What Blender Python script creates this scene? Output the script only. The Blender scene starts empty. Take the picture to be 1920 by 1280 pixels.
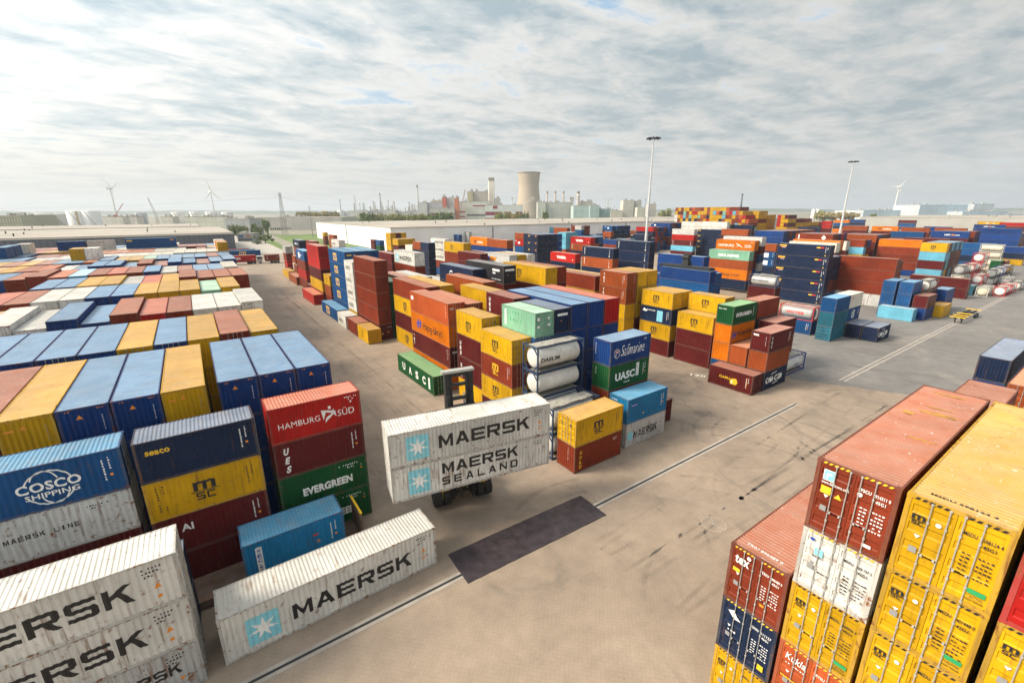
import bpy, bmesh, math, random
from mathutils import Vector, Matrix
R=math.radians; PI=math.pi
SC=bpy.context.scene; COL=SC.collection
# ------------------------------------------------------------------ camera, sky, sun, exposure
# Scene axes follow the yard: x runs along the drain channel, y along the aisles, z up (metres).
CAM_H=22.817
cd=bpy.data.cameras.new('camera'); cd.sensor_width=36; cd.lens=15.81; cd.clip_start=.1; cd.clip_end=30000
cam=bpy.data.objects.new('camera',cd); COL.objects.link(cam)
cam.matrix_world=Matrix.Translation((0,0,CAM_H))@Matrix.Rotation(R(-35),4,'Z')@Matrix.Rotation(R(90-16.185),4,'X')@Matrix.Rotation(R(-.2536),4,'Z')
SC.camera=cam
SUN_AZ=Vector((-.9,.43,0)).normalized(); SUN_EL=40
sun_dir=Vector((SUN_AZ.x*math.cos(R(SUN_EL)),SUN_AZ.y*math.cos(R(SUN_EL)),math.sin(R(SUN_EL))))
sl=bpy.data.lights.new('sun','SUN'); sl.energy=3.9; sl.angle=R(20); sl.color=(1,.895,.73)
so=bpy.data.objects.new('sun',sl); COL.objects.link(so); so.rotation_euler=sun_dir.to_track_quat('Z','Y').to_euler(); so.location=(0,0,100)
world=bpy.data.worlds.new('World'); SC.world=world; world.use_nodes=True
def sky_nodes():
    nt=world.node_tree; N=nt.nodes; Lk=nt.links; N.clear()
    out=N.new('ShaderNodeOutputWorld'); bg=N.new('ShaderNodeBackground'); bg.inputs[1].default_value=.1; Lk.new(bg.outputs[0],out.inputs[0])
    sky=N.new('ShaderNodeTexSky'); sky.sky_type='NISHITA'; sky.sun_disc=False; sky.sun_elevation=R(SUN_EL); sky.sun_rotation=math.atan2(SUN_AZ.x,SUN_AZ.y)
    sky.air_density=1.2; sky.dust_density=2.5
    tc=N.new('ShaderNodeTexCoord'); sep=N.new('ShaderNodeSeparateXYZ'); Lk.new(tc.outputs['Generated'],sep.inputs[0])
    def M(op,a,b=None,c=None):
        n=N.new('ShaderNodeMath'); n.operation=op
        for i,v in enumerate((a,b,c)):
            if v is None: continue
            if isinstance(v,(int,float)): n.inputs[i].default_value=v
            else: Lk.new(v,n.inputs[i])
        return n.outputs[0]
    def ramp(f,stops):
        n=N.new('ShaderNodeValToRGB'); Lk.new(f,n.inputs[0]); e=n.color_ramp.elements
        while len(e)<len(stops): e.new(.5)
        for k,(p,c) in zip(e,stops): k.position=p; k.color=(c[0],c[1],c[2],1) if isinstance(c,tuple) else (c,c,c,1)
        return n.outputs[0]
    def mix(f,a,b):
        n=N.new('ShaderNodeMix'); n.data_type='RGBA'
        for s,v in ((n.inputs[0],f),(n.inputs[6],a),(n.inputs[7],b)):
            if isinstance(v,(int,float)): s.default_value=v
            elif isinstance(v,tuple): s.default_value=(*v,1)
            else: Lk.new(v,s)
        return n.outputs[2]
    z=M('MAXIMUM',sep.outputs[2],0.0); den=M('ADD',z,.085)
    px=M('DIVIDE',sep.outputs[0],den); py=M('DIVIDE',sep.outputs[1],den)
    cmb=N.new('ShaderNodeCombineXYZ'); Lk.new(px,cmb.inputs[0]); Lk.new(py,cmb.inputs[1])
    def noise(scale,detail,rough,dist=0,mapping=None):
        n=N.new('ShaderNodeTexNoise'); n.inputs['Scale'].default_value=scale; n.inputs['Detail'].default_value=detail; n.inputs['Roughness'].default_value=rough; n.inputs['Distortion'].default_value=dist
        mp=N.new('ShaderNodeMapping'); Lk.new(cmb.outputs[0],mp.inputs[0])
        mp.inputs['Rotation'].default_value=(0,0,mapping[0]); mp.inputs['Scale'].default_value=mapping[1]; mp.inputs['Location'].default_value=mapping[2]
        Lk.new(mp.outputs[0],n.inputs['Vector']); return n.outputs[0]
    big=noise(.5,5,.55,.3,(R(-35),(1,1,1),(3.1,1.7,0)))
    rip=noise(1.75,8,.62,.35,(R(-50),(.95,1.5,1),(0.4,7.2,0)))
    fin=noise(6.5,6,.65,.5,(R(-30),(1,1.1,1),(0,0,2)))
    dens=M('ADD',M('ADD',M('MULTIPLY',big,.45),M('MULTIPLY',rip,.80)),M('MULTIPLY',fin,.24))
    cover=ramp(dens,[(.55,0.0),(.66,1.0)])
    tone=ramp(dens,[(.63,(1.3,1.29,1.25)),(.70,(1.17,1.17,1.13)),(.78,(.90,.975,.995)),(.87,(.63,.765,.835))])
    # glow of the veiled sun
    dt=N.new('ShaderNodeVectorMath'); dt.operation='DOT_PRODUCT'; Lk.new(tc.outputs['Generated'],dt.inputs[0]); dt.inputs[1].default_value=sun_dir
    d0=M('MAXIMUM',dt.outputs['Value'],0.0); g=M('ADD',M('MULTIPLY',M('POWER',d0,2.5),.55),M('MULTIPLY',M('POWER',d0,12.0),.2))
    lum=M('ADD',g,M('ADD',.40,M('MULTIPLY',M('POWER',M('ADD',M('MULTIPLY',dt.outputs['Value'],.5),.5),1.4),.52)))
    n=N.new('ShaderNodeVectorMath'); n.operation='SCALE'; Lk.new(tone,n.inputs[0]); Lk.new(M('MULTIPLY',lum,7.0),n.inputs['Scale'])
    bl=N.new('ShaderNodeVectorMath'); bl.operation='MULTIPLY_ADD'; Lk.new(sky.outputs[0],bl.inputs[0]); bl.inputs[1].default_value=(.6,.6,.6); bl.inputs[2].default_value=(1.3,2.1,2.8)
    c1=mix(M('ADD',M('MULTIPLY',cover,.86),.10),bl.outputs[0],n.outputs[0])
    hz=ramp(sep.outputs[2],[(0.0,1.0),(.05,.8),(.13,.28),(.30,0.0)])
    hcol=N.new('ShaderNodeVectorMath'); hcol.operation='SCALE'; Lk.new(mix(M('ADD',M('MULTIPLY',dt.outputs['Value'],.6),.4),(5.3,5.45,5.4),(6.6,6.0,4.9)),hcol.inputs[0]); Lk.new(M('ADD',M('MULTIPLY',g,.7),.84),hcol.inputs['Scale'])
    c2=mix(M('MULTIPLY',hz,.8),c1,hcol.outputs[0])
    Lk.new(c2,bg.inputs[0])
sky_nodes()
vs=SC.view_settings; vs.view_transform='Standard'; vs.look='None'; vs.exposure=.68; vs.gamma=1
cy=SC.cycles; cy.max_bounces=5; cy.diffuse_bounces=2; cy.glossy_bounces=2; cy.transmission_bounces=2; cy.volume_bounces=0; cy.transparent_max_bounces=6
cy.use_adaptive_sampling=True; cy.adaptive_threshold=.02
try: cy.use_denoising=True
except Exception: pass
random.seed(3)
# ------------------------------------------------------------------ helpers
def tag(o,label=None,cat=None,group=None,kind=None):
    if label: o['label']=label
    if cat: o['category']=cat
    if group: o['group']=group
    if kind: o['kind']=kind
    return o
def empty(name,loc,rz=0,parent=None):
    o=bpy.data.objects.new(name,None); o.empty_display_size=.3; COL.objects.link(o); o.location=loc; o.rotation_euler=(0,0,rz)
    if parent: o.parent=parent
    return o
def link(name,me,parent=None,mats=None):
    o=bpy.data.objects.new(name,me); COL.objects.link(o)
    if parent: o.parent=parent
    if mats:
        for i,m in enumerate(mats):
            o.material_slots[i].link='OBJECT'; o.material_slots[i].material=m
    return o
class MB:
    def __init__(s): s.v=[];s.f=[];s.m=[]
    def quad(s,a,b,c,d,mi=0):
        n=len(s.v); s.v+=[a,b,c,d]; s.f.append((n,n+1,n+2,n+3)); s.m.append(mi)
    def poly(s,pts,mi=0):
        n=len(s.v); s.v+=pts; s.f.append(tuple(range(n,n+len(pts)))); s.m.append(mi)
    def box(s,x0,y0,z0,x1,y1,z1,mi=0):
        n=len(s.v); s.v+=[(x0,y0,z0),(x1,y0,z0),(x1,y1,z0),(x0,y1,z0),(x0,y0,z1),(x1,y0,z1),(x1,y1,z1),(x0,y1,z1)]
        for f in ((3,2,1,0),(4,5,6,7),(0,1,5,4),(1,2,6,5),(2,3,7,6),(3,0,4,7)): s.f.append(tuple(n+i for i in f)); s.m.append(mi)
    def bar(s,p,q,w,h=None,mi=0):     # square bar between points
        h=h or w; p=Vector(p);q=Vector(q); d=(q-p).normalized(); u=Vector((0,0,1)) if abs(d.z)<.95 else Vector((1,0,0))
        a=d.cross(u).normalized()*w/2; b=a.cross(d).normalized()*h/2; n=len(s.v)
        for c in (p,q): s.v+=[tuple(c-a-b),tuple(c+a-b),tuple(c+a+b),tuple(c-a+b)]
        for f in ((3,2,1,0),(4,5,6,7),(0,1,5,4),(1,2,6,5),(2,3,7,6),(3,0,4,7)): s.f.append(tuple(n+i for i in f)); s.m.append(mi)
    def tube(s,p,q,r0,r1=None,n=10,mi=0,caps=True):
        r1=r0 if r1 is None else r1; p=Vector(p);q=Vector(q); d=(q-p).normalized(); u=Vector((0,0,1)) if abs(d.z)<.95 else Vector((1,0,0))
        a=d.cross(u).normalized(); b=d.cross(a); k=len(s.v)
        for c,r in ((p,r0),(q,r1)):
            for i in range(n):
                t=2*PI*i/n; s.v.append(tuple(c+a*math.cos(t)*r+b*math.sin(t)*r))
        for i in range(n): j=(i+1)%n; s.f.append((k+i,k+j,k+n+j,k+n+i)); s.m.append(mi)
        if caps: s.f.append(tuple(range(k+n-1,k-1,-1))); s.f.append(tuple(range(k+n,k+2*n))); s.m+=[mi,mi]
    def lathe(s,prof,n=32,mi=0,axis='z',o=(0,0,0)):
        k=len(s.v)
        for r,h in prof:
            for i in range(n):
                t=2*PI*i/n; c,d=math.cos(t)*r,math.sin(t)*r
                s.v.append((o[0]+c,o[1]+d,o[2]+h) if axis=='z' else (o[0]+h,o[1]+c,o[2]+d))
        for a in range(len(prof)-1):
            for i in range(n):
                j=(i+1)%n; s.f.append((k+a*n+i,k+a*n+j,k+a*n+n+j,k+a*n+n+i)); s.m.append(mi)
    def mesh(s,name,mats,smooth=False):
        me=bpy.data.meshes.new(name); me.from_pydata(s.v,[],s.f); 
        for m in mats: me.materials.append(m)
        me.polygons.foreach_set('material_index',s.m)
        if smooth: me.polygons.foreach_set('use_smooth',[True]*len(s.f))
        me.update(); return me
    def build(s,name,mats,parent=None,smooth=False):
        if not isinstance(mats,(list,tuple)): mats=[mats]
        return link(name,s.mesh(name,mats,smooth),parent)
# ------------------------------------------------------------------ materials
def newmat(name):
    m=bpy.data.materials.new(name); m.use_nodes=True; return m,m.node_tree.nodes,m.node_tree.links,m.node_tree.nodes['Principled BSDF']
def plain(name,rgb,rough=.6,metal=0,var=.12,scale=1.5,bump=0):
    m,N,L,P=newmat(name); P.inputs['Roughness'].default_value=rough; P.inputs['Metallic'].default_value=metal
    tc=N.new('ShaderNodeTexCoord'); n=N.new('ShaderNodeTexNoise'); n.inputs['Scale'].default_value=scale; n.inputs['Detail'].default_value=5; L.new(tc.outputs['Object'],n.inputs['Vector'])
    mr=N.new('ShaderNodeMapRange'); L.new(n.outputs[0],mr.inputs[0]); mr.inputs[1].default_value=.3; mr.inputs[2].default_value=.7; mr.inputs[3].default_value=1-var; mr.inputs[4].default_value=1+var
    v=N.new('ShaderNodeVectorMath'); v.operation='SCALE'; v.inputs[0].default_value=rgb; L.new(mr.outputs[0],v.inputs['Scale']); L.new(v.outputs[0],P.inputs['Base Color'])
    if bump:
        b=N.new('ShaderNodeBump'); b.inputs['Strength'].default_value=bump; L.new(n.outputs[0],b.inputs['Height']); L.new(b.outputs[0],P.inputs['Normal'])
    return m
def paint_group(name,roof):
    g=bpy.data.node_groups.new(name,'ShaderNodeTree')
    for n,t,d in (('Color','NodeSocketColor',(.5,.5,.5,1)),('Rust','NodeSocketFloat',.3),('Dust','NodeSocketFloat',.2),('Roughness','NodeSocketFloat',.45)):
        k=g.interface.new_socket(n,in_out='INPUT',socket_type=t); k.default_value=d
    g.interface.new_socket('Shader',in_out='OUTPUT',socket_type='NodeSocketShader')
    N=g.nodes; L=g.links; gi=N.new('NodeGroupInput'); go=N.new('NodeGroupOutput')
    P=N.new('ShaderNodeBsdfPrincipled'); P.inputs['Specular IOR Level'].default_value=.45 if roof else .12; L.new(P.outputs[0],go.inputs[0])
    tc=N.new('ShaderNodeTexCoord'); oi=N.new('ShaderNodeObjectInfo')
    ad=N.new('ShaderNodeVectorMath'); ad.operation='MULTIPLY_ADD'; ad.inputs[0].default_value=(1,1,1); 
    sc=N.new('ShaderNodeMath'); sc.operation='MULTIPLY'; sc.inputs[1].default_value=173.0; L.new(oi.outputs['Random'],sc.inputs[0])
    cb=N.new('ShaderNodeCombineXYZ'); L.new(sc.outputs[0],cb.inputs[0]); L.new(sc.outputs[0],cb.inputs[1])
    v=N.new('ShaderNodeVectorMath'); v.operation='ADD'; L.new(tc.outputs['Object'],v.inputs[0]); L.new(cb.outputs[0],v.inputs[1]); N.remove(ad)
    def noise(scale,detail=4,rough=.55,mp=None,dist=0):
        n=N.new('ShaderNodeTexNoise'); n.inputs['Scale'].default_value=scale; n.inputs['Detail'].default_value=detail; n.inputs['Roughness'].default_value=rough; n.inputs['Distortion'].default_value=dist
        if mp:
            m=N.new('ShaderNodeMapping'); m.inputs['Scale'].default_value=mp; L.new(v.outputs[0],m.inputs[0]); L.new(m.outputs[0],n.inputs['Vector'])
        else: L.new(v.outputs[0],n.inputs['Vector'])
        return n.outputs[0]
    def rng(f,a,b,c=0,d=1):
        m=N.new('ShaderNodeMapRange'); L.new(f,m.inputs[0]); 
        for i,x in zip((1,2,3,4),(a,b,c,d)): m.inputs[i].default_value=x
        return m.outputs[0]
    def M(op,a,b):
        n=N.new('ShaderNodeMath'); n.operation=op
        for i,x in enumerate((a,b)):
            if isinstance(x,(int,float)): n.inputs[i].default_value=x
            else: L.new(x,n.inputs[i])
        return n.outputs[0]
    def mix(f,a,b):
        n=N.new('ShaderNodeMix'); n.data_type='RGBA'; L.new(f,n.inputs[0])
        for s,x in ((n.inputs[6],a),(n.inputs[7],b)):
            if isinstance(x,tuple): s.default_value=(*x,1)
            else: L.new(x,s)
        return n.outputs[2]
    big=noise(.35,4); spot=noise(2.6,6,.65,None,.4); streak=noise(1.0,5,.6,(5,5,.45) if not roof else (3.2,.7,1))
    hv=N.new('ShaderNodeHueSaturation'); L.new(gi.outputs['Color'],hv.inputs['Color']); hv.inputs['Saturation'].default_value=1.0
    L.new(M('MULTIPLY',rng(big,.3,.7,.82,1.16),rng(oi.outputs['Random'],0,1,.86,1.14)),hv.inputs['Value'])
    col=hv.outputs[0]
    # chalky dust / bleached paint
    dm=M('MULTIPLY',gi.outputs['Dust'],rng(noise(1.1,5,.6),.3,.7,.45,1.5))
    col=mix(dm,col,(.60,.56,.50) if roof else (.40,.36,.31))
    # grime runs
    gr=M('MULTIPLY',rng(streak,.52,.75,0,.55),.55); col=mix(gr,col,(.03,.025,.02) if not roof else (.25,.2,.16))
    # rust patches and runs
    rm=M('MULTIPLY',M('MAXIMUM',rng(M('ADD',spot,M('MULTIPLY',gi.outputs['Rust'],.06)),.63,.71),M('MULTIPLY',rng(M('ADD',streak,M('MULTIPLY',gi.outputs['Rust'],.08)),.62,.74),rng(big,.40,.56))),gi.outputs['Rust'])
    col=mix(rm,col,(.19,.075,.024))
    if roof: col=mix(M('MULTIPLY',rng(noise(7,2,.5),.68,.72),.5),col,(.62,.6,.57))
    L.new(col,P.inputs['Base Color'])
    L.new(M('ADD',gi.outputs['Roughness'],M('MULTIPLY',rm,.3)),P.inputs['Roughness'])
    b=N.new('ShaderNodeBump'); b.inputs['Strength'].default_value=.22; b.inputs['Distance'].default_value=.1; L.new(noise(.9,3),b.inputs['Height']); L.new(b.outputs[0],P.inputs['Normal'])
    return g
GP=paint_group('WeatheredSide',False); GR=paint_group('WeatheredRoof',True)
def paint(name,rgb,rust=.35,dust=.06,rough=.42,roof=False):
    m=bpy.data.materials.new(name); m.use_nodes=True; N=m.node_tree.nodes; L=m.node_tree.links; N.clear()
    o=N.new('ShaderNodeOutputMaterial'); g=N.new('ShaderNodeGroup'); g.node_tree=GR if roof else GP; L.new(g.outputs[0],o.inputs[0])
    g.inputs['Color'].default_value=(*rgb,1); g.inputs['Rust'].default_value=rust; g.inputs['Dust'].default_value=dust; g.inputs['Roughness'].default_value=rough
    return m
PAL=dict(Y=(.53,.295,.004),R=(.175,.026,.010),M=(.085,.008,.009),r=(0.36,0.00864,0.0072),O=(0.5472,0.1368,0.00216),o=(0.432,0.0828,0.0216),S=(0.2592,0.054,0.01296),B=(0.00432,0.036,0.1584),L=(0.117,0.36,0.495),C=(.0045,.06,.185),D=(0.00864,0.1656,0.36),N=(0.00576,0.01584,0.0468),W=(.63,.615,.575),w=(0.735,0.672,0.567),G=(0.00504,0.072,0.0216),g=(0.198,0.414,0.288),K=(0.0216,0.0216,0.02736),T=(0.0144,0.108,0.1584),A=(0.462,0.462,0.451))
BLEACH_LIT=dict(Y=(.48,.26,.032),R=(.31,.088,.036),M=(.27,.09,.06),r=(.46,.12,.06),O=(.52,.16,.045),o=(.50,.155,.065),S=(.44,.15,.065),B=(.125,.245,.40),L=(.36,.53,.62),C=(.07,.25,.43),D=(.055,.30,.52),N=(.12,.16,.24),W=(.52,.505,.47),w=(.55,.51,.42),G=(.13,.30,.12),g=(.35,.53,.40),K=(.17,.165,.165),T=(.10,.26,.34),A=(.46,.44,.41))  # roof tones: bleached paint, paled further with sky light put into the colour
RUST=dict(W=.7,w=.5,Y=.45,A=.85)
PAINT={k:paint('paint '+k,c,RUST.get(k,.28),.012) for k,c in PAL.items()}
ROOF={k:paint('roof paint '+k,c,RUST.get(k,.3)*.8,.12,.38,True) for k,c in BLEACH_LIT.items()}
FRAME={k:paint('frame paint '+k,tuple(x*.8 for x in c),min(1,RUST.get(k,.4)+.45),.1,.5) for k,c in PAL.items()}
GALV=plain('galvanised steel',(.37,.36,.335),.5,.15)
BLACK=plain('black rubber',(.018,.018,.018),.75); DARK=plain('dark steel',(.03,.03,.034),.5,.3)
def flat(name,rgb,rough=.5): return plain(name,rgb,rough,0,.08,3)
INK=dict(k=flat('black lettering',(.012,.012,.014)),w=flat('white lettering',(.78,.78,.76)),y=flat('yellow lettering',(.75,.46,.02)),b=flat('blue lettering',(.015,.06,.35)),r=flat('red lettering',(.6,.03,.03)),c=flat('cyan lettering',(.22,.56,.66)),o=flat('orange lettering',(.75,.26,.02)),g=flat('green lettering',(.02,.3,.1)),n=flat('grey lettering',(.25,.25,.25)),l=flat('light blue lettering',(.2,.5,.62)))
INKS=list(INK); INKM=[INK[k] for k in INKS]
# ------------------------------------------------------------------ lettering
_txt={}
_st=[(0,0),(.22,0),(.22,1),(0,1)]
BLOCK=dict(M=[_st,[(.8,0),(1,0),(1,1),(.8,1)],[(.22,1),(.22,.62),(.5,.06),(.5,.44)],[(.8,1),(.5,.44),(.5,.06),(.8,.62)]],
 A=[[(0,0),(.23,0),(.5,.72),(.5,1),(.37,1)],[(1,0),(.63,1),(.5,1),(.5,.72),(.77,0)],[(.305,.2),(.695,.2),(.62,.4),(.38,.4)]],
 E=[_st,[(.22,0),(1,0),(1,.21),(.22,.21)],[(.22,.4),(.92,.4),(.92,.6),(.22,.6)],[(.22,.79),(1,.79),(1,1),(.22,1)]],
 R=[_st,[(.22,.79),(.76,.79),(.76,1),(.22,1)],[(.76,.4),(.9,.4),(1,.52),(1,.88),(.9,1),(.76,1)],[(.22,.37),(.76,.37),(.76,.57),(.22,.57)],[(.45,.37),(.72,0),(1,0),(.74,.37)]],
 S=[[(.22,.79),(.98,.79),(.98,1),(.22,1)],[(0,.52),(.1,.4),(.22,.4),(.22,1),(.1,1),(0,.88)],[(.22,.4),(.76,.4),(.76,.6),(.22,.6)],[(.76,0),(.9,0),(1,.12),(1,.48),(.9,.6),(.76,.6)],[(.02,0),(.76,0),(.76,.21),(.02,.21)]],
 K=[_st,[(.22,.38),(.44,.52),(1,1),(.68,1),(.22,.62)],[(.44,.52),(.72,0),(1,0),(.62,.674)]],
 L=[_st,[(.22,0),(1,0),(1,.21),(.22,.21)]],N=[_st,[(.79,0),(1,0),(1,1),(.79,1)],[(.22,1),(.22,.66),(.79,0),(.79,.34)]],
 D=[_st,[(.22,.79),(.76,.79),(.76,1),(.22,1)],[(.76,0),(.88,0),(1,.14),(1,.86),(.88,1),(.76,1)],[(.22,0),(.76,0),(.76,.21),(.22,.21)]],
 I=[[(.3,0),(.7,0),(.7,1),(.3,1)]],
 m=[[(0,0),(.2,0),(.2,1),(0,1)],[(.2,.74),(.8,.74),(.8,1),(.2,1)],[(.41,0),(.6,0),(.6,.74),(.41,.74)],[(.8,0),(1,0),(1,.84),(.9,1),(.8,1)]])
BLOCK['C']=[BLOCK['S'][0],[(0,.12),(.1,0),(.22,0),(.22,1),(.1,1),(0,.88)],[(.22,0),(.98,0),(.98,.21),(.22,.21)]]
def block(s,u,v,w,h,ink,gap=.16,l=0):
    n=len(s); cw=w/(n+gap*(n-1)); out=[]
    for i,ch in enumerate(s):
        for P in BLOCK.get(ch,[]): out.append(('p',[(u+i*cw*(1+gap)+x*cw,v+y*h) for x,y in P],ink,l))
    return out
def text2d(s,bold=0,shear=0):
    k=(s,bold,shear)
    if k in _txt: return _txt[k]
    cu=bpy.data.curves.new('t','FONT'); cu.body=s; cu.offset=bold; cu.shear=shear; cu.resolution_u=3; cu.space_character=1.05
    ob=bpy.data.objects.new('t',cu); COL.objects.link(ob); dg=bpy.context.evaluated_depsgraph_get()
    me=bpy.data.meshes.new_from_object(ob.evaluated_get(dg))
    vs_=[(v.co.x,v.co.y) for v in me.vertices]; fs=[tuple(p.vertices) for p in me.polygons]
    bpy.data.objects.remove(ob); bpy.data.curves.remove(cu); bpy.data.meshes.remove(me)
    x0=min(v[0] for v in vs_);x1=max(v[0] for v in vs_);y0=min(v[1] for v in vs_);y1=max(v[1] for v in vs_)
    vs_=[((x-x0)/(x1-x0),(y-y0)/(y1-y0)) for x,y in vs_]
    _txt[k]=(vs_,fs); return _txt[k]
def flatparts(els):
    """element list -> list of (verts2d, faces, ink, layer)"""
    out=[]
    for e in els:
        k=e[0]
        if k=='t':
            s,u,v,w,h,ink=e[1:7]; o=e[7] if len(e)>7 else {}
            V,F=text2d(s,o.get('b',.012),o.get('sh',0)); out.append(([(u+x*w,v+y*h) for x,y in V],F,ink,o.get('l',0)))
        elif k=='v':                      # letters stacked downwards
            s,u,v,w,h,ink=e[1:7]; o=e[7] if len(e)>7 else {}; g=o.get('g',1.35)
            for i,ch in enumerate(s):
                if ch==' ': continue
                V,F=text2d(ch,o.get('b',.02),o.get('sh',0)); out.append(([(u+x*w,v-(i+1)*h*g+y*h) for x,y in V],F,ink,o.get('l',0)))
        elif k=='r':
            u,v,w,h,ink=e[1:6]; out.append(([(u,v),(u+w,v),(u+w,v+h),(u,v+h)],[(0,1,2,3)],ink,e[6] if len(e)>6 else 0))
        elif k=='p': out.append((list(e[1]),[tuple(range(len(e[1])))],e[2],e[3] if len(e)>3 else 0))
        elif k=='star':
            u,v,r,ink,ly=e[1:6]; P=[(u,v)]+[(u+math.sin(2*PI*i/14)*(r if i%2==0 else r*.36),v+math.cos(2*PI*i/14)*(r if i%2==0 else r*.36)) for i in range(14)]
            out.append((P,[(0,1+i,1+(i+1)%14) for i in range(14)],ink,ly))
        elif k=='arc':
            u,v,ru,rv,th,a0,a1,ink=e[1:9]; n=18; P=[]
            for i in range(n+1):
                a=R(a0+(a1-a0)*i/n); P+=[(u+math.cos(a)*ru,v+math.sin(a)*rv),(u+math.cos(a)*(ru-th),v+math.sin(a)*(rv-th))]
            out.append((P,[(2*i,2*i+2,2*i+3,2*i+1) for i in range(n)],ink,e[9] if len(e)>9 else 0))
        elif k=='dash':                   # rows of illegibly small characters
            u,v,n,dw,dh,gap,vert,ink=e[1:9]
            rr=random.Random(int(u*97+v*31+n))
            for i in range(n):
                a=dw*rr.uniform(.55,1); b=dh*rr.uniform(.6,1)
                if rr.random()<.12: continue
                x,y=(u,v-i*gap) if vert else (u+i*gap,v)
                out.append(([(x,y),(x+a,y),(x+a,y+b),(x,y+b)],[(0,1,2,3)],ink,0))
    return out
def corr(a,b,pitch):
    n=max(1,round((b-a)/pitch-.26)); p=(b-a)/(n+.26); P=[(a,0.)]; x=a
    for i in range(n): P+=[(x+.26*p,0.),(x+.5*p,1.),(x+.76*p,1.),(x+p,0.)]; x+=p
    P.append((b,0.)); return P
def cdepth(P,x):
    for (a,da),(b,db) in zip(P,P[1:]):
        if a<=x<=b: return da+(db-da)*(x-a)/max(b-a,1e-6)
    return 0.
def inkmesh(name,els,conform=None,cyl=None):
    """2-D lettering -> mesh in (u, depth, v); follows the corrugation (conform=(profile,depth)) or a barrel (cyl=(centre,radius))"""
    bm=bmesh.new()
    lay=bm.faces.layers.int.new('ly')
    for V,F,ink,ly in flatparts(els):
        vv=[bm.verts.new((x,0,y)) for x,y in V]
        for f in F:
            try: fc=bm.faces.new([vv[i] for i in f])
            except ValueError: continue
            fc.material_index=INKS.index(ink); fc[lay]=ly
    if len(bm.faces): bmesh.ops.triangulate(bm,faces=bm.faces[:])
    if conform and len(bm.verts):
        P,d=conform; x0=min(v.co.x for v in bm.verts); x1=max(v.co.x for v in bm.verts)
        for x,_ in P:
            if x0<x<x1: bmesh.ops.bisect_plane(bm,geom=bm.verts[:]+bm.edges[:]+bm.faces[:],plane_co=(x,0,0),plane_no=(1,0,0),dist=1e-5)
    if cyl:
        for i in range(1,16):
            zz=cyl[0]-cyl[1]+i*cyl[1]/8
            bmesh.ops.bisect_plane(bm,geom=bm.verts[:]+bm.edges[:]+bm.faces[:],plane_co=(0,0,zz),plane_no=(0,0,1),dist=1e-5)
    done={}
    for f in bm.faces:
        for v in f.verts: done[v]=max(done.get(v,0),f[lay])
    for v,ly in done.items():
        y=-.004-.004*ly
        if conform: y+=cdepth(conform[0],v.co.x)*conform[1]
        if cyl: y+=cyl[1]-math.sqrt(max(0,cyl[1]**2-(v.co.z-cyl[0])**2))
        v.co.y=y
    me=bpy.data.meshes.new(name); bm.to_mesh(me); bm.free()
    for m in INKM: me.materials.append(m)
    return me
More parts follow.
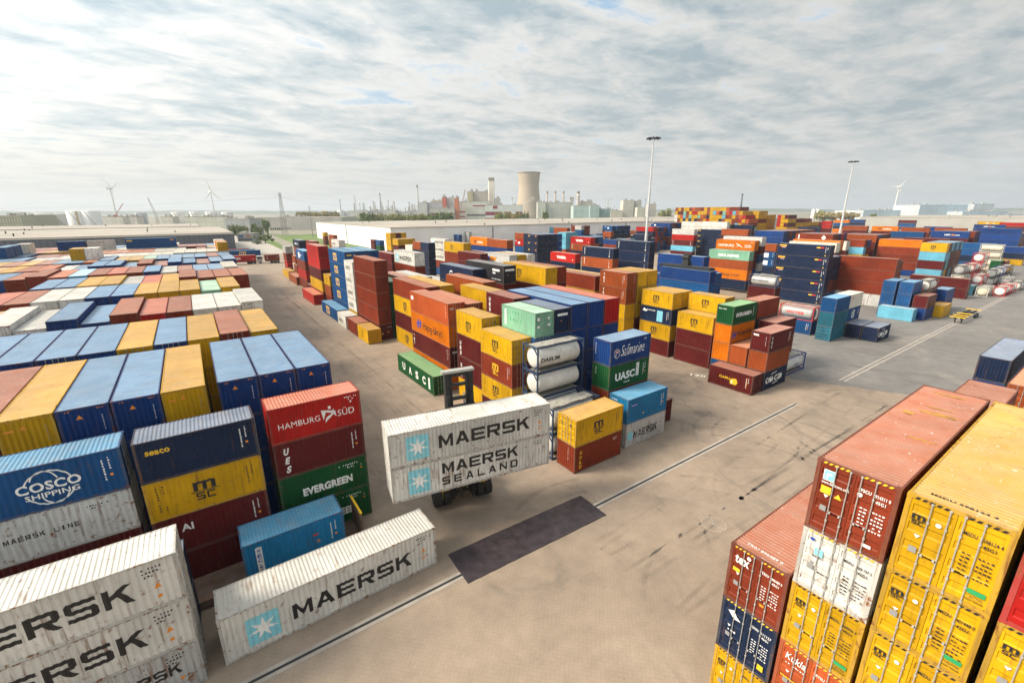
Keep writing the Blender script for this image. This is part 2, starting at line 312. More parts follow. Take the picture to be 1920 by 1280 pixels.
CONTAINERS=[
(17.39,0.5,2.91,'s',40,2.896,'Y','mscd5',1,0,'yellow container with black text, fourth from top in the yellow stack at the right edge'),
(17.39,0.5,5.81,'s',40,2.896,'Y','mscd4',1,0,'yellow container with black text, third from top in the yellow stack at the right edge'),
(17.39,0.5,8.7,'s',40,2.591,'Y','mscd2',1,0,'yellow container with black text, second from top in the yellow stack at the right edge'),
(17.39,0.5,11.29,'s',40,2.896,'Y','mscd',1,0,'yellow container with black text, topmost in the yellow stack at the right edge'),
(17.5,-2.1,8.4,'s',40,2.896,'Y','mscd5',1,0,'yellow container with black text, second from top in the rightmost stack at the image edge'),
(17.5,-2.1,11.29,'s',40,2.896,'r','rcap',1,0,'bright red container with white capitals, topmost in the rightmost stack at the image edge'),
(17.39,3.07,2.91,'s',40,2.896,'o','kukla',1,0,'salmon orange container, fourth from top in the stack beside the yellow stack at right'),
(17.39,3.07,5.81,'s',40,2.896,'Y','mscd3',1,0,'yellow container, third from top in the stack beside the yellow stack at right'),
(17.39,3.07,8.7,'s',40,2.591,'W','maerskd',1,0,'white container, second from top in the stack beside the yellow stack at right'),
(17.39,3.07,11.29,'s',40,2.896,'R','fscu',1,0,'rust-red container, topmost in the stack beside the yellow stack at right'),
(17.5,5.66,0,'s',40,2.896,'Y','mscd5',1,0,'yellow container with black text, third from top in the low stack at the bottom right'),
(17.5,5.66,2.9,'s',40,2.896,'N','cmad',1,0,'navy blue container, second from top in the low stack at the bottom right'),
(17.5,5.66,5.79,'s',40,2.896,'R','texd',1,0,'rust-red container with white lower-case, topmost in the low stack at the bottom right'),
(-2.05,23.31,0,'s',40,2.896,'W','maersk',0,0.5,'white container with large black block letters on the paving beside the drain channel'),
(-15.06,23.05,0,'s',40,2.591,'A','rsk',0,0,'light grey container, third from top in the rusty white stack at the bottom left corner'),
(-15.06,23.05,2.59,'s',40,2.591,'W','maersk',0,0,'white container, second from top in the rusty white stack at the bottom left corner'),
(-15.06,23.05,5.18,'s',40,2.591,'W','maersk',0,0,'white container, topmost in the rusty white stack at the bottom left corner'),
(-0.5,28.1,0.65,'s',20,2.591,'D','wec',0,0,'sky blue container on the flat rack beside the left front stacks'),
(-4.56,30.6,0,'s',20,2.591,'M','',0,0,'maroon container, fourth from the top in the middle stack of the front row'),
(-4.56,30.6,2.59,'s',20,2.591,'M','ai',0,0,'maroon container, third from top in the middle stack of the front row'),
(-4.56,30.6,5.18,'s',20,2.591,'Y','msc',0,0,'yellow container with black text, second from top in the middle stack of the front row'),
(-4.56,30.6,7.77,'s',20,2.591,'N','seaco',0,0,'navy blue container with small yellow lettering, topmost in the middle stack of the front row'),
(2.27,31.24,0,'s',20,2.591,'G','evergreen',0,0,'dark green container, fourth from top in the right stack of the front row'),
(2.27,31.24,2.59,'s',20,2.591,'G','evergreen',0,0,'dark green container, third from top in the right stack of the front row'),
(2.27,31.24,5.18,'s',20,2.591,'M','ues',0,0,'maroon container, second from top in the right stack of the front row'),
(2.27,31.24,7.77,'s',20,2.591,'r','hsud',0,0,'bright red container, topmost in the right stack of the front row'),
(31.2,3.4,8.71,'s',40,2.591,'R','',0,0,'rust-red container, topmost in the red roofed stack beyond the yellow roof at right'),
(-11.1,30.75,2.59,'s',20,2.591,'M','',0,0,'maroon container, third from the top in the left stack of the front row'),
(-11.1,30.75,5.18,'s',20,2.591,'A','maerskline',0,0,'light grey container, second from top in the left stack of the front row'),
(-11.1,30.75,7.77,'s',20,2.591,'C','cosco',0,0,'mid blue container with white globe emblem, topmost in the left stack of the front row'),
(25.0,26.0,0,'s',20,2.591,'R','gold',0,0,'rust-red container, second from top in the yellow and maroon stack by the drain channel'),
(25.0,26.0,2.59,'s',20,2.591,'Y','msc',1,0,'yellow container with black text, topmost in the yellow and maroon stack by the drain channel'),
(32.2,26.4,0,'s',20,2.591,'A','maersk20',0,0,'light grey container, second from top in the stack with the bright blue top'),
(32.2,26.4,2.59,'s',20,2.591,'D','cyan',0,0,'sky blue container with small white text, topmost in the stack with the bright blue top'),
(24.7,35.3,0,'t',20,2.591,'M','',1,0,'maroon container, fourth from the top in the yellow stack facing the white tanks'),
(24.7,35.3,2.59,'t',20,2.591,'Y','msc',1,0,'yellow container with black text, third from top in the yellow stack facing the white tanks'),
(24.7,35.3,5.18,'t',20,2.591,'R','mscy',1,0,'rust-red container with yellow text, second from top in the yellow stack facing the white tanks'),
(24.7,35.3,7.77,'t',20,2.591,'Y','msc',1,0,'yellow container with black stacked lettering, topmost in the yellow stack facing the white tanks'),
(32.3,29.1,2.59,'s',20,2.591,'R','',0,0,'rust-red container, third from the top in the stack with the blue container on green'),
(32.3,29.1,5.18,'s',20,2.591,'G','uasc2',0,0,'dark green container, second from top in the stack with the blue container on green'),
(32.3,29.1,7.77,'s',20,2.591,'B','saf',0,0,'royal blue container, topmost in the stack with the blue container on green'),
(27.1,34.6,0,'t',20,2.591,'C','',1,0,'mid blue container, fifth from the top in the mint topped stack'),
(27.1,34.6,2.59,'t',20,2.591,'C','',1,0,'mid blue container, fourth from the top in the mint topped stack'),
(27.1,34.6,5.18,'t',20,2.591,'C','',1,0,'mid blue container, third from the top in the mint topped stack'),
(27.1,34.6,7.77,'t',20,2.591,'C','',1,0,'mid blue container, second from the top in the mint topped stack'),
(27.1,34.6,10.36,'t',20,2.591,'g','cs',1,0,'mint green container with vertical white panel, topmost in the mint topped stack'),
(29.7,34.8,0,'t',20,2.591,'N','',0,0,'navy blue container, fifth from the top in the charcoal topped stack'),
(29.7,34.8,2.59,'t',20,2.591,'N','',0,0,'navy blue container, fourth from the top in the charcoal topped stack'),
(29.7,34.8,5.18,'t',20,2.591,'C','',0,0,'mid blue container, third from the top in the charcoal topped stack'),
(29.7,34.8,7.77,'t',20,2.591,'C','',0,0,'mid blue container, second from the top in the charcoal topped stack'),
(29.7,34.8,10.36,'t',20,2.591,'N','strip',0,0,'navy blue container with white strip of text, topmost in the charcoal topped stack'),
(32.4,35.1,0,'t',40,2.591,'B','',0,0,'royal blue container, fifth from the top in the first blue stack behind the tanks'),
(32.4,35.1,2.43,'t',40,2.591,'B','',0,0,'royal blue container, fourth from the top in the first blue stack behind the tanks'),
(32.4,35.1,5.02,'t',40,2.591,'B','',0,0,'royal blue container, third from the top in the first blue stack behind the tanks'),
(32.4,35.1,7.61,'t',40,2.591,'B','',0,0,'royal blue container, second from the top in the first blue stack behind the tanks'),
(32.4,35.1,10.2,'t',40,2.896,'B','',0,0,'royal blue container, topmost in the first blue stack behind the tanks'),
(38.9,27.8,0,'t',20,2.591,'M','',0,0,'maroon container on the ground behind the bright blue topped stack'),
(25.3,42.0,0,'t',20,2.591,'Y','',1,0,'yellow container, fourth from the top in the yellow topped stack left of the mint one'),
(25.3,42.0,2.59,'t',20,2.896,'M','ues2',1,0,'maroon container, third from top in the yellow topped stack left of the mint one'),
(25.3,42.0,5.49,'t',20,2.896,'M','ues2',1,0,'maroon container, second from top in the yellow topped stack left of the mint one'),
(25.3,42.0,8.38,'t',20,2.896,'Y','msc',1,0,'yellow container with black text, topmost in the yellow topped stack left of the mint one'),
(34.95,35.1,7.61,'t',40,2.591,'B','',0,0,'royal blue container, second from the top in the second blue stack behind the tanks'),
(34.95,35.1,10.2,'t',40,2.896,'B','',0,0,'royal blue container, topmost in the second blue stack behind the tanks'),
(37.5,35.1,10.2,'t',40,2.896,'r','',0,0,'bright red container, topmost in the red topped stack behind the tanks'),
(29.8,42.2,10.36,'t',20,2.591,'M','ues2',0,0,'maroon container with three stacked white letters, topmost in the red stack behind the mint one'),
(22.5,49.6,0,'t',40,2.591,'G','uasc',1,0,'dark green container with white spaced letters on the ground left of the orange stack'),
(25.3,50.2,0,'t',40,2.896,'O','',0,0,'bright orange container, fourth from the top in the orange stack by the lifting machine'),
(25.3,50.2,2.9,'t',40,2.896,'M','texv',1,0,'maroon container, third from top in the orange stack by the lifting machine'),
(25.3,50.2,5.79,'t',40,2.896,'O','hapag',1,0,'bright orange container, second from top in the orange stack by the lifting machine'),
(25.3,50.2,8.69,'t',40,2.896,'o','one',1,0,'salmon orange container with small white mark, topmost in the orange stack by the lifting machine'),
(27.9,50.0,8.38,'t',40,2.896,'S','',1,0,'rust-orange container, topmost in the rust roofed stack behind the orange one'),
(32.4,47.6,9.61,'t',40,2.591,'Y','',0,0,'yellow container, topmost in the yellow roofed stack behind the charcoal one'),
(34.91,57.34,9.61,'t',40,2.896,'S','',1,0,'rust-orange container, topmost in the tall rust orange stack'),
(58.1,2.9,5.18,'s',40,2.591,'S','',1,0,'rust-orange container, topmost in the rust stack beside the dark blue one at right edge'),
(55.5,26.1,0,'t',20,2.591,'M','gmu2',1,0,'maroon container with yellow lettering on the ground before the navy lettered one'),
(58.1,26.0,0,'s',20,2.591,'N','cmacgm',0,0,'navy blue container, third from top in the maroon topped stack by the open road'),
(58.1,26.0,2.59,'s',20,2.591,'S','',0,0,'rust-orange container, second from the top in the maroon topped stack by the open road'),
(58.1,26.0,5.18,'s',20,2.591,'M','texk',0,0,'maroon container with white lower-case lettering, topmost in the maroon topped stack by the open road'),
(58.13,28.66,2.59,'s',20,2.591,'S','',0,0,'rust-orange container, topmost in the rust roofed stack inside the maroon topped one'),
(58.2,31.2,2.59,'s',20,2.591,'O','',0,0,'bright orange container, third from the top in the green topped stack'),
(58.2,31.2,5.18,'s',20,2.591,'O','hapag2',0,0,'bright orange container with dark lettering, second from the top in the green topped stack'),
(58.2,31.2,7.77,'s',20,2.591,'G','evergreen2',0,0,'dark green container with white lettering, topmost in the green topped stack'),
(37.39,64.73,10.62,'t',40,2.896,'N','cmax',0,0,'navy blue container with white swoosh, topmost in the navy stack behind the orange ones'),
(67.2,6.35,5.18,'s',40,2.591,'N','',0,0,'navy blue container, topmost in the dark blue stack beyond the red roof at right'),
(28.3,63.5,0,'t',45,2.896,'Y','msc',0,0,'yellow container, fourth from top in the brown and yellow stack by the brown tower'),
(28.3,63.5,2.9,'t',45,2.896,'M','gmu',0,0,'maroon container, third from top in the brown and yellow stack by the brown tower'),
(28.3,63.5,5.79,'t',45,2.896,'Y','msc',0,0,'yellow container, second from top in the brown and yellow stack by the brown tower'),
(28.3,63.5,8.69,'t',45,2.896,'R','',1,0,'rust-red container, topmost in the brown and yellow stack by the brown tower'),
(60.3,35.1,0,'t',20,2.591,'M','',0,0,'maroon container, third from the top in the yellow one on two reds'),
(60.3,35.1,2.59,'t',20,2.591,'M','',0,0,'maroon container, second from the top in the yellow one on two reds'),
(60.3,35.1,5.18,'t',20,2.591,'Y','msc',0,0,'yellow container with black stacked lettering, topmost in the yellow one on two reds'),
(64.4,28.4,5.18,'s',20,2.591,'M','',0,0,'maroon container, topmost in the maroon stack behind the open road one'),
(30.9,63.5,8.7,'t',45,2.896,'Y','',0,0,'yellow container, topmost in the yellow roofed one beside the brown and yellow stack'),
(39.92,59.27,11.52,'t',40,2.896,'K','klines',0,0,'charcoal container with white name strips, topmost in the charcoal stack behind the orange ones'),
(64.6,31.2,7.77,'s',20,2.591,'R','',0,0,'rust-red container, topmost in the brown topped stack behind the green one'),
(62.9,35.2,7.77,'t',20,2.591,'Y','msc',1,0,'yellow container with black stacked lettering, topmost in the taller yellow one behind two reds'),
(45.73,55.85,11.1,'t',40,2.896,'Y','msc',0,0,'yellow container with black text, topmost in the yellow and maroon stack beside the charcoal one'),
(60.1,42.1,0,'t',20,2.591,'M','',0,0,'maroon container, fourth from the top in the stack with navy between yellows'),
(60.1,42.1,2.59,'t',20,2.591,'Y','msc',0,0,'yellow container with black stacked lettering, third from top in the stack with navy between yellows'),
(60.1,42.1,5.18,'t',20,2.591,'N','cai',0,0,'navy blue container, second from top in the stack with navy between yellows'),
(60.1,42.1,7.77,'t',20,2.591,'Y','msc',0,0,'yellow container with black stacked lettering, topmost in the stack with navy between yellows'),
(48.27,56.48,11.3,'t',40,2.591,'R','',0,0,'rust-red container, topmost in the brown one behind the yellow and maroon stack'),
(62.7,42.1,7.77,'t',20,2.591,'Y','',0,0,'yellow container, topmost in the stack inside the navy between yellows'),
(57.4,49.2,2.59,'t',20,2.591,'Y','',0,0,'yellow container, fourth from the top in the rust pair on yellow ones'),
(57.4,49.2,5.18,'t',20,2.591,'Y','',0,0,'yellow container, third from the top in the rust pair on yellow ones'),
(57.4,49.2,7.77,'t',20,2.591,'S','ww',0,0,'rust-orange container with vertical white text, second from top in the rust pair on yellow ones'),
(57.4,49.2,10.36,'t',20,2.591,'S','ww',0,0,'rust-orange container with vertical white text, topmost in the rust pair on yellow ones'),
(60.0,49.1,10.36,'t',20,2.591,'Y','',0,0,'yellow container, topmost in the first yellow stack beside the rust pair'),
(62.6,49.1,10.36,'t',20,2.591,'Y','',0,0,'yellow container, topmost in the second yellow stack beside the rust pair'),
(57.73,56.67,9.01,'t',40,2.591,'R','',0,0,'rust-red container, topmost in the long brown stack left of the rust pair'),
(23.2,77.7,0,'t',20,2.591,'Y','mscv',1,0,'yellow container with black stacked lettering on the ground at the foot of the brown tower'),
(25.8,79.0,0,'t',40,2.896,'M','texd2',1,0,'maroon container, fifth from top in the five-high brown tower by the aisle'),
(25.8,79.0,2.9,'t',40,2.896,'R','',1,0,'rust-red container, fourth from the top in the five-high brown tower by the aisle'),
(25.8,79.0,5.79,'t',40,2.896,'R','',1,0,'rust-red container, third from the top in the five-high brown tower by the aisle'),
(25.8,79.0,8.69,'t',40,2.896,'R','',1,0,'rust-red container, second from the top in the five-high brown tower by the aisle'),
(25.8,79.0,11.58,'t',40,2.896,'R','',1,0,'rust-red container, topmost in the five-high brown tower by the aisle'),
(23.2,84.2,0,'t',20,2.591,'R','',0,0,'rust-red container on the ground behind the low yellow one at the tower foot'),
(23.1,91.2,0,'t',20,2.591,'W','maersks',0,0,'white container with black lettering on the ground between low red and low blue ones'),
(91.1,30.8,0,'s',20,2.591,'T','',1,0,'teal container, third from the top in the teal stack by the right hand road'),
(91.1,30.8,2.59,'s',20,2.591,'T','',0,0,'teal container, second from the top in the teal stack by the right hand road'),
(91.1,30.8,5.18,'s',20,2.591,'C','',0,0,'mid blue container, topmost in the teal stack by the right hand road'),
(26.1,93.3,7.82,'t',20,2.591,'W','maersks',0,0,'white container with black, second from top in the white tower between brown and blue towers'),
(26.1,93.3,10.41,'t',20,2.591,'W','maersks',0,0,'white container with black lettering, topmost in the white tower between brown and blue towers'),
(93.0,34.8,0,'t',20,2.591,'C','strip2',0,0,'mid blue container with white name strip on the ground under the red framed tank'),
(97.1,25.7,0,'s',20,2.591,'N','cmacgm',0,0,'navy blue container with white capitals on the ground nearest the right hand road'),
(23.3,98.3,0,'t',45,2.591,'C','nbox',0,0,'mid blue container with yellow panel on the ground before the blue tower'),
(97.1,28.25,0,'s',20,2.591,'N','',1,0,'navy blue container on the ground behind the low navy one'),
(39.74,93.83,8.21,'t',40,2.896,'R','',0,0,'rust-red container, second from the top in the white one standing on the middle roofs'),
(39.74,93.83,11.1,'t',40,2.896,'W','maersk',0,0,'white container, topmost in the white one standing on the middle roofs'),
(97.2,30.9,2.59,'s',20,2.591,'C','round',0,0,'mid blue container, second from top in the cream topped stack by the right hand road'),
(97.2,30.9,5.18,'s',20,2.591,'w','red',0,0,'cream container with red mark, topmost in the cream topped stack by the right hand road'),
(26.7,100.7,2.9,'t',45,2.896,'C','nbox',1,0,'mid blue container with yellow panel, fourth from top in the blue tower by the aisle'),
(26.7,100.7,5.79,'t',45,2.896,'C','nbox',1,0,'mid blue container with yellow panel, third from top in the blue tower by the aisle'),
(26.7,100.7,8.69,'t',45,2.896,'C','nbox',1,0,'mid blue container with yellow panel, second from top in the blue tower by the aisle'),
(26.7,100.7,11.58,'t',45,2.896,'C','nbox',1,0,'mid blue container with yellow panel, topmost in the blue tower by the aisle'),
(96.54,58.51,3.71,'t',45,2.591,'C','',0,0,'mid blue container, second from the top in the blue stack before the black spreader'),
(96.54,58.51,6.3,'t',45,2.896,'B','',0,0,'royal blue container, topmost in the blue stack before the black spreader'),
(103.55,47.03,3.61,'t',20,2.591,'M','',0,0,'maroon container, topmost in the maroon stack under the grey tank'),
(65.47,94.43,9.41,'t',40,2.591,'A','box',0,0,'light grey container with blue and orange picture, topmost in the grey stack with picture'),
(61.7,102.53,9.41,'t',40,2.591,'M','',1,0,'maroon container, topmost in the second maroon door row'),
(103.73,64.99,6.08,'t',45,2.896,'B','',0,0,'royal blue container, second from the top in the blue stack behind the black spreader'),
(103.73,64.99,8.98,'t',45,2.591,'B','',0,0,'royal blue container, topmost in the blue stack behind the black spreader'),
(23.4,120.8,0,'t',45,2.591,'r','',1,0,'bright red container on the ground before the red tower'),
(63.71,114.83,8.15,'t',40,2.896,'R','x',0,0,'rust-red container, second from top in the yellow topped stack before the grey ones'),
(63.71,114.83,11.05,'t',40,2.896,'Y','msc',0,0,'yellow container with black stacked lettering, topmost in the yellow topped stack before the grey ones'),
(26.0,121.6,2.9,'t',45,2.896,'Y','mscv',0,0,'yellow container with black stacked lettering, fourth from top in the red tower beside the aisle'),
(26.0,121.6,5.79,'t',45,2.896,'M','',1,0,'maroon container, third from the top in the red tower beside the aisle'),
(26.0,121.6,8.69,'t',45,2.896,'r','',1,0,'bright red container, second from the top in the red tower beside the aisle'),
(26.0,121.6,11.58,'t',45,2.896,'r','',1,0,'bright red container, topmost in the red tower beside the aisle'),
(121.5,27.1,0,'t',20,2.591,'L','',0,0,'pale blue container on the ground before the blue door stacks'),
(124.9,26.0,0,'s',20,2.591,'B','',0,0,'royal blue container, second from the top in the blue and maroon pair'),
(124.9,26.0,2.59,'s',20,2.591,'M','',0,0,'maroon container, topmost in the blue and maroon pair'),
(124.6,28.8,2.59,'s',20,2.591,'C','',1,0,'mid blue container, second from the top in the near blue door stack'),
(124.6,28.8,5.18,'s',20,2.591,'C','',1,0,'mid blue container, topmost in the near blue door stack'),
(124.2,31.6,2.59,'s',20,2.591,'C','',1,0,'mid blue container, second from the top in the far blue door stack'),
(124.2,31.6,5.18,'s',20,2.591,'C','',1,0,'mid blue container, topmost in the far blue door stack'),
(95.81,87.71,6.81,'t',40,2.896,'S','bar',0,0,'rust-orange container with vertical white text, second from the top in the navy on rust stack'),
(95.81,87.71,9.7,'t',40,2.896,'N','bar',0,0,'navy blue container with vertical white text, topmost in the navy on rust stack'),
(45.06,122.36,8.91,'t',40,2.591,'M','',1,0,'maroon container, topmost in the dark red doors left of the middle white one'),
(103.82,81.81,5.69,'t',40,2.896,'N','bar',0,0,'navy blue container, third from top in the tall navy stack by the lamp mast'),
(103.82,81.81,8.59,'t',40,2.896,'N','bar',0,0,'navy blue container, second from top in the tall navy stack by the lamp mast'),
(103.82,81.81,11.48,'t',40,2.896,'N','bar',0,0,'navy blue container, topmost in the tall navy stack by the lamp mast'),
(131.32,24.5,0,'s',20,2.591,'Y','',0,0,'yellow container on the ground beside the yellow striped chassis'),
(125.36,45.87,0.0,'t',40,2.896,'N','sam',0,0,'navy blue container, fifth from top in the navy wall with coloured marks'),
(125.36,45.87,2.9,'t',40,2.896,'N','sam',0,0,'navy blue container, fourth from top in the navy wall with coloured marks'),
(125.36,45.87,5.79,'t',40,2.896,'N','sam',0,0,'navy blue container, third from top in the navy wall with coloured marks'),
(125.36,45.87,8.69,'t',40,2.896,'N','sam',0,0,'navy blue container, second from top in the navy wall with coloured marks'),
(125.36,45.87,11.58,'t',40,2.896,'N','sam',0,0,'navy blue container with yellow and red marks, topmost in the navy wall with coloured marks'),
(134.3,35.0,0,'t',40,2.896,'A','',0,0,'light grey container, fourth from the top in the first brown wall of the right middle'),
(134.3,35.0,2.9,'t',40,2.896,'R','',0,0,'rust-red container, third from the top in the first brown wall of the right middle'),
(134.3,35.0,5.79,'t',40,2.896,'R','',0,0,'rust-red container, second from the top in the first brown wall of the right middle'),
(134.3,35.0,8.69,'t',40,2.896,'R','',0,0,'rust-red container, topmost in the first brown wall of the right middle'),
(138.5,25.9,2.59,'s',20,2.591,'B','',0,0,'royal blue container, topmost in the blue pair beyond the chassis'),
(126.89,65.85,0.63,'t',40,2.896,'N','',0,0,'navy blue container, fourth from the top in the orange and mint stack'),
(126.89,65.85,3.52,'t',40,2.896,'O','hapag',0,0,'bright orange container, third from top in the orange and mint stack'),
(126.89,65.85,6.42,'t',40,2.591,'S','',0,0,'rust-orange container, second from the top in the orange and mint stack'),
(126.89,65.85,9.01,'t',40,2.591,'g','china',0,0,'mint green container with white capitals, topmost in the orange and mint stack'),
(98.97,106.3,3.81,'t',40,2.896,'N','',0,0,'navy blue container, second from the top in the near red lettered stack'),
(98.97,106.3,6.7,'t',40,2.896,'r','viasea',0,0,'bright red container with white capitals, topmost in the near red lettered stack'),
(61.38,133.51,10.61,'t',20,2.591,'N','',0,0,'navy blue container, topmost in the navy stack beside the white wall'),
(27.0,145.7,8.69,'t',40,2.896,'C','hsx',1,0,'mid blue container with white square emblem, topmost in the blue topped stack by the aisle'),
(85.05,124.06,10.91,'t',40,2.591,'S','',0,0,'rust-orange container, topmost in the rust one before the white warehouse'),
(143.41,51.16,11.41,'t',40,2.591,'w','',0,0,'cream container, topmost in the cream one behind the navy wall'),
(136.04,69.46,11.1,'t',40,2.896,'O','hsudw',0,0,'bright orange container, topmost in the tall orange stack behind the mint one'),
(138.66,68.85,12.32,'t',40,2.591,'A','',0,0,'light grey container, the grey roofed one behind the tall orange'),
(146.19,51.47,11.88,'t',40,2.591,'O','',0,0,'bright orange container, topmost in the orange roofed one behind the navy wall'),
(87.46,140.24,10.6,'t',40,2.896,'O','a2b',0,0,'bright orange container with white lettering, topmost in the orange lettered one before the warehouse'),
(164.16,27.1,0.02,'t',40,2.591,'M','',0,0,'maroon container, second from the top in the maroon pair beside the tank rows'),
(164.16,27.1,2.61,'t',40,2.591,'M','',0,0,'maroon container, topmost in the maroon pair beside the tank rows'),
(182.94,36.83,2.59,'t',20,2.591,'L','',0,0,'pale blue container, fourth from the top in the yellow and pale blue stack'),
(182.94,36.83,5.18,'t',20,2.591,'M','',0,0,'maroon container, third from the top in the yellow and pale blue stack'),
(182.94,36.83,7.77,'t',20,2.591,'L','',0,0,'pale blue container, second from the top in the yellow and pale blue stack'),
(182.94,36.83,10.36,'t',20,2.591,'Y','msc',0,0,'yellow container with black stacked lettering, topmost in the yellow and pale blue stack'),
(136.25,137.42,9.1,'t',40,2.896,'r','viasea',0,0,'bright red container with white capitals, topmost in the far red lettered stack'),
(186.88,68.44,11.71,'t',40,2.591,'R','dia',0,0,'rust-red container with white diamond, topmost in the red one with a white diamond'),
(198.68,62.3,7.02,'t',20,2.591,'L','',0,0,'pale blue container, second from the top in the brown on pale blue stack'),
(198.68,62.3,9.61,'t',20,2.591,'R','',0,0,'rust-red container, topmost in the brown on pale blue stack'),
(206.63,48.43,4.63,'t',40,2.591,'R','',0,0,'rust-red container, third from the top in the orange red wall at right'),
(206.63,48.43,7.22,'t',40,2.591,'R','',0,0,'rust-red container, second from the top in the orange red wall at right'),
(206.63,48.43,9.81,'t',40,2.591,'O','',0,0,'bright orange container, topmost in the orange red wall at right'),
(212.37,42.97,10.33,'t',40,2.591,'M','',0,0,'maroon container, topmost in the pink roofed one beside the orange red wall'),
(207.9,61.92,11.01,'t',40,2.591,'S','',0,0,'rust-orange container, topmost in the long red roofed one'),
(199.04,105.36,11.91,'t',40,2.591,'S','',0,0,'rust-orange container, topmost in the rust one with the long roof'),
(205.58,93.53,11.41,'t',40,2.591,'B','',0,0,'royal blue container, topmost in the blue one behind the tall orange stack'),
(195.59,129.06,3.64,'t',40,2.591,'L','',0,0,'pale blue container, fourth from the top in the grey topped stack right of the mast'),
(195.59,129.06,6.23,'t',40,2.591,'M','bar',0,0,'maroon container, third from top in the grey topped stack right of the mast'),
(195.59,129.06,8.82,'t',40,2.591,'r','',0,0,'bright red container, second from the top in the grey topped stack right of the mast'),
(195.59,129.06,11.41,'t',40,2.591,'A','',0,0,'light grey container, topmost in the grey topped stack right of the mast'),
(221.22,128.11,14.41,'t',45,2.591,'W','',0,0,'white container, topmost in the second white one before the hill'),
(269.18,39.59,1.23,'t',40,2.591,'N','',0,0,'navy blue container, third from the top in the mid blue stack behind the tanks'),
(269.18,39.59,3.82,'t',40,2.591,'C','',0,0,'mid blue container, second from the top in the mid blue stack behind the tanks'),
(269.18,39.59,6.41,'t',40,2.591,'C','',0,0,'mid blue container, topmost in the mid blue stack behind the tanks'),
(271.66,48.98,10.53,'t',40,2.896,'B','unit',0,0,'royal blue container with white and orange lettering, topmost in the blue white-lettered one'),
(270.99,63.59,10.21,'t',40,2.591,'C','',0,0,'mid blue container, topmost in the far blue one with yellow square'),
(281.15,32.51,2.32,'t',40,2.591,'N','',0,0,'navy blue container, second from the top in the navy stack at the right edge'),
(281.15,32.51,4.91,'t',40,2.591,'B','',0,0,'royal blue container, topmost in the navy stack at the right edge'),
(307.88,38.62,6.23,'t',45,2.591,'B','',0,0,'royal blue container, third from the top in the blue column beside the lettered pair'),
(307.88,38.62,8.82,'t',45,2.591,'B','',0,0,'royal blue container, second from the top in the blue column beside the lettered pair'),
(307.88,38.62,11.41,'t',45,2.591,'B','',0,0,'royal blue container, topmost in the blue column beside the lettered pair'),
(321.95,86.89,10.91,'t',40,2.591,'O','a2b',0,0,'bright orange container with white lettering, topmost in the far orange lettered one'),
(4.95,35.2,8.7,'t',40,2.896,'B','dtri',0,0,'royal blue container roof, first from the aisle in the first row of the left field'),
(2.45,35.2,8.7,'t',40,2.896,'B','dtri',0,0,'royal blue container roof, second from the aisle in the first row of the left field'),
(-0.05,35.2,8.7,'t',40,2.896,'B','dtri',0,0,'royal blue container roof, third from the aisle in the first row of the left field'),
(-0.05,35.2,0.0,'t',40,2.901,'B','',0,0,'royal blue container, fourth from top, third from the aisle, first left row'),
(-0.05,35.2,2.9,'t',40,2.901,'B','',1,0,'royal blue container, third from top, third from the aisle, first left row'),
(-0.05,35.2,5.8,'t',40,2.901,'B','',1,0,'royal blue container, second from top, third from the aisle, first left row'),
(-3.15,35.2,8.7,'t',40,2.896,'Y','dtri',0,0,'yellow container roof, fourth from the aisle in the first row of the left field'),
(-5.65,35.2,8.7,'t',40,2.896,'B','dtri',0,0,'royal blue container roof, fifth from the aisle in the first row of the left field'),
(-8.15,35.2,8.7,'t',40,2.896,'B','dtri',0,0,'royal blue container roof, sixth from the aisle in the first row of the left field'),
(-10.65,35.2,8.7,'t',40,2.896,'Y','dtri',0,0,'yellow container roof, seventh from the aisle in the first row of the left field'),
(-13.15,35.2,8.7,'t',40,2.896,'R','dtri',0,0,'rust-red container roof, eighth from the aisle in the first row of the left field'),
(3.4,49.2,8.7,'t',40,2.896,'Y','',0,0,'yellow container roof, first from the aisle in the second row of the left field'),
(0.9,49.2,8.9,'t',40,2.896,'R','',1,0,'rust-red container roof, second from the aisle in the second row of the left field'),
(-1.6,49.2,8.7,'t',40,2.896,'Y','',0,0,'yellow container roof, third from the aisle in the second row of the left field'),
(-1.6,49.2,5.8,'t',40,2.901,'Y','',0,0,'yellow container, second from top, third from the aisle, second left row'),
(-4.1,49.2,8.7,'t',40,2.896,'B','',1,0,'royal blue container roof, fourth from the aisle in the second row of the left field'),
(-6.6,49.2,8.7,'t',40,2.896,'Y','',1,0,'yellow container roof, fifth from the aisle in the second row of the left field'),
(-9.1,49.2,8.7,'t',40,2.896,'B','',0,0,'royal blue container roof, sixth from the aisle in the second row of the left field'),
(-11.6,49.2,8.7,'t',40,2.896,'B','',1,0,'royal blue container roof, seventh from the aisle in the second row of the left field'),
(-14.1,49.2,8.7,'t',40,2.896,'B','',0,0,'royal blue container roof, eighth from the aisle in the second row of the left field'),
(-16.6,49.2,8.7,'t',40,2.896,'B','',1,0,'royal blue container roof, ninth from the aisle in the second row of the left field'),
(4.0,64.3,9.17,'t',40,2.896,'W','',1,0,'white container roof, first from the aisle in the third row of the left field'),
(1.5,64.3,8.85,'t',40,2.896,'W','',0,0,'white container roof, second from the aisle in the third row of the left field'),
(-1.0,64.3,8.85,'t',40,2.896,'W','',1,0,'white container roof, third from the aisle in the third row of the left field'),
(-3.5,64.3,8.85,'t',40,2.896,'R','',0,0,'rust-red container roof, fourth from the aisle in the third row of the left field'),
(-6.0,64.3,8.85,'t',40,2.896,'r','',1,0,'bright red container roof, fifth from the aisle in the third row of the left field'),
(-8.5,64.3,9.17,'t',40,2.896,'R','',1,0,'rust-red container roof, sixth from the aisle in the third row of the left field'),
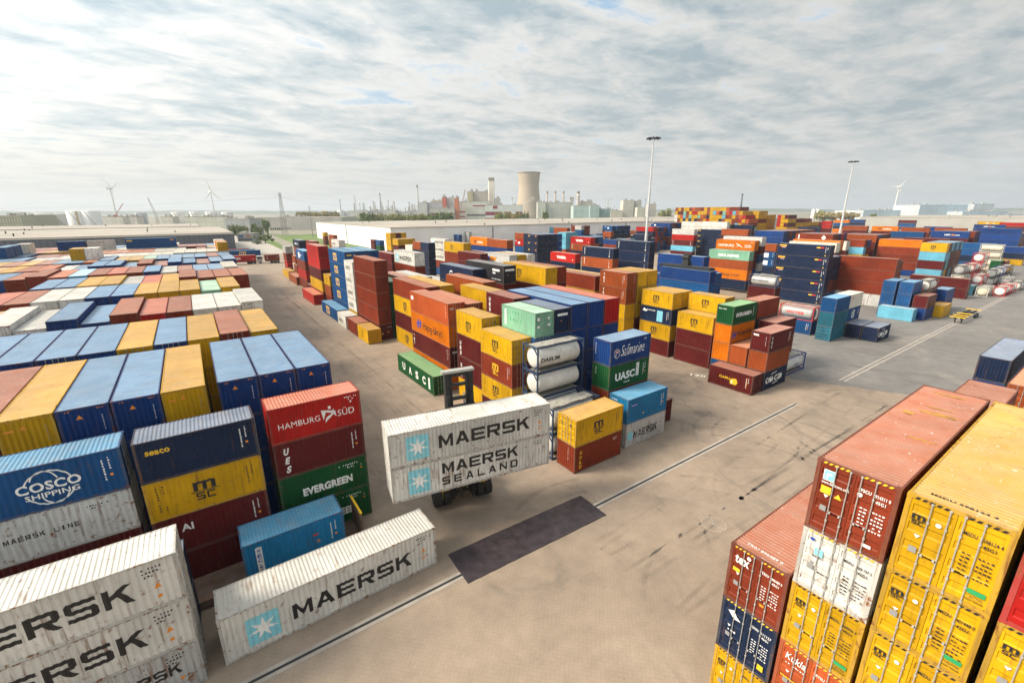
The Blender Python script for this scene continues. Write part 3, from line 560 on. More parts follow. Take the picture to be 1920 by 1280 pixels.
(-11.0,64.3,8.53,'t',40,2.896,'B','',0,0,'royal blue container roof, seventh from the aisle in the third row of the left field'),
(-13.5,64.3,9.17,'t',40,2.896,'B','',1,0,'royal blue container roof, eighth from the aisle in the third row of the left field'),
(-16.0,64.3,8.53,'t',40,2.896,'W','',0,0,'white container roof, ninth from the aisle in the third row of the left field'),
(-18.5,64.3,9.17,'t',40,2.896,'W','',1,0,'white container roof, tenth from the aisle in the third row of the left field'),
(2.7,78.6,9.3,'t',40,2.896,'Y','',1,0,'yellow container roof, first from the aisle in the fourth row of the left field'),
(0.2,78.6,8.98,'t',40,2.896,'g','',1,0,'mint green container roof, second from the aisle in the fourth row of the left field'),
(-2.3,78.6,9.3,'t',40,2.896,'Y','',0,0,'yellow container roof, third from the aisle in the fourth row of the left field'),
(-4.8,78.6,9.3,'t',40,2.896,'Y','',1,0,'yellow container roof, fourth from the aisle in the fourth row of the left field'),
(-7.3,78.6,9.3,'t',40,2.896,'Y','',0,0,'yellow container roof, fifth from the aisle in the fourth row of the left field'),
(-9.8,78.6,9.3,'t',40,2.896,'B','',1,0,'royal blue container roof, sixth from the aisle in the fourth row of the left field'),
(-12.3,78.6,9.3,'t',40,2.896,'B','',1,0,'royal blue container roof, seventh from the aisle in the fourth row of the left field'),
(-14.8,78.6,9.3,'t',40,2.896,'W','',0,0,'white container roof, eighth from the aisle in the fourth row of the left field'),
(-17.3,78.6,9.3,'t',40,2.896,'W','',1,0,'white container roof, ninth from the aisle in the fourth row of the left field'),
(-19.8,78.6,9.3,'t',40,2.896,'R','',0,0,'rust-red container roof, tenth from the aisle in the fourth row of the left field'),
(-22.3,78.6,9.3,'t',40,2.896,'r','',1,0,'bright red container roof, eleventh from the aisle in the fourth row of the left field'),
(5.1,91.6,9.4,'t',40,2.896,'R','',0,0,'rust-red container roof, first from the aisle in the fifth row of the left field'),
(2.6,91.6,9.4,'t',40,2.896,'R','',1,0,'rust-red container roof, second from the aisle in the fifth row of the left field'),
(0.1,91.6,9.4,'t',40,2.896,'R','',1,0,'rust-red container roof, third from the aisle in the fifth row of the left field'),
(-2.4,91.6,9.72,'t',40,2.896,'R','',0,0,'rust-red container roof, fourth from the aisle in the fifth row of the left field'),
(-4.9,91.6,9.08,'t',40,2.896,'Y','',1,0,'yellow container roof, fifth from the aisle in the fifth row of the left field'),
(-7.4,91.6,9.08,'t',40,2.896,'r','',0,0,'bright red container roof, sixth from the aisle in the fifth row of the left field'),
(-9.9,91.6,9.08,'t',40,2.896,'A','',1,0,'light grey container roof, seventh from the aisle in the fifth row of the left field'),
(-12.4,91.6,9.4,'t',40,2.896,'Y','',1,0,'yellow container roof, eighth from the aisle in the fifth row of the left field'),
(-14.9,91.6,9.4,'t',40,2.896,'Y','',0,0,'yellow container roof, ninth from the aisle in the fifth row of the left field'),
(-17.4,91.6,9.4,'t',40,2.896,'B','',1,0,'royal blue container roof, tenth from the aisle in the fifth row of the left field'),
(-19.9,91.6,9.4,'t',40,2.896,'B','',0,0,'royal blue container roof, eleventh from the aisle in the fifth row of the left field'),
(4.7,105,9.6,'t',40,2.896,'w','',1,0,'cream container roof, first from the aisle in the sixth row of the left field'),
(-5.3,105,9.28,'t',40,2.896,'W','',0,0,'white container roof, fifth from the aisle in the sixth row of the left field'),
(-7.8,105,9.6,'t',40,2.896,'B','',1,0,'royal blue container roof, sixth from the aisle in the sixth row of the left field'),
(-10.3,105,9.6,'t',40,2.896,'R','',0,0,'rust-red container roof, seventh from the aisle in the sixth row of the left field'),
(-12.8,105,9.6,'t',40,2.896,'r','',1,0,'bright red container roof, eighth from the aisle in the sixth row of the left field'),
(-15.3,105,9.6,'t',40,2.896,'R','',1,0,'rust-red container roof, ninth from the aisle in the sixth row of the left field'),
(-17.8,105,9.6,'t',40,2.896,'L','',0,0,'pale blue container roof, tenth from the aisle in the sixth row of the left field'),
(-20.3,105,9.6,'t',40,2.896,'o','',1,0,'salmon orange container roof, eleventh from the aisle in the sixth row of the left field'),
(-22.8,105,9.92,'t',40,2.896,'R','',0,0,'rust-red container roof, twelfth from the aisle in the sixth row of the left field'),
(-25.3,105,9.6,'t',40,2.896,'R','',1,0,'rust-red container roof, thirteenth from the aisle in the sixth row of the left field'),
(-27.8,105,9.6,'t',40,2.896,'B','',1,0,'royal blue container roof, fourteenth from the aisle in the sixth row of the left field'),
(-2.0,119,9.6,'t',40,2.896,'B','',1,0,'royal blue container roof, fourth from the aisle in the seventh row of the left field'),
(-4.5,119,9.92,'t',40,2.896,'B','',1,0,'royal blue container roof, fifth from the aisle in the seventh row of the left field'),
(-9.5,119,9.92,'t',40,2.896,'R','',1,0,'rust-red container roof, seventh from the aisle in the seventh row of the left field'),
(-14.5,119,9.92,'t',40,2.896,'B','',1,0,'royal blue container roof, ninth from the aisle in the seventh row of the left field'),
(-17.0,119,9.92,'t',40,2.896,'B','',1,0,'royal blue container roof, tenth from the aisle in the seventh row of the left field'),
(-24.5,119,9.6,'t',40,2.896,'o','',0,0,'salmon orange container roof, thirteenth from the aisle in the seventh row of the left field'),
(-27.0,119,9.6,'t',40,2.896,'R','',1,0,'rust-red container roof, fourteenth from the aisle in the seventh row of the left field'),
(-29.5,119,9.6,'t',40,2.896,'Y','',1,0,'yellow container roof, fifteenth from the aisle in the seventh row of the left field'),
(-22.0,133,9.6,'t',40,2.896,'B','',0,0,'royal blue container roof, twelfth from the aisle in the eighth row of the left field'),
(-29.5,133,9.6,'t',40,2.896,'Y','',1,0,'yellow container roof, fifteenth from the aisle in the eighth row of the left field'),
(-32.0,133,9.6,'t',40,2.896,'R','',1,0,'rust-red container roof, sixteenth from the aisle in the eighth row of the left field'),
(-22.3,139.8,12.45,'t',20,2.591,'Y','msc',1,0,'yellow container with black stacked lettering, standing on the left field beside a white one'),
(-19.8,139.8,12.45,'t',20,2.591,'W','',1,0,'white container, standing on the left field beside a yellow one'),
(-30.5,178,12.45,'s',20,2.591,'B','',1,0,'royal blue container, standing on the left field before the dark warehouse'),
(-24.2,178,12.45,'s',20,2.591,'A','',1,0,'light grey container, grey one on the left field before the dark warehouse'),
(-15.5,176,12.45,'s',40,2.896,'C','tag',1,0,'mid blue container, blue one lying across the left field before the warehouse'),
]
REST="""17.39,0.5,0.3,s,40,2.59,Y,1,mscd3
17.5,-2.1,0.0,s,40,2.9,Y,1,mscd4
17.5,-2.1,2.9,s,40,2.9,Y,1,mscd3
17.5,-2.1,5.8,s,40,2.59,Y,1,mscd2
17.39,3.07,0.0,s,40,2.9,Y,1,mscd4
-15.2,25.65,0,s,40,2.59,N,0,
-15.2,25.65,2.6,s,40,2.59,N,0,
31.2,3.4,0.9,s,40,2.59,R,0,
31.2,3.4,3.5,s,40,2.59,R,0,
31.2,3.4,6.1,s,40,2.59,R,0,
-11.1,30.75,0,s,20,2.59,M,0,
32.3,29.1,0,s,20,2.59,M,0,
45.5,0.9,0.0,s,40,2.59,C,0,
45.5,0.9,2.6,s,40,2.59,C,0,
45.5,0.9,5.2,s,40,2.59,L,0,
34.95,35.1,0,t,40,2.59,B,0,
34.95,35.1,2.4,t,40,2.59,B,0,
34.95,35.1,5.0,t,40,2.59,B,0,
37.5,35.1,0,t,40,2.59,B,0,
37.5,35.1,2.4,t,40,2.59,B,0,
37.5,35.1,5.0,t,40,2.59,B,0,
37.5,35.1,7.6,t,40,2.59,B,0,
29.8,42.2,0,t,20,2.59,M,0,
29.8,42.2,2.6,t,20,2.59,M,0,
29.8,42.2,5.2,t,20,2.59,M,0,
29.8,42.2,7.8,t,20,2.59,M,0,
27.9,50.0,0,t,40,2.59,G,1,
27.9,50.0,2.6,t,40,2.9,G,1,
27.9,50.0,5.5,t,40,2.9,M,1,
32.4,47.6,0.0,t,40,2.34,R,0,
32.4,47.6,2.3,t,40,2.34,B,0,
32.4,47.6,4.7,t,40,2.34,Y,0,
32.4,47.6,7.0,t,40,2.59,Y,0,
34.91,57.34,0,t,40,2.59,G,0,
34.91,57.34,1.2,t,40,2.59,G,0,
34.91,57.34,3.8,t,40,2.9,M,0,
34.91,57.34,6.7,t,40,2.9,M,0,
58.1,2.9,0,s,40,2.59,R,0,
58.1,2.9,2.6,s,40,2.59,R,0,
58.13,28.66,0,s,20,2.59,G,0,
58.2,31.2,0,s,20,2.59,C,0,
37.39,64.73,0.0,t,40,2.54,M,1,
37.39,64.73,2.5,t,40,2.59,M,0,
37.39,64.73,5.1,t,40,2.59,M,0,
37.39,64.73,7.7,t,40,2.9,N,0,
67.2,6.35,0,s,40,2.59,B,0,
67.2,6.35,2.6,s,40,2.59,B,0,
64.4,28.4,0,s,20,2.59,R,0,
64.4,28.4,2.6,s,20,2.59,R,0,
30.9,63.5,0.0,t,45,2.91,R,0,
30.9,63.5,2.9,t,45,2.9,R,0,
30.9,63.5,5.8,t,45,2.9,R,0,
39.92,59.27,0.0,t,40,3.44,K,1,
39.92,59.27,3.4,t,40,2.59,M,0,
39.92,59.27,6.0,t,40,2.59,M,0,
39.92,59.27,8.6,t,40,2.9,M,0,
64.6,31.2,0,s,20,2.59,M,0,
64.6,31.2,2.6,s,20,2.59,M,0,
64.6,31.2,5.2,s,20,2.59,N,0,dots
62.9,35.2,0,t,20,2.59,M,0,
62.9,35.2,2.6,t,20,2.59,M,0,
62.9,35.2,5.2,t,20,2.59,Y,0,
45.73,55.85,0.7,t,40,2.59,M,0,
45.73,55.85,3.3,t,40,2.59,Y,0,
45.73,55.85,5.9,t,40,2.59,M,0,
45.73,55.85,8.5,t,40,2.59,M,1,x
48.27,56.48,0.0,t,40,2.9,B,1,
48.27,56.48,2.9,t,40,2.9,R,1,
48.27,56.48,5.8,t,40,2.9,B,1,
48.27,56.48,8.7,t,40,2.59,M,0,
62.7,42.1,0,t,20,2.59,M,0,
62.7,42.1,2.6,t,20,2.59,Y,0,
62.7,42.1,5.2,t,20,2.59,N,0,
57.4,49.2,0,t,20,2.59,Y,0,x
60.0,49.1,0,t,20,2.59,M,0,
60.0,49.1,2.6,t,20,2.59,M,0,
60.0,49.1,5.2,t,20,2.59,Y,0,
60.0,49.1,7.8,t,20,2.59,Y,0,
62.6,49.1,0,t,20,2.59,M,0,
62.6,49.1,2.6,t,20,2.59,M,0,
62.6,49.1,5.2,t,20,2.59,Y,0,
62.6,49.1,7.8,t,20,2.59,Y,0,
39.09,76.9,0.0,t,40,2.19,M,1,
39.09,76.9,2.2,t,40,2.19,A,0,
39.09,76.9,4.4,t,40,2.59,A,0,
39.09,76.9,7.0,t,40,2.59,A,0,
57.73,56.67,0.9,t,40,2.59,R,0,
57.73,56.67,3.5,t,40,2.59,R,0,
57.73,56.67,6.1,t,40,2.9,Y,0,
60.14,57.56,0.0,t,40,3.14,M,0,
60.14,57.56,3.1,t,40,3.14,M,1,
60.14,57.56,6.3,t,40,2.59,Y,0,
60.14,57.56,8.9,t,40,2.59,Y,0,
28.4,79.0,0,t,45,2.59,G,1,
28.4,79.0,2.2,t,45,2.9,G,1,
28.4,79.0,5.1,t,45,2.9,G,1,
28.4,79.0,8.0,t,45,2.59,G,1,
31.2,79.0,0.0,t,40,2.71,S,0,
31.2,79.0,2.7,t,40,2.71,S,1,
31.2,79.0,5.4,t,40,2.59,S,0,
31.2,79.0,8.0,t,40,2.9,S,0,
33.9,78.0,0.0,t,40,2.76,W,1,
33.9,78.0,2.8,t,40,2.76,W,1,
33.9,78.0,5.5,t,40,2.59,W,0,
33.9,78.0,8.1,t,40,2.9,W,0,
26.1,93.3,0.0,t,20,2.59,Y,0,
26.1,93.3,2.6,t,20,2.59,W,0,maersks
26.1,93.3,5.2,t,20,2.59,W,0,maersks
39.74,93.83,0.0,t,40,2.74,M,1,
39.74,93.83,2.7,t,40,2.74,C,1,
39.74,93.83,5.5,t,40,2.74,M,1,
97.2,30.9,0,s,20,2.59,w,0,
26.7,100.7,0.0,t,45,2.9,C,1,nbox
29.25,100.7,0.0,t,45,2.9,C,1,
29.25,100.7,2.9,t,45,2.9,M,0,
29.25,100.7,5.8,t,45,2.9,M,1,
29.25,100.7,8.7,t,45,2.9,C,1,
29.25,100.7,11.6,t,45,2.9,C,1,
31.8,100.7,0.0,t,45,2.9,C,1,
31.8,100.7,2.9,t,45,2.9,M,1,
31.8,100.7,5.8,t,45,2.9,R,1,
31.8,100.7,8.7,t,45,2.9,C,1,
31.8,100.7,11.6,t,45,2.9,C,1,
96.54,58.51,0.0,t,45,1.12,R,1,
96.54,58.51,1.1,t,45,2.59,C,0,
103.55,47.03,0.0,t,20,1.02,M,0,
103.55,47.03,1.0,t,20,2.59,M,0,
65.47,94.43,0.0,t,40,2.27,C,0,
65.47,94.43,2.3,t,40,2.27,A,1,
65.47,94.43,4.5,t,40,2.27,M,1,
65.47,94.43,6.8,t,40,2.59,A,0,
99.04,58.51,0.8,t,40,2.59,C,0,
99.04,58.51,3.4,t,40,2.59,C,0,
99.04,58.51,6.0,t,40,2.59,C,0,
68.0,94.06,0.0,t,40,2.26,R,0,
68.0,94.06,2.3,t,40,2.26,R,0,
68.0,94.06,4.5,t,40,2.26,Y,1,
68.0,94.06,6.8,t,40,2.59,Y,1,
68.0,94.06,9.4,t,40,2.59,Y,1,
70.47,93.53,0.0,t,40,2.26,B,1,
70.47,93.53,2.3,t,40,2.26,R,1,
70.47,93.53,4.5,t,40,2.26,B,1,
70.47,93.53,6.8,t,40,2.59,W,1,
70.47,93.53,9.4,t,40,2.59,W,1,
26.4,114.9,0,t,20,2.59,R,0,
26.4,114.9,2.6,t,20,2.59,S,0,
26.4,114.9,5.2,t,20,2.59,Y,0,mscv
61.7,102.53,0.0,t,40,2.27,C,1,
61.7,102.53,2.3,t,40,2.27,M,1,
61.7,102.53,4.5,t,40,2.27,R,1,
61.7,102.53,6.8,t,40,2.59,M,0,
101.03,70.77,1.1,t,40,2.59,C,1,
101.03,70.77,3.7,t,40,2.9,B,1,
66.73,106.61,6.5,t,40,2.59,M,0,
66.73,106.61,9.1,t,40,2.59,M,1,
63.71,114.83,5.6,t,40,2.59,R,0,
26.0,121.6,0.0,t,45,2.9,R,1,
124.6,28.8,0,s,20,2.59,C,1,
124.2,31.6,0,s,20,2.59,C,1,
95.81,87.71,3.9,t,40,2.9,N,0,
45.06,122.36,6.3,t,40,2.59,M,0,
131.3,27.6,0,s,20,2.59,M,0,
131.3,27.6,2.6,s,20,2.59,M,0,
127.86,45.87,0.0,t,40,2.9,B,0,
127.86,45.87,2.9,t,40,2.9,R,1,
127.86,45.87,5.8,t,40,2.9,N,0,
127.86,45.87,8.7,t,40,2.9,N,1,
130.36,45.87,0.0,t,40,2.9,B,1,
130.36,45.87,2.9,t,40,2.9,M,1,
130.36,45.87,5.8,t,40,2.9,N,0,
130.36,45.87,8.7,t,40,2.9,N,1,
26.3,137.5,0,t,20,2.59,M,0,
137.11,47.34,5.4,t,40,2.9,N,0,
137.11,47.34,8.3,t,40,2.9,N,1,
138.5,25.9,0,s,20,2.59,B,0,
139.64,35.9,5.6,t,40,2.59,R,0,
139.64,35.9,8.2,t,40,2.59,R,0,
61.38,133.51,2.7,t,20,2.71,N,0,
61.38,133.51,5.4,t,20,2.59,N,0,
61.38,133.51,8.0,t,20,2.59,N,0,
27.0,145.7,0,t,40,2.9,R,1,
27.0,145.7,2.9,t,40,2.9,r,1,
27.0,145.7,5.8,t,40,2.9,R,1,
131.57,69.0,0.7,t,20,2.59,r,0,
29.7,146.2,2.9,t,40,2.9,r,0,
29.7,146.2,5.8,t,40,2.9,r,0,
85.05,124.06,8.3,t,40,2.59,B,0,
61.54,139.82,7.9,t,20,2.59,N,0,
61.54,139.82,10.5,t,20,2.59,S,0,
143.41,51.16,8.8,t,40,2.59,M,0,
136.04,69.46,0.0,t,40,2.84,R,1,
136.04,69.46,2.8,t,40,2.84,B,1,
136.04,69.46,5.7,t,40,2.84,M,1,
136.04,69.46,8.5,t,40,2.59,M,0,
138.66,68.85,0.0,t,40,2.46,R,0,
138.66,68.85,2.5,t,40,2.46,C,0,
138.66,68.85,4.9,t,40,2.46,A,1,
138.66,68.85,7.4,t,40,2.46,C,1,
138.66,68.85,9.9,t,40,2.46,M,1,
146.19,51.47,9.3,t,40,2.59,M,0,
26.21,158.2,0,t,45,2.59,S,1,
61.3,146.15,6.5,t,20,2.59,w,0,
61.3,146.15,9.1,t,20,2.59,w,0,
28.72,168.96,0,t,20,2.59,R,0,
28.72,168.96,2.6,t,20,2.59,R,0,
153.88,52.52,8.8,t,40,2.59,M,0,
153.88,52.52,11.4,t,40,2.59,w,1,
74.12,146.67,0.0,t,40,2.71,C,1,
74.12,146.67,2.7,t,40,2.71,R,1,
74.12,146.67,5.4,t,40,2.59,W,0,maersk
74.12,146.67,8.0,t,40,2.59,W,0,maersk
74.12,146.67,10.6,t,40,2.59,W,0,maersk
87.46,140.24,8.0,t,40,2.59,B,0,
26.83,175.47,0,t,40,2.59,Y,0,mscv
173.09,27.45,0.0,s,20,2.59,T,1,
108.76,138.15,1.0,t,20,2.59,N,0,
108.76,138.15,3.6,t,20,2.59,N,0,
108.76,138.15,6.2,t,20,2.59,N,0,tag
108.76,138.15,8.8,t,20,2.59,N,0,tag
108.76,138.15,11.4,t,20,2.59,N,0,tag
28.73,187.76,0,t,20,2.59,R,1,
28.73,187.76,2.6,t,20,2.59,r,1,
28.73,187.76,5.2,t,20,2.59,R,1,
28.73,187.76,7.8,t,20,2.59,A,1,
29.52,175.2,2.6,t,20,2.59,W,0,
29.52,175.2,5.2,t,20,2.59,S,0,
111.26,138.15,0.0,t,40,3.64,C,1,
111.26,138.15,3.6,t,40,2.59,N,0,
111.26,138.15,6.2,t,40,2.59,N,0,
111.26,138.15,8.8,t,40,2.59,N,0,
111.26,138.15,11.4,t,40,2.59,N,0,
113.76,138.15,0.0,t,40,3.64,R,1,
113.76,138.15,3.6,t,40,2.59,N,0,
113.76,138.15,6.2,t,40,2.59,N,0,
113.76,138.15,8.8,t,40,2.59,N,0,
113.76,138.15,11.4,t,40,2.59,N,0,
116.26,138.15,6.2,t,40,2.59,N,0,
116.26,138.15,8.8,t,40,2.59,N,0,
116.26,138.15,11.4,t,40,2.59,N,0,
118.76,138.15,6.2,t,40,2.59,B,0,
118.76,138.15,8.8,t,40,2.59,B,0,
118.76,138.15,11.4,t,40,2.59,C,0,
165.97,77.29,0.9,t,20,2.59,N,0,
165.97,77.29,3.5,t,20,2.59,C,0,wp
165.97,77.29,6.1,t,20,2.59,C,0,wp
165.97,77.29,8.7,t,20,2.59,S,0,
111.72,151.12,3.6,t,20,2.59,B,0,
111.72,151.12,6.2,t,20,2.59,C,0,
111.72,151.12,8.8,t,20,2.59,r,0,cir
111.72,151.12,11.4,t,20,2.59,S,0,
33.4,186.0,3.8,t,40,2.9,N,0,
33.4,186.0,6.7,t,40,2.9,S,1,
33.4,186.0,9.6,t,40,2.9,N,1,lines
185.44,36.83,2.6,t,20,2.59,Y,0,
185.44,36.83,5.2,t,20,2.59,L,0,
185.44,36.83,7.8,t,20,2.59,L,0,
185.44,36.83,10.4,t,20,2.59,M,0,
187.94,36.83,2.6,t,20,2.59,M,0,
187.94,36.83,5.2,t,20,2.59,M,0,
187.94,36.83,7.8,t,20,2.59,M,0,
187.94,36.83,10.4,t,20,2.59,L,0,
69.05,178.71,4.2,t,20,2.59,Y,0,
69.05,178.71,6.8,t,20,2.59,M,0,
69.05,178.71,9.4,t,20,2.59,Y,1,mscv
29.89,193.8,0,t,20,2.59,Y,0,
71.55,178.71,6.8,t,20,2.59,M,0,
71.55,178.71,9.4,t,20,2.59,Y,1,
74.05,178.71,6.8,t,20,2.59,M,0,
74.05,178.71,9.4,t,20,2.59,Y,1,
136.25,137.42,3.6,t,40,2.59,N,0,
136.25,137.42,6.2,t,40,2.9,S,0,bar
190.44,36.83,2.6,t,20,2.59,L,0,
190.44,36.83,5.2,t,20,2.59,M,0,
190.44,36.83,7.8,t,20,2.59,M,0,
190.44,36.83,10.4,t,20,2.59,C,0,
138.75,137.42,6.8,t,40,2.59,S,0,
138.75,137.42,9.4,t,40,2.59,N,0,
192.94,36.83,0.0,t,20,2.59,L,0,
192.94,36.83,2.6,t,20,2.59,M,0,
192.94,36.83,5.2,t,20,2.59,R,0,
192.94,36.83,7.8,t,20,2.59,M,0,
192.94,36.83,10.4,t,20,2.59,L,0,
39.38,192.45,6.4,t,40,2.59,R,0,
39.38,192.45,9.0,t,40,2.59,R,0,
141.25,137.42,6.8,t,40,2.59,N,0,
141.25,137.42,9.4,t,40,2.59,C,0,
49.4,192.27,6.1,t,40,2.59,A,0,
49.4,192.27,8.7,t,40,2.9,W,0,maersks
195.44,36.83,0.0,t,20,2.59,B,1,
195.44,36.83,2.6,t,20,2.59,M,0,
195.44,36.83,5.2,t,20,2.59,M,0,
195.44,36.83,7.8,t,20,2.59,R,0,
195.44,36.83,10.4,t,20,2.59,C,0,
186.88,68.44,9.1,t,40,2.59,R,0,
197.94,36.83,0.0,t,20,2.59,L,1,
197.94,36.83,2.6,t,20,2.59,C,0,
197.94,36.83,5.2,t,20,2.59,M,0,
197.94,36.83,7.8,t,20,2.59,M,0,
197.94,36.83,10.4,t,20,2.59,L,0,
189.38,68.44,9.1,t,40,2.59,N,0,
189.38,68.44,11.7,t,40,2.59,M,0,
191.88,68.44,9.1,t,40,2.59,M,0,
191.88,68.44,11.7,t,40,2.59,N,0,
194.38,68.44,9.1,t,40,2.59,N,0,
194.38,68.44,11.7,t,40,2.59,r,0,
198.68,62.3,4.4,t,20,2.59,Y,0,
196.88,68.44,9.1,t,40,2.59,r,0,
196.88,68.44,11.7,t,40,2.59,B,0,
201.31,61.95,4.3,t,20,2.59,Y,0,
201.31,61.95,6.9,t,20,2.59,R,0,
201.31,61.95,9.5,t,20,2.59,C,0,
73.57,198.97,2.9,t,20,2.86,B,0,
73.57,198.97,5.7,t,20,2.59,Y,0,
73.57,198.97,8.3,t,20,2.59,Y,1,
73.57,198.97,10.9,t,20,2.59,Y,1,mscv
206.63,48.43,0.0,t,40,2.04,B,1,
206.63,48.43,2.0,t,40,2.59,R,0,
76.07,198.97,8.3,t,20,2.59,Y,1,
76.07,198.97,10.9,t,20,2.59,M,1,
78.57,198.97,8.3,t,20,2.59,Y,1,
78.57,198.97,10.9,t,20,2.59,Y,1,
209.13,48.43,7.2,t,40,2.59,R,0,
209.13,48.43,9.8,t,40,2.59,R,0,
212.37,42.97,7.7,t,40,2.59,M,0,
144.42,161.84,2.6,t,20,2.59,S,0,
144.42,161.84,5.2,t,20,2.59,L,0,
144.42,161.84,7.8,t,20,2.59,L,0,
144.42,161.84,10.4,t,20,2.59,L,0,
207.9,61.92,5.6,t,40,2.81,M,0,
207.9,61.92,8.4,t,40,2.59,M,0,
215.02,49.2,7.1,t,40,2.59,R,0,
215.02,49.2,9.6,t,40,2.59,R,0,
218.21,49.49,7.0,t,40,2.59,R,0,
218.21,49.49,9.6,t,40,2.59,K,0,
146.92,161.84,2.6,t,20,2.61,C,1,
146.92,161.84,5.2,t,20,2.59,S,0,
146.92,161.84,7.8,t,20,2.59,C,0,
146.92,161.84,10.4,t,20,2.59,L,0,
210.4,61.92,5.6,t,40,2.81,C,1,
210.4,61.92,8.4,t,40,2.59,M,0,
210.4,61.92,11.0,t,40,2.59,C,0,
149.42,161.84,7.8,t,20,2.59,C,0,
149.42,161.84,10.4,t,20,2.59,L,0,
212.9,61.92,8.4,t,40,2.59,M,0,
212.9,61.92,11.0,t,40,2.59,M,0,
215.4,61.92,8.4,t,40,2.59,C,0,
215.4,61.92,11.0,t,40,2.59,M,0,
199.04,105.36,9.3,t,40,2.59,M,0,
205.58,93.53,5.9,t,40,2.94,M,1,
205.58,93.53,8.8,t,40,2.59,B,0,
217.9,61.92,8.4,t,40,2.59,M,0,
217.9,61.92,11.0,t,40,2.59,M,0,
208.08,93.53,8.8,t,40,2.59,B,0,
208.08,93.53,11.4,t,40,2.59,N,0,
220.4,61.92,8.4,t,40,2.59,B,0,
220.4,61.92,11.0,t,40,2.59,M,0,
227.29,31.29,0.3,s,20,2.59,T,0,
227.29,31.29,2.9,s,20,2.59,G,0,
233.32,30.71,0,s,20,2.59,A,0,
233.32,30.71,2.5,s,20,2.59,R,0,
210.58,93.53,8.8,t,40,2.59,M,0,
210.58,93.53,11.4,t,40,2.59,R,0,
201.77,115.96,0.0,t,40,3.08,N,1,
201.77,115.96,3.1,t,40,3.08,N,0,
201.77,115.96,6.2,t,40,2.59,N,0,
201.77,115.96,8.7,t,40,2.59,N,0,
201.77,115.96,11.3,t,40,2.59,N,0,
213.08,93.53,8.8,t,40,2.59,B,0,
213.08,93.53,11.4,t,40,2.59,N,0,
204.29,115.96,8.7,t,40,2.59,N,0,
204.29,115.96,11.3,t,40,2.59,N,0,
195.59,129.06,0.0,t,40,3.64,M,1,
206.89,122.43,0.0,t,40,3.42,N,1,
206.89,122.43,3.4,t,40,2.59,N,0,tag
206.89,122.43,6.0,t,40,2.59,N,0,tag
206.89,122.43,8.6,t,40,2.59,N,0,tag
206.89,122.43,11.2,t,40,2.59,N,0,tag
215.58,93.53,8.8,t,40,2.59,M,0,
215.58,93.53,11.4,t,40,2.59,R,0,
210.09,117.8,8.6,t,40,2.59,N,0,
210.09,117.8,11.2,t,40,2.59,N,0,
218.08,93.53,8.8,t,40,2.59,B,0,
218.08,93.53,11.4,t,40,2.59,N,0,
220.58,93.53,8.8,t,40,2.59,M,0,
220.58,93.53,11.4,t,40,2.59,S,0,
78.65,228.63,3.5,t,20,2.59,G,0,
78.65,228.63,6.1,t,20,2.59,C,0,
223.08,93.53,8.8,t,40,2.59,N,0,
223.08,93.53,11.4,t,40,2.59,R,0,
225.58,93.53,8.8,t,40,2.59,M,0,
225.58,93.53,11.4,t,40,2.59,S,0,
228.08,93.53,8.8,t,40,2.59,N,0,
228.08,93.53,11.4,t,40,2.59,R,0,
78.22,235.38,3.5,t,20,2.59,M,0,
78.22,235.38,6.1,t,20,2.59,M,0,
230.58,93.53,8.8,t,40,2.59,M,0,
230.58,93.53,11.4,t,40,2.59,S,0,
233.08,93.53,8.8,t,40,2.59,N,0,
233.08,93.53,11.4,t,40,2.59,R,0,
198.34,157.48,5.3,t,40,2.59,N,0,
198.34,157.48,7.9,t,40,2.59,N,0,tag
221.22,128.11,11.8,t,45,2.59,W,0,
188.7,174.96,6.1,t,20,2.59,N,0,tag
188.7,174.96,8.7,t,20,2.9,S,0,
223.28,141.96,11.7,t,45,2.59,W,0,
223.28,141.96,14.3,t,45,2.59,W,0,
232.04,131.94,10.3,t,45,2.59,K,0,
232.04,131.94,12.9,t,45,2.59,K,0,dfds
238.38,124.36,7.5,t,45,2.5,C,0,
238.38,124.36,10.0,t,45,2.59,N,0,
238.38,124.36,12.6,t,45,2.59,N,0,
269.18,39.59,0.0,t,40,1.23,C,1,
271.66,48.98,7.9,t,40,2.59,M,0,
183.37,204.88,7.8,t,40,2.59,S,0,
183.37,204.88,10.4,t,40,2.59,S,0,
274.85,48.19,3.7,t,40,2.59,N,0,
274.85,48.19,6.2,t,40,2.59,C,0,
219.28,171.3,5.7,t,40,2.59,N,0,
219.28,171.3,8.3,t,40,2.59,N,0,
219.28,171.3,10.9,t,40,2.59,r,0,
270.99,63.59,7.6,t,40,2.59,M,0,
277.73,48.3,8.2,t,40,2.59,M,0,
277.73,48.3,10.8,t,40,2.59,R,0,
221.78,171.3,5.4,t,40,2.59,R,0,
221.78,171.3,8.0,t,40,2.59,r,0,
221.78,171.3,10.6,t,40,2.59,R,0,
185.88,211.82,7.8,t,40,2.59,C,0,
185.88,211.82,10.4,t,40,2.59,T,0,
280.25,48.3,8.2,t,40,2.59,M,0,
280.25,48.3,10.8,t,40,2.59,R,0,
224.28,171.3,2.8,t,40,2.59,N,0,
224.28,171.3,5.4,t,40,2.59,R,0,
224.28,171.3,8.0,t,40,2.59,B,0,
224.28,171.3,10.6,t,40,2.59,N,0,
281.15,32.51,0,t,40,2.59,Y,0,
226.78,171.3,0.0,t,40,2.84,N,1,
226.78,171.3,2.8,t,40,2.59,R,0,
226.78,171.3,5.4,t,40,2.59,N,0,
226.78,171.3,8.0,t,40,2.59,R,0,
226.78,171.3,10.6,t,40,2.59,B,0,
282.77,48.3,8.2,t,40,2.59,N,0,
282.77,48.3,10.8,t,40,2.59,B,0,
229.28,171.3,0.0,t,40,2.84,B,0,
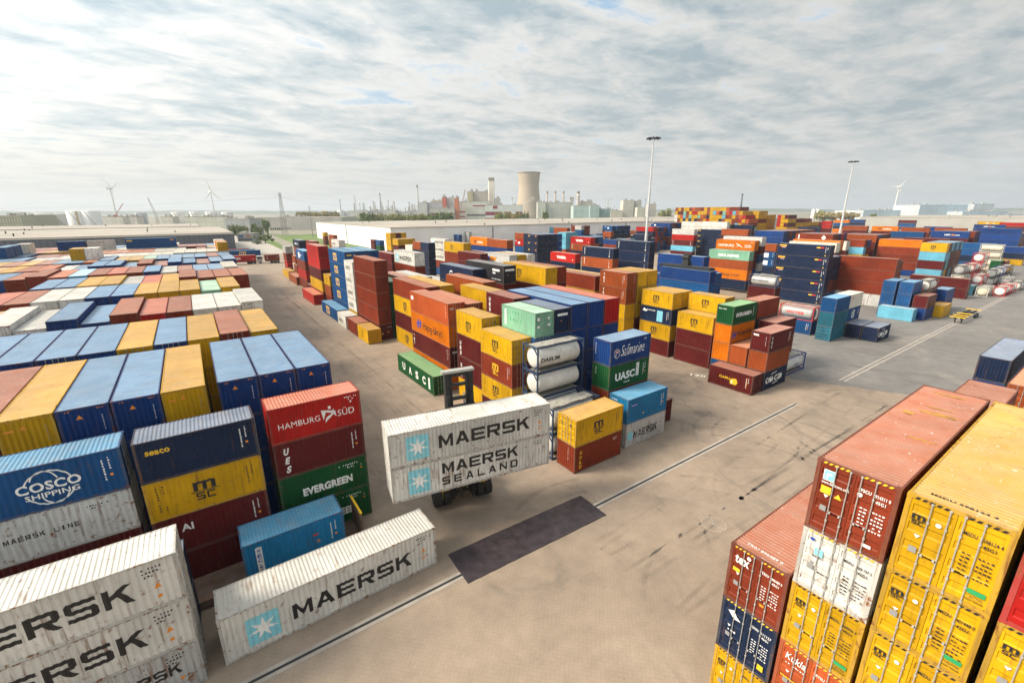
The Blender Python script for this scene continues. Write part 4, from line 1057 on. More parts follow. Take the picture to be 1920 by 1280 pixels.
229.28,171.3,2.8,t,40,2.59,C,0,
229.28,171.3,5.4,t,40,2.59,R,0,
229.28,171.3,8.0,t,40,2.59,B,0,
229.28,171.3,10.6,t,40,2.59,R,0,
232.32,169.57,0.0,t,45,2.57,C,0,
232.32,169.57,2.6,t,45,2.57,M,1,
232.32,169.57,5.1,t,45,2.57,R,0,
232.32,169.57,7.7,t,45,2.57,B,1,
232.32,169.57,10.3,t,45,2.59,B,0,
232.32,169.57,12.9,t,45,2.59,B,0,cir
285.29,48.3,8.2,t,40,2.59,M,0,
285.29,48.3,10.8,t,40,2.59,M,0,
136.97,252.82,3.5,t,40,2.59,C,0,
136.97,252.82,6.1,t,40,2.59,C,0,strip2
235.49,174.04,7.9,t,40,2.59,N,0,
235.49,174.04,10.5,t,40,2.59,R,0,
238.57,172.27,10.2,t,45,2.59,B,0,
238.57,172.27,12.8,t,45,2.59,R,0,
241.12,172.27,10.2,t,45,2.59,R,0,
241.12,172.27,12.8,t,45,2.59,N,0,
144.77,253.97,2.2,t,20,2.59,A,0,
144.77,253.97,4.8,t,20,2.59,A,0,
144.77,253.97,7.4,t,20,2.59,A,0,
243.67,172.27,10.2,t,45,2.59,N,0,
243.67,172.27,12.8,t,45,2.59,B,0,
216.2,200.03,8.3,t,20,2.59,C,0,
216.2,200.03,10.9,t,20,2.59,C,0,cir
246.22,172.27,10.2,t,45,2.59,B,0,
246.22,172.27,12.8,t,45,2.59,R,0,
219.3,198.76,5.7,t,40,2.59,N,0,
219.3,198.76,8.3,t,40,2.59,N,0,
219.3,198.76,10.9,t,40,2.59,C,0,
221.81,198.76,5.7,t,40,2.59,N,0,
221.81,198.76,8.3,t,40,2.59,C,0,
221.81,198.76,10.9,t,40,2.59,N,0,
248.77,172.27,10.2,t,45,2.59,R,0,
248.77,172.27,12.8,t,45,2.59,N,0,
204.71,215.04,5.7,t,20,2.59,C,0,
204.71,215.04,8.3,t,20,2.59,C,0,
204.71,215.04,10.9,t,20,2.59,A,0,
224.32,198.76,5.7,t,40,2.59,N,0,
224.32,198.76,8.3,t,40,2.59,N,0,
224.32,198.76,10.9,t,40,2.59,B,0,
207.21,215.04,5.7,t,40,2.59,N,0,
207.21,215.04,8.3,t,40,2.59,R,0,
207.21,215.04,10.9,t,40,2.59,R,0,
251.32,172.27,10.2,t,45,2.59,N,0,
251.32,172.27,12.8,t,45,2.59,B,0,
209.71,215.04,5.7,t,40,2.59,N,0,
209.71,215.04,8.3,t,40,2.59,R,0,
209.71,215.04,10.9,t,40,2.59,R,0,
226.83,198.76,3.1,t,40,2.59,N,0,
226.83,198.76,5.7,t,40,2.59,N,0,
226.83,198.76,8.3,t,40,2.59,C,0,
226.83,198.76,10.9,t,40,2.59,N,0,
229.34,198.76,5.7,t,40,2.59,N,0,
229.34,198.76,8.3,t,40,2.59,N,0,
229.34,198.76,10.9,t,40,2.59,B,0,
73.94,299.28,0.0,t,40,3.05,S,1,
73.94,299.28,3.1,t,40,3.05,S,0,
73.94,299.28,6.1,t,40,2.59,S,0,
307.88,38.62,3.1,t,45,3.11,M,1,
312.13,40.54,8.2,t,45,2.9,B,0,unit
312.13,40.54,11.1,t,45,2.9,B,0,unit
319.92,59.06,8.2,t,40,2.59,M,0,
319.92,59.06,10.8,t,40,2.59,S,0,
322.34,73.72,5.3,t,40,2.67,S,1,
322.34,73.72,8.0,t,40,2.59,M,0,
322.34,73.72,10.6,t,40,2.59,S,0,
321.95,86.89,8.3,t,40,2.59,M,0,
311.93,122.11,7.3,t,40,2.59,N,0,
311.93,122.11,9.9,t,40,2.59,N,0,
321.86,101.21,8.3,t,40,2.59,M,0,
321.86,101.21,10.9,t,40,2.59,S,0,
78.77,342.66,0.0,t,20,3.05,M,1,
78.77,342.66,3.1,t,20,3.05,R,1,
78.77,342.66,6.1,t,20,2.59,Y,0,mscv
354.53,71.84,5.2,t,40,2.61,R,0,
354.53,71.84,7.8,t,40,2.59,B,0,
354.53,71.84,10.4,t,40,2.59,B,0,
403.53,57.91,8.3,t,45,2.59,B,0,
403.53,57.91,10.9,t,45,2.59,B,0,unit
387.42,144.23,3.4,t,20,3.36,R,0,
387.42,144.23,6.7,t,20,2.59,M,0,
387.42,144.23,9.3,t,20,2.59,r,0,
387.42,144.23,11.9,t,20,2.59,r,0,
468.63,56.82,5.5,t,45,2.77,M,1,
468.63,56.82,8.3,t,45,2.59,M,0,
468.63,56.82,10.9,t,45,2.59,r,0,
496.38,72.8,8.3,t,45,2.59,M,0,
496.38,72.8,10.9,t,45,2.59,Y,0,unit
491.11,169.11,0.0,t,40,2.86,O,1,
491.11,169.11,2.9,t,40,2.86,O,1,
491.11,169.11,5.7,t,40,2.59,N,0,
491.11,169.11,8.3,t,40,2.59,C,0,
491.11,169.11,10.9,t,40,2.59,O,0,
515.68,128.18,5.5,t,40,2.77,C,1,
515.68,128.18,8.3,t,40,2.59,C,0,
515.68,128.18,10.9,t,40,2.59,M,0,
518.11,166.06,5.5,t,40,2.77,C,1,
518.11,166.06,8.3,t,40,2.59,N,0,
518.11,166.06,10.9,t,40,2.59,B,0,
240,52,0,t,40,2.59,S,0,
240,52,2.6,t,40,2.59,M,0,
185,165,2.6,t,40,2.59,R,0,
185,165,5.2,t,40,2.59,B,0,
242.5,52,0,t,40,2.59,B,0,
242.5,52,2.6,t,40,2.59,M,0,
240,66,0,t,40,2.59,M,0,
240,66,2.6,t,40,2.59,C,0,
245.0,52,0,t,40,2.59,M,0,
245.0,52,2.6,t,40,2.59,N,0,
242.5,66,0,t,40,2.59,S,0,
242.5,66,2.6,t,40,2.59,S,0,
247.5,52,0,t,40,2.59,C,0,
247.5,52,2.6,t,40,2.59,r,0,
240,80,0,t,40,2.59,B,0,
240,80,2.6,t,40,2.59,C,0,
192.5,165,2.6,t,40,2.59,S,0,
192.5,165,5.2,t,40,2.59,N,0,
245.0,66,0,t,40,2.59,R,0,
245.0,66,2.6,t,40,2.59,R,0,
250.0,52,0,t,40,2.59,R,0,
250.0,52,2.6,t,40,2.59,r,0,
242.5,80,0,t,40,2.59,R,0,
242.5,80,2.6,t,40,2.59,B,0,
195.0,165,2.6,t,40,2.59,R,0,
195.0,165,5.2,t,40,2.59,L,0,
247.5,66,0,t,40,2.59,B,0,
247.5,66,2.6,t,40,2.59,N,0,
245.0,80,0,t,40,2.59,B,0,
245.0,80,2.6,t,40,2.59,R,0,
252.5,52,0,t,40,2.59,M,0,
252.5,52,2.6,t,40,2.59,C,0,
185,180,0,t,40,2.59,N,0,
185,180,2.6,t,40,2.59,B,0,
240,96,2.6,t,40,2.59,r,0,
240,96,5.2,t,40,2.59,B,0,
250.0,66,2.6,t,40,2.59,r,0,
250.0,66,5.2,t,40,2.59,C,0,
247.5,80,0,t,40,2.59,R,0,
247.5,80,2.6,t,40,2.59,N,0,
255.0,52,0,t,40,2.59,r,0,
255.0,52,2.6,t,40,2.59,N,0,
242.5,96,2.6,t,40,2.59,M,0,
242.5,96,5.2,t,40,2.59,r,0,
252.5,66,2.6,t,40,2.59,N,0,
252.5,66,5.2,t,40,2.59,S,0,
203.5,165,2.6,t,40,2.59,N,0,
203.5,165,5.2,t,40,2.59,R,0,
250.0,80,0,t,40,2.59,S,0,
250.0,80,2.6,t,40,2.59,B,0,
257.5,52,0,t,40,2.59,R,0,
257.5,52,2.6,t,40,2.59,R,0,
245.0,96,2.6,t,40,2.59,S,0,
245.0,96,5.2,t,40,2.59,M,0,
255.0,66,2.6,t,40,2.59,r,0,
255.0,66,5.2,t,40,2.59,M,0,
192.5,180,0,t,40,2.59,N,0,
192.5,180,2.6,t,40,2.59,B,0,
206.0,165,2.6,t,40,2.59,M,0,
206.0,165,5.2,t,40,2.59,N,0,
240,110,0,t,40,2.59,B,0,
240,110,2.6,t,40,2.59,S,0,
252.5,80,0,t,40,2.59,R,0,
252.5,80,2.6,t,40,2.59,r,0,
195.0,180,0,t,40,2.59,S,0,
195.0,180,2.6,t,40,2.59,C,0,
247.5,96,2.6,t,40,2.59,R,0,
247.5,96,5.2,t,40,2.59,C,0,
257.5,66,2.6,t,40,2.59,N,0,
257.5,66,5.2,t,40,2.59,M,0,
208.5,165,2.6,t,40,2.59,R,0,
208.5,165,5.2,t,40,2.59,B,0,
242.5,110,0,t,40,2.59,R,0,
242.5,110,2.6,t,40,2.59,S,0,
197.5,180,0,t,40,2.59,R,0,
197.5,180,2.6,t,40,2.59,L,0,
255.0,80,0,t,40,2.59,N,0,
255.0,80,2.6,t,40,2.59,R,0,
250.0,96,2.6,t,40,2.59,M,0,
250.0,96,5.2,t,40,2.59,C,0,
211.0,165,2.6,t,40,2.59,B,0,
211.0,165,5.2,t,40,2.59,C,0,
245.0,110,0,t,40,2.59,r,0,
245.0,110,2.6,t,40,2.59,N,0,
200.0,180,0,t,40,2.59,C,0,
200.0,180,2.6,t,40,2.59,R,0,
257.5,80,0,t,40,2.59,S,0,
257.5,80,2.6,t,40,2.59,M,0,
213.5,165,0,t,40,2.59,M,0,
213.5,165,2.6,t,40,2.59,M,0,
213.5,165,5.2,t,40,2.59,r,0,
252.5,96,2.6,t,40,2.59,S,0,
252.5,96,5.2,t,40,2.59,N,0,
187.5,195,2.6,t,40,2.59,S,0,
187.5,195,5.2,t,40,2.59,M,0,
247.5,110,0,t,40,2.59,r,0,
247.5,110,2.6,t,40,2.59,S,0,
202.5,180,0,t,40,2.59,R,0,
202.5,180,2.6,t,40,2.59,M,0,
216.0,165,0,t,40,2.59,C,0,
216.0,165,2.6,t,40,2.59,B,0,
260.0,80,0,t,40,2.59,S,0,
260.0,80,2.6,t,40,2.59,r,0,
264.0,66,0,t,40,2.59,M,0,
264.0,66,2.6,t,40,2.59,C,0,
190.0,195,2.6,t,40,2.59,R,0,
190.0,195,5.2,t,40,2.59,M,0,
255.0,96,2.6,t,40,2.59,S,0,
255.0,96,5.2,t,40,2.59,S,0,
205.0,180,0,t,40,2.59,B,0,
205.0,180,2.6,t,40,2.59,r,0,
250.0,110,0,t,40,2.59,C,0,
250.0,110,2.6,t,40,2.59,R,0,
192.5,195,2.6,t,40,2.59,B,0,
192.5,195,5.2,t,40,2.59,B,0,
266.5,66,0,t,40,2.59,N,0,
266.5,66,2.6,t,40,2.59,R,0,
207.5,180,0,t,40,2.59,L,0,
207.5,180,2.6,t,40,2.59,R,0,
257.5,96,2.6,t,40,2.59,B,0,
257.5,96,5.2,t,40,2.59,C,0,
252.5,110,0,t,40,2.59,r,0,
252.5,110,2.6,t,40,2.59,M,0,
195.0,195,2.6,t,40,2.59,B,0,
195.0,195,5.2,t,40,2.59,B,0,
210.0,180,0,t,40,2.59,r,0,
210.0,180,2.6,t,40,2.59,R,0,
260.0,96,2.6,t,40,2.59,N,0,
260.0,96,5.2,t,40,2.59,C,0,
255.0,110,0,t,40,2.59,M,0,
255.0,110,2.6,t,40,2.59,B,0,
266.5,80,0,t,40,2.59,S,0,
266.5,80,2.6,t,40,2.59,B,0,
262.5,96,2.6,t,40,2.59,B,0,
262.5,96,5.2,t,40,2.59,S,0,
257.5,110,0,t,40,2.59,r,0,
257.5,110,2.6,t,40,2.59,C,0,
269.0,80,0,t,40,2.59,S,0,
269.0,80,2.6,t,40,2.59,B,0,
203.5,195,2.6,t,40,2.59,R,0,
203.5,195,5.2,t,40,2.59,B,0,
260.0,110,0,t,40,2.59,r,0,
260.0,110,2.6,t,40,2.59,C,0,
271.5,80,0,t,40,2.59,S,0,
271.5,80,2.6,t,40,2.59,S,0,
275.5,66,2.6,t,40,2.59,B,0,
275.5,66,5.2,t,40,2.59,C,0,
206.0,195,2.6,t,40,2.59,N,0,
206.0,195,5.2,t,40,2.59,L,0,
190.0,212,0,t,40,2.59,S,0,
190.0,212,2.6,t,40,2.59,C,0,
274.0,80,0,t,40,2.59,R,0,
274.0,80,2.6,t,40,2.59,M,0,
278.0,66,2.6,t,40,2.59,M,0,
278.0,66,5.2,t,40,2.59,S,0,
192.5,212,0,t,40,2.59,M,0,
192.5,212,2.6,t,40,2.59,S,0,
276.5,80,0,t,40,2.59,R,0,
276.5,80,2.6,t,40,2.59,r,0,
195.0,212,0,t,40,2.59,r,0,
195.0,212,2.6,t,40,2.59,R,0,
280.5,66,2.6,t,40,2.59,N,0,
280.5,66,5.2,t,40,2.59,r,0,
266.5,110,0,t,40,2.59,N,0,
266.5,110,2.6,t,40,2.59,C,0,
279.0,80,0,t,40,2.59,R,0,
279.0,80,2.6,t,40,2.59,r,0,
283.0,66,0,t,40,2.59,N,0,
283.0,66,2.6,t,40,2.59,S,0,
269.0,110,0,t,40,2.59,C,0,
269.0,110,2.6,t,40,2.59,S,0,
271.5,110,0,t,40,2.59,r,0,
271.5,110,2.6,t,40,2.59,B,0,
285.5,66,0,t,40,2.59,C,0,
285.5,66,2.6,t,40,2.59,C,0,
185,228,0,t,40,2.59,N,0,
185,228,2.6,t,40,2.59,B,0,
279.0,96,0,t,40,2.59,N,0,
279.0,96,2.6,t,40,2.59,R,0,
187.5,228,0,t,40,2.59,R,0,
187.5,228,2.6,t,40,2.59,M,0,
274.0,110,0,t,40,2.59,N,0,
274.0,110,2.6,t,40,2.59,r,0,
288.0,66,0,t,40,2.59,S,0,
288.0,66,2.6,t,40,2.59,M,0,
285.5,80,2.6,t,40,2.59,R,0,
285.5,80,5.2,t,40,2.59,B,0,
190.0,228,0,t,40,2.59,B,0,
190.0,228,2.6,t,40,2.59,N,0,
281.5,96,0,t,40,2.59,R,0,
281.5,96,2.6,t,40,2.59,C,0,
290.5,66,0,t,40,2.59,N,0,
290.5,66,2.6,t,40,2.59,C,0,
192.5,228,2.6,t,40,2.59,S,0,
192.5,228,5.2,t,40,2.59,M,0,
288.0,80,2.6,t,40,2.59,r,0,
288.0,80,5.2,t,40,2.59,N,0,
284.0,96,0,t,40,2.59,C,0,
284.0,96,2.6,t,40,2.59,B,0,
195.0,228,2.6,t,40,2.59,S,0,
195.0,228,5.2,t,40,2.59,S,0,
295.5,52,0,t,40,2.59,B,0,
295.5,52,2.6,t,40,2.59,M,0,
213.5,212,2.6,t,40,2.59,L,0,
213.5,212,5.2,t,40,2.59,L,0,
290.5,80,2.6,t,40,2.59,B,0,
290.5,80,5.2,t,40,2.59,C,0,
286.5,96,0,t,40,2.59,C,0,
286.5,96,2.6,t,40,2.59,C,0,
298.0,52,0,t,40,2.59,B,0,
298.0,52,2.6,t,40,2.59,B,0,
216.0,212,2.6,t,40,2.59,R,0,
216.0,212,5.2,t,40,2.59,S,0,
293.0,80,2.6,t,40,2.59,C,0,
293.0,80,5.2,t,40,2.59,B,0,
297.0,66,0,t,40,2.59,N,0,
297.0,66,2.6,t,40,2.59,S,0,
218.5,212,2.6,t,40,2.59,S,0,
218.5,212,5.2,t,40,2.59,N,0,
289.0,96,0,t,40,2.59,M,0,
289.0,96,2.6,t,40,2.59,B,0,
300.5,52,0,t,40,2.59,R,0,
300.5,52,2.6,t,40,2.59,M,0,
203.5,228,0,t,40,2.59,R,0,
203.5,228,2.6,t,40,2.59,M,0,
295.5,80,2.6,t,40,2.59,R,0,
295.5,80,5.2,t,40,2.59,B,0,
299.5,66,0,t,40,2.59,R,0,
299.5,66,2.6,t,40,2.59,R,0,
291.5,96,0,t,40,2.59,R,0,
291.5,96,2.6,t,40,2.59,C,0,
206.0,228,0,t,40,2.59,r,0,
206.0,228,2.6,t,40,2.59,r,0,
259.5,165,2.6,t,40,2.59,N,0,
259.5,165,5.2,t,40,2.59,R,0,
238.0,195,0,t,40,2.59,N,0,
238.0,195,2.6,t,40,2.59,B,0,
298.0,80,2.6,t,40,2.59,R,0,
298.0,80,5.2,t,40,2.59,r,0,
208.5,228,0,t,40,2.59,C,0,
208.5,228,2.6,t,40,2.59,B,0,
302.0,66,0,t,40,2.59,B,0,
302.0,66,2.6,t,40,2.59,C,0,
240.5,195,0,t,40,2.59,C,0,
240.5,195,2.6,t,40,2.59,R,0,
262.0,165,2.6,t,40,2.59,N,0,
262.0,165,5.2,t,40,2.59,C,0,
227.0,212,2.6,t,40,2.59,R,0,
227.0,212,5.2,t,40,2.59,B,0,
290.5,110,0,t,40,2.59,R,0,
290.5,110,2.6,t,40,2.59,M,0,
211.0,228,0,t,40,2.59,R,0,
211.0,228,2.6,t,40,2.59,r,0,
243.0,195,0,t,40,2.59,C,0,
243.0,195,2.6,t,40,2.59,N,0,
304.5,66,0,t,40,2.59,S,0,
304.5,66,2.6,t,40,2.59,C,0,
264.5,165,2.6,t,40,2.59,C,0,
264.5,165,5.2,t,40,2.59,N,0,
213.5,228,2.6,t,40,2.59,R,0,
213.5,228,5.2,t,40,2.59,B,0,
229.5,212,2.6,t,40,2.59,R,0,
229.5,212,5.2,t,40,2.59,B,0,
293.0,110,0,t,40,2.59,N,0,
293.0,110,2.6,t,40,2.59,B,0,
245.5,195,0,t,40,2.59,N,0,
245.5,195,2.6,t,40,2.59,N,0,
267.0,165,0,t,40,2.59,C,0,
267.0,165,2.6,t,40,2.59,B,0,
307.0,66,0,t,40,2.59,B,0,
307.0,66,2.6,t,40,2.59,S,0,
216.0,228,2.6,t,40,2.59,N,0,
216.0,228,5.2,t,40,2.59,R,0,
232.0,212,2.6,t,40,2.59,R,0,
232.0,212,5.2,t,40,2.59,S,0,
258.0,180,0,t,40,2.59,R,0,
258.0,180,2.6,t,40,2.59,M,0,
304.5,80,0,t,40,2.59,M,0,
304.5,80,2.6,t,40,2.59,S,0,
295.5,110,0,t,40,2.59,N,0,
295.5,110,2.6,t,40,2.59,C,0,
248.0,195,0,t,40,2.59,N,0,
248.0,195,2.6,t,40,2.59,C,0,
218.5,228,2.6,t,40,2.59,C,0,
218.5,228,5.2,t,40,2.59,L,0,
269.5,165,0,t,40,2.59,R,0,
269.5,165,2.6,t,40,2.59,N,0,
234.5,212,2.6,t,40,2.59,R,0,
234.5,212,5.2,t,40,2.59,r,0,
309.5,66,0,t,40,2.59,C,0,
309.5,66,2.6,t,40,2.59,r,0,
260.5,180,0,t,40,2.59,C,0,
260.5,180,2.6,t,40,2.59,B,0,
307.0,80,0,t,40,2.59,R,0,
307.0,80,2.6,t,40,2.59,B,0,
250.5,195,0,t,40,2.59,B,0,
250.5,195,2.6,t,40,2.59,N,0,
221.0,228,0,t,40,2.59,N,0,
221.0,228,2.6,t,40,2.59,N,0,
298.0,110,0,t,40,2.59,B,0,
298.0,110,2.6,t,40,2.59,R,0,
237.0,212,0,t,40,2.59,N,0,
237.0,212,2.6,t,40,2.59,N,0,
272.0,165,0,t,40,2.59,S,0,
272.0,165,2.6,t,40,2.59,B,0,
263.0,180,0,t,40,2.59,M,0,
263.0,180,2.6,t,40,2.59,R,0,
223.5,228,0,t,40,2.59,r,0,
223.5,228,2.6,t,40,2.59,B,0,
253.0,195,0,t,40,2.59,S,0,
253.0,195,2.6,t,40,2.59,L,0,
309.5,80,0,t,40,2.59,N,0,
309.5,80,2.6,t,40,2.59,B,0,
239.5,212,0,t,40,2.59,N,0,
239.5,212,2.6,t,40,2.59,N,0,
274.5,165,0,t,40,2.59,S,0,
274.5,165,2.6,t,40,2.59,B,0,
265.5,180,0,t,40,2.59,B,0,
265.5,180,2.6,t,40,2.59,B,0,
226.0,228,0,t,40,2.59,N,0,
226.0,228,2.6,t,40,2.59,S,0,
317.0,52,2.6,t,40,2.59,R,0,
317.0,52,5.2,t,40,2.59,R,0,
255.5,195,2.6,t,40,2.59,R,0,
255.5,195,5.2,t,40,2.59,B,0,
242.0,212,0,t,40,2.59,S,0,
242.0,212,2.6,t,40,2.59,L,0,
277.0,165,0,t,40,2.59,S,0,
277.0,165,2.6,t,40,2.59,L,0,
308.0,96,0,t,40,2.59,S,0,
308.0,96,2.6,t,40,2.59,M,0,
228.5,228,0,t,40,2.59,M,0,
228.5,228,2.6,t,40,2.59,r,0,
258.0,195,2.6,t,40,2.59,S,0,
258.0,195,5.2,t,40,2.59,r,0,
244.5,212,2.6,t,40,2.59,R,0,
244.5,212,5.2,t,40,2.59,B,0,
231.0,228,0,t,40,2.59,M,0,
231.0,228,2.6,t,40,2.59,R,0,
279.5,165,0,t,40,2.59,C,0,
279.5,165,2.6,t,40,2.59,B,0,
310.5,96,0,t,40,2.59,C,0,
310.5,96,2.6,t,40,2.59,B,0,
260.5,195,2.6,t,40,2.59,M,0,
260.5,195,5.2,t,40,2.59,B,0,
247.0,212,2.6,t,40,2.59,L,0,
247.0,212,5.2,t,40,2.59,r,0,
316.0,80,2.6,t,40,2.59,C,0,
316.0,80,5.2,t,40,2.59,S,0,
233.5,228,0,t,40,2.59,S,0,
233.5,228,2.6,t,40,2.59,B,0,
282.0,165,0,t,40,2.59,N,0,
282.0,165,2.6,t,40,2.59,r,0,
313.0,96,0,t,40,2.59,B,0,
313.0,96,2.6,t,40,2.59,R,0,
263.0,195,2.6,t,40,2.59,C,0,
263.0,195,5.2,t,40,2.59,L,0,
274.0,180,0,t,40,2.59,M,0,
274.0,180,2.6,t,40,2.59,R,0,
236.0,228,0,t,40,2.59,r,0,
236.0,228,2.6,t,40,2.59,R,0,
318.5,80,2.6,t,40,2.59,S,0,
318.5,80,5.2,t,40,2.59,M,0,
324.5,52,2.6,t,40,2.59,B,0,
324.5,52,5.2,t,40,2.59,M,0,
284.5,165,0,t,40,2.59,S,0,
284.5,165,2.6,t,40,2.59,N,0,
265.5,195,2.6,t,40,2.59,L,0,
265.5,195,5.2,t,40,2.59,L,0,
315.5,96,0,t,40,2.59,M,0,
315.5,96,2.6,t,40,2.59,C,0,
276.5,180,0,t,40,2.59,N,0,
276.5,180,2.6,t,40,2.59,L,0,
238.5,228,0,t,40,2.59,B,0,
238.5,228,2.6,t,40,2.59,B,0,
287.0,165,0,t,40,2.59,r,0,
287.0,165,2.6,t,40,2.59,B,0,
268.0,195,2.6,t,40,2.59,R,0,
268.0,195,5.2,t,40,2.59,B,0,
255.5,212,0,t,40,2.59,R,0,
255.5,212,2.6,t,40,2.59,M,0,
279.0,180,0,t,40,2.59,N,0,
279.0,180,2.6,t,40,2.59,N,0,
318.0,96,0,t,40,2.59,C,0,
318.0,96,2.6,t,40,2.59,C,0,
326.0,66,0,t,40,2.59,S,0,
326.0,66,2.6,t,40,2.59,C,0,
314.5,110,0,t,40,2.59,S,0,
314.5,110,2.6,t,40,2.59,S,0,
289.5,165,0,t,40,2.59,M,0,
289.5,165,2.6,t,40,2.59,M,0,
270.5,195,2.6,t,40,2.59,N,0,
270.5,195,5.2,t,40,2.59,S,0,
258.0,212,0,t,40,2.59,R,0,
258.0,212,2.6,t,40,2.59,B,0,
281.5,180,0,t,40,2.59,S,0,
281.5,180,2.6,t,40,2.59,M,0,
331.0,52,2.6,t,40,2.59,N,0,
331.0,52,5.2,t,40,2.59,C,0,
328.5,66,0,t,40,2.59,R,0,
328.5,66,2.6,t,40,2.59,S,0,
292.0,165,2.6,t,40,2.59,R,0,
292.0,165,5.2,t,40,2.59,B,0,
273.0,195,2.6,t,40,2.59,R,0,
273.0,195,5.2,t,40,2.59,S,0,
317.0,110,0,t,40,2.59,R,0,
317.0,110,2.6,t,40,2.59,B,0,
326.0,80,2.6,t,40,2.59,B,0,
326.0,80,5.2,t,40,2.59,R,0,
260.5,212,0,t,40,2.59,S,0,
260.5,212,2.6,t,40,2.59,C,0,
247.0,228,0,t,40,2.59,N,0,
247.0,228,2.6,t,40,2.59,N,0,
284.0,180,0,t,40,2.59,L,0,
284.0,180,2.6,t,40,2.59,M,0,
331.0,66,0,t,40,2.59,B,0,
331.0,66,2.6,t,40,2.59,M,0,
333.5,52,2.6,t,40,2.59,r,0,
333.5,52,5.2,t,40,2.59,r,0,
294.5,165,2.6,t,40,2.59,C,0,
294.5,165,5.2,t,40,2.59,C,0,
263.0,212,2.6,t,40,2.59,N,0,
263.0,212,5.2,t,40,2.59,R,0,
249.5,228,0,t,40,2.59,L,0,
249.5,228,2.6,t,40,2.59,N,0,
328.5,80,2.6,t,40,2.59,N,0,
328.5,80,5.2,t,40,2.59,r,0,
286.5,180,0,t,40,2.59,C,0,
286.5,180,2.6,t,40,2.59,B,0,
297.0,165,2.6,t,40,2.59,N,0,
297.0,165,5.2,t,40,2.59,N,0,
265.5,212,2.6,t,40,2.59,S,0,
265.5,212,5.2,t,40,2.59,M,0,
252.0,228,0,t,40,2.59,C,0,
252.0,228,2.6,t,40,2.59,r,0,
333.5,66,0,t,40,2.59,B,0,
333.5,66,2.6,t,40,2.59,C,0,
336.0,52,2.6,t,40,2.59,B,0,
336.0,52,5.2,t,40,2.59,C,0,
289.0,180,0,t,40,2.59,N,0,
289.0,180,2.6,t,40,2.59,B,0,
331.0,80,0,t,40,2.59,M,0,
331.0,80,2.6,t,40,2.59,N,0,
254.5,228,0,t,40,2.59,B,0,
254.5,228,2.6,t,40,2.59,r,0,
268.0,212,2.6,t,40,2.59,N,0,
268.0,212,5.2,t,40,2.59,N,0,
299.5,165,2.6,t,40,2.59,r,0,
299.5,165,5.2,t,40,2.59,L,0,
336.0,66,0,t,40,2.59,M,0,
336.0,66,2.6,t,40,2.59,M,0,
281.5,195,0,t,40,2.59,C,0,
281.5,195,2.6,t,40,2.59,B,0,
291.5,180,0,t,40,2.59,N,0,
291.5,180,2.6,t,40,2.59,r,0,
333.5,80,0,t,40,2.59,C,0,
333.5,80,2.6,t,40,2.59,R,0,
257.0,228,0,t,40,2.59,M,0,
257.0,228,2.6,t,40,2.59,R,0,
270.5,212,2.6,t,40,2.59,S,0,
270.5,212,5.2,t,40,2.59,C,0,
326.0,110,0,t,40,2.59,B,0,
326.0,110,2.6,t,40,2.59,S,0,
302.0,165,0,t,40,2.59,R,0,
302.0,165,2.6,t,40,2.59,M,0,
284.0,195,0,t,40,2.59,M,0,
284.0,195,2.6,t,40,2.59,S,0,
294.0,180,0,t,40,2.59,r,0,
294.0,180,2.6,t,40,2.59,B,0,
338.5,66,0,t,40,2.59,r,0,
338.5,66,2.6,t,40,2.59,R,0,
336.0,80,0,t,40,2.59,R,0,
336.0,80,2.6,t,40,2.59,C,0,
259.5,228,0,t,40,2.59,R,0,
259.5,228,2.6,t,40,2.59,N,0,
273.0,212,2.6,t,40,2.59,S,0,
273.0,212,5.2,t,40,2.59,C,0,
304.5,165,0,t,40,2.59,r,0,
304.5,165,2.6,t,40,2.59,M,0,
342.5,52,0,t,40,2.59,S,0,
342.5,52,2.6,t,40,2.59,R,0,
328.5,110,0,t,40,2.59,R,0,
328.5,110,2.6,t,40,2.59,C,0,
296.5,180,0,t,40,2.59,B,0,
296.5,180,2.6,t,40,2.59,M,0,
262.0,228,0,t,40,2.59,M,0,
262.0,228,2.6,t,40,2.59,C,0,
275.5,212,0,t,40,2.59,R,0,
275.5,212,2.6,t,40,2.59,M,0,
338.5,80,2.6,t,40,2.59,N,0,
338.5,80,5.2,t,40,2.59,N,0,
307.0,165,0,t,40,2.59,B,0,
307.0,165,2.6,t,40,2.59,r,0,
331.0,110,0,t,40,2.59,R,0,
331.0,110,2.6,t,40,2.59,B,0,
345.0,52,0,t,40,2.59,R,0,
345.0,52,2.6,t,40,2.59,S,0,
299.0,180,0,t,40,2.59,R,0,
299.0,180,2.6,t,40,2.59,M,0,
278.0,212,0,t,40,2.59,r,0,
278.0,212,2.6,t,40,2.59,M,0,
341.0,80,2.6,t,40,2.59,R,0,
341.0,80,5.2,t,40,2.59,S,0,
337.0,96,0,t,40,2.59,M,0,
337.0,96,2.6,t,40,2.59,C,0,
301.5,180,0,t,40,2.59,B,0,
301.5,180,2.6,t,40,2.59,N,0,
333.5,110,0,t,40,2.59,R,0,
333.5,110,2.6,t,40,2.59,R,0,
345.0,66,2.6,t,40,2.59,C,0,
345.0,66,5.2,t,40,2.59,S,0,
347.5,52,0,t,40,2.59,R,0,
347.5,52,2.6,t,40,2.59,S,0,
292.5,195,0,t,40,2.59,R,0,
292.5,195,2.6,t,40,2.59,M,0,
280.5,212,0,t,40,2.59,N,0,
280.5,212,2.6,t,40,2.59,B,0,
343.5,80,2.6,t,40,2.59,N,0,
343.5,80,5.2,t,40,2.59,N,0,
339.5,96,0,t,40,2.59,r,0,
339.5,96,2.6,t,40,2.59,r,0,
304.0,180,0,t,40,2.59,S,0,
304.0,180,2.6,t,40,2.59,L,0,
336.0,110,0,t,40,2.59,S,0,
336.0,110,2.6,t,40,2.59,M,0,
283.0,212,0,t,40,2.59,S,0,
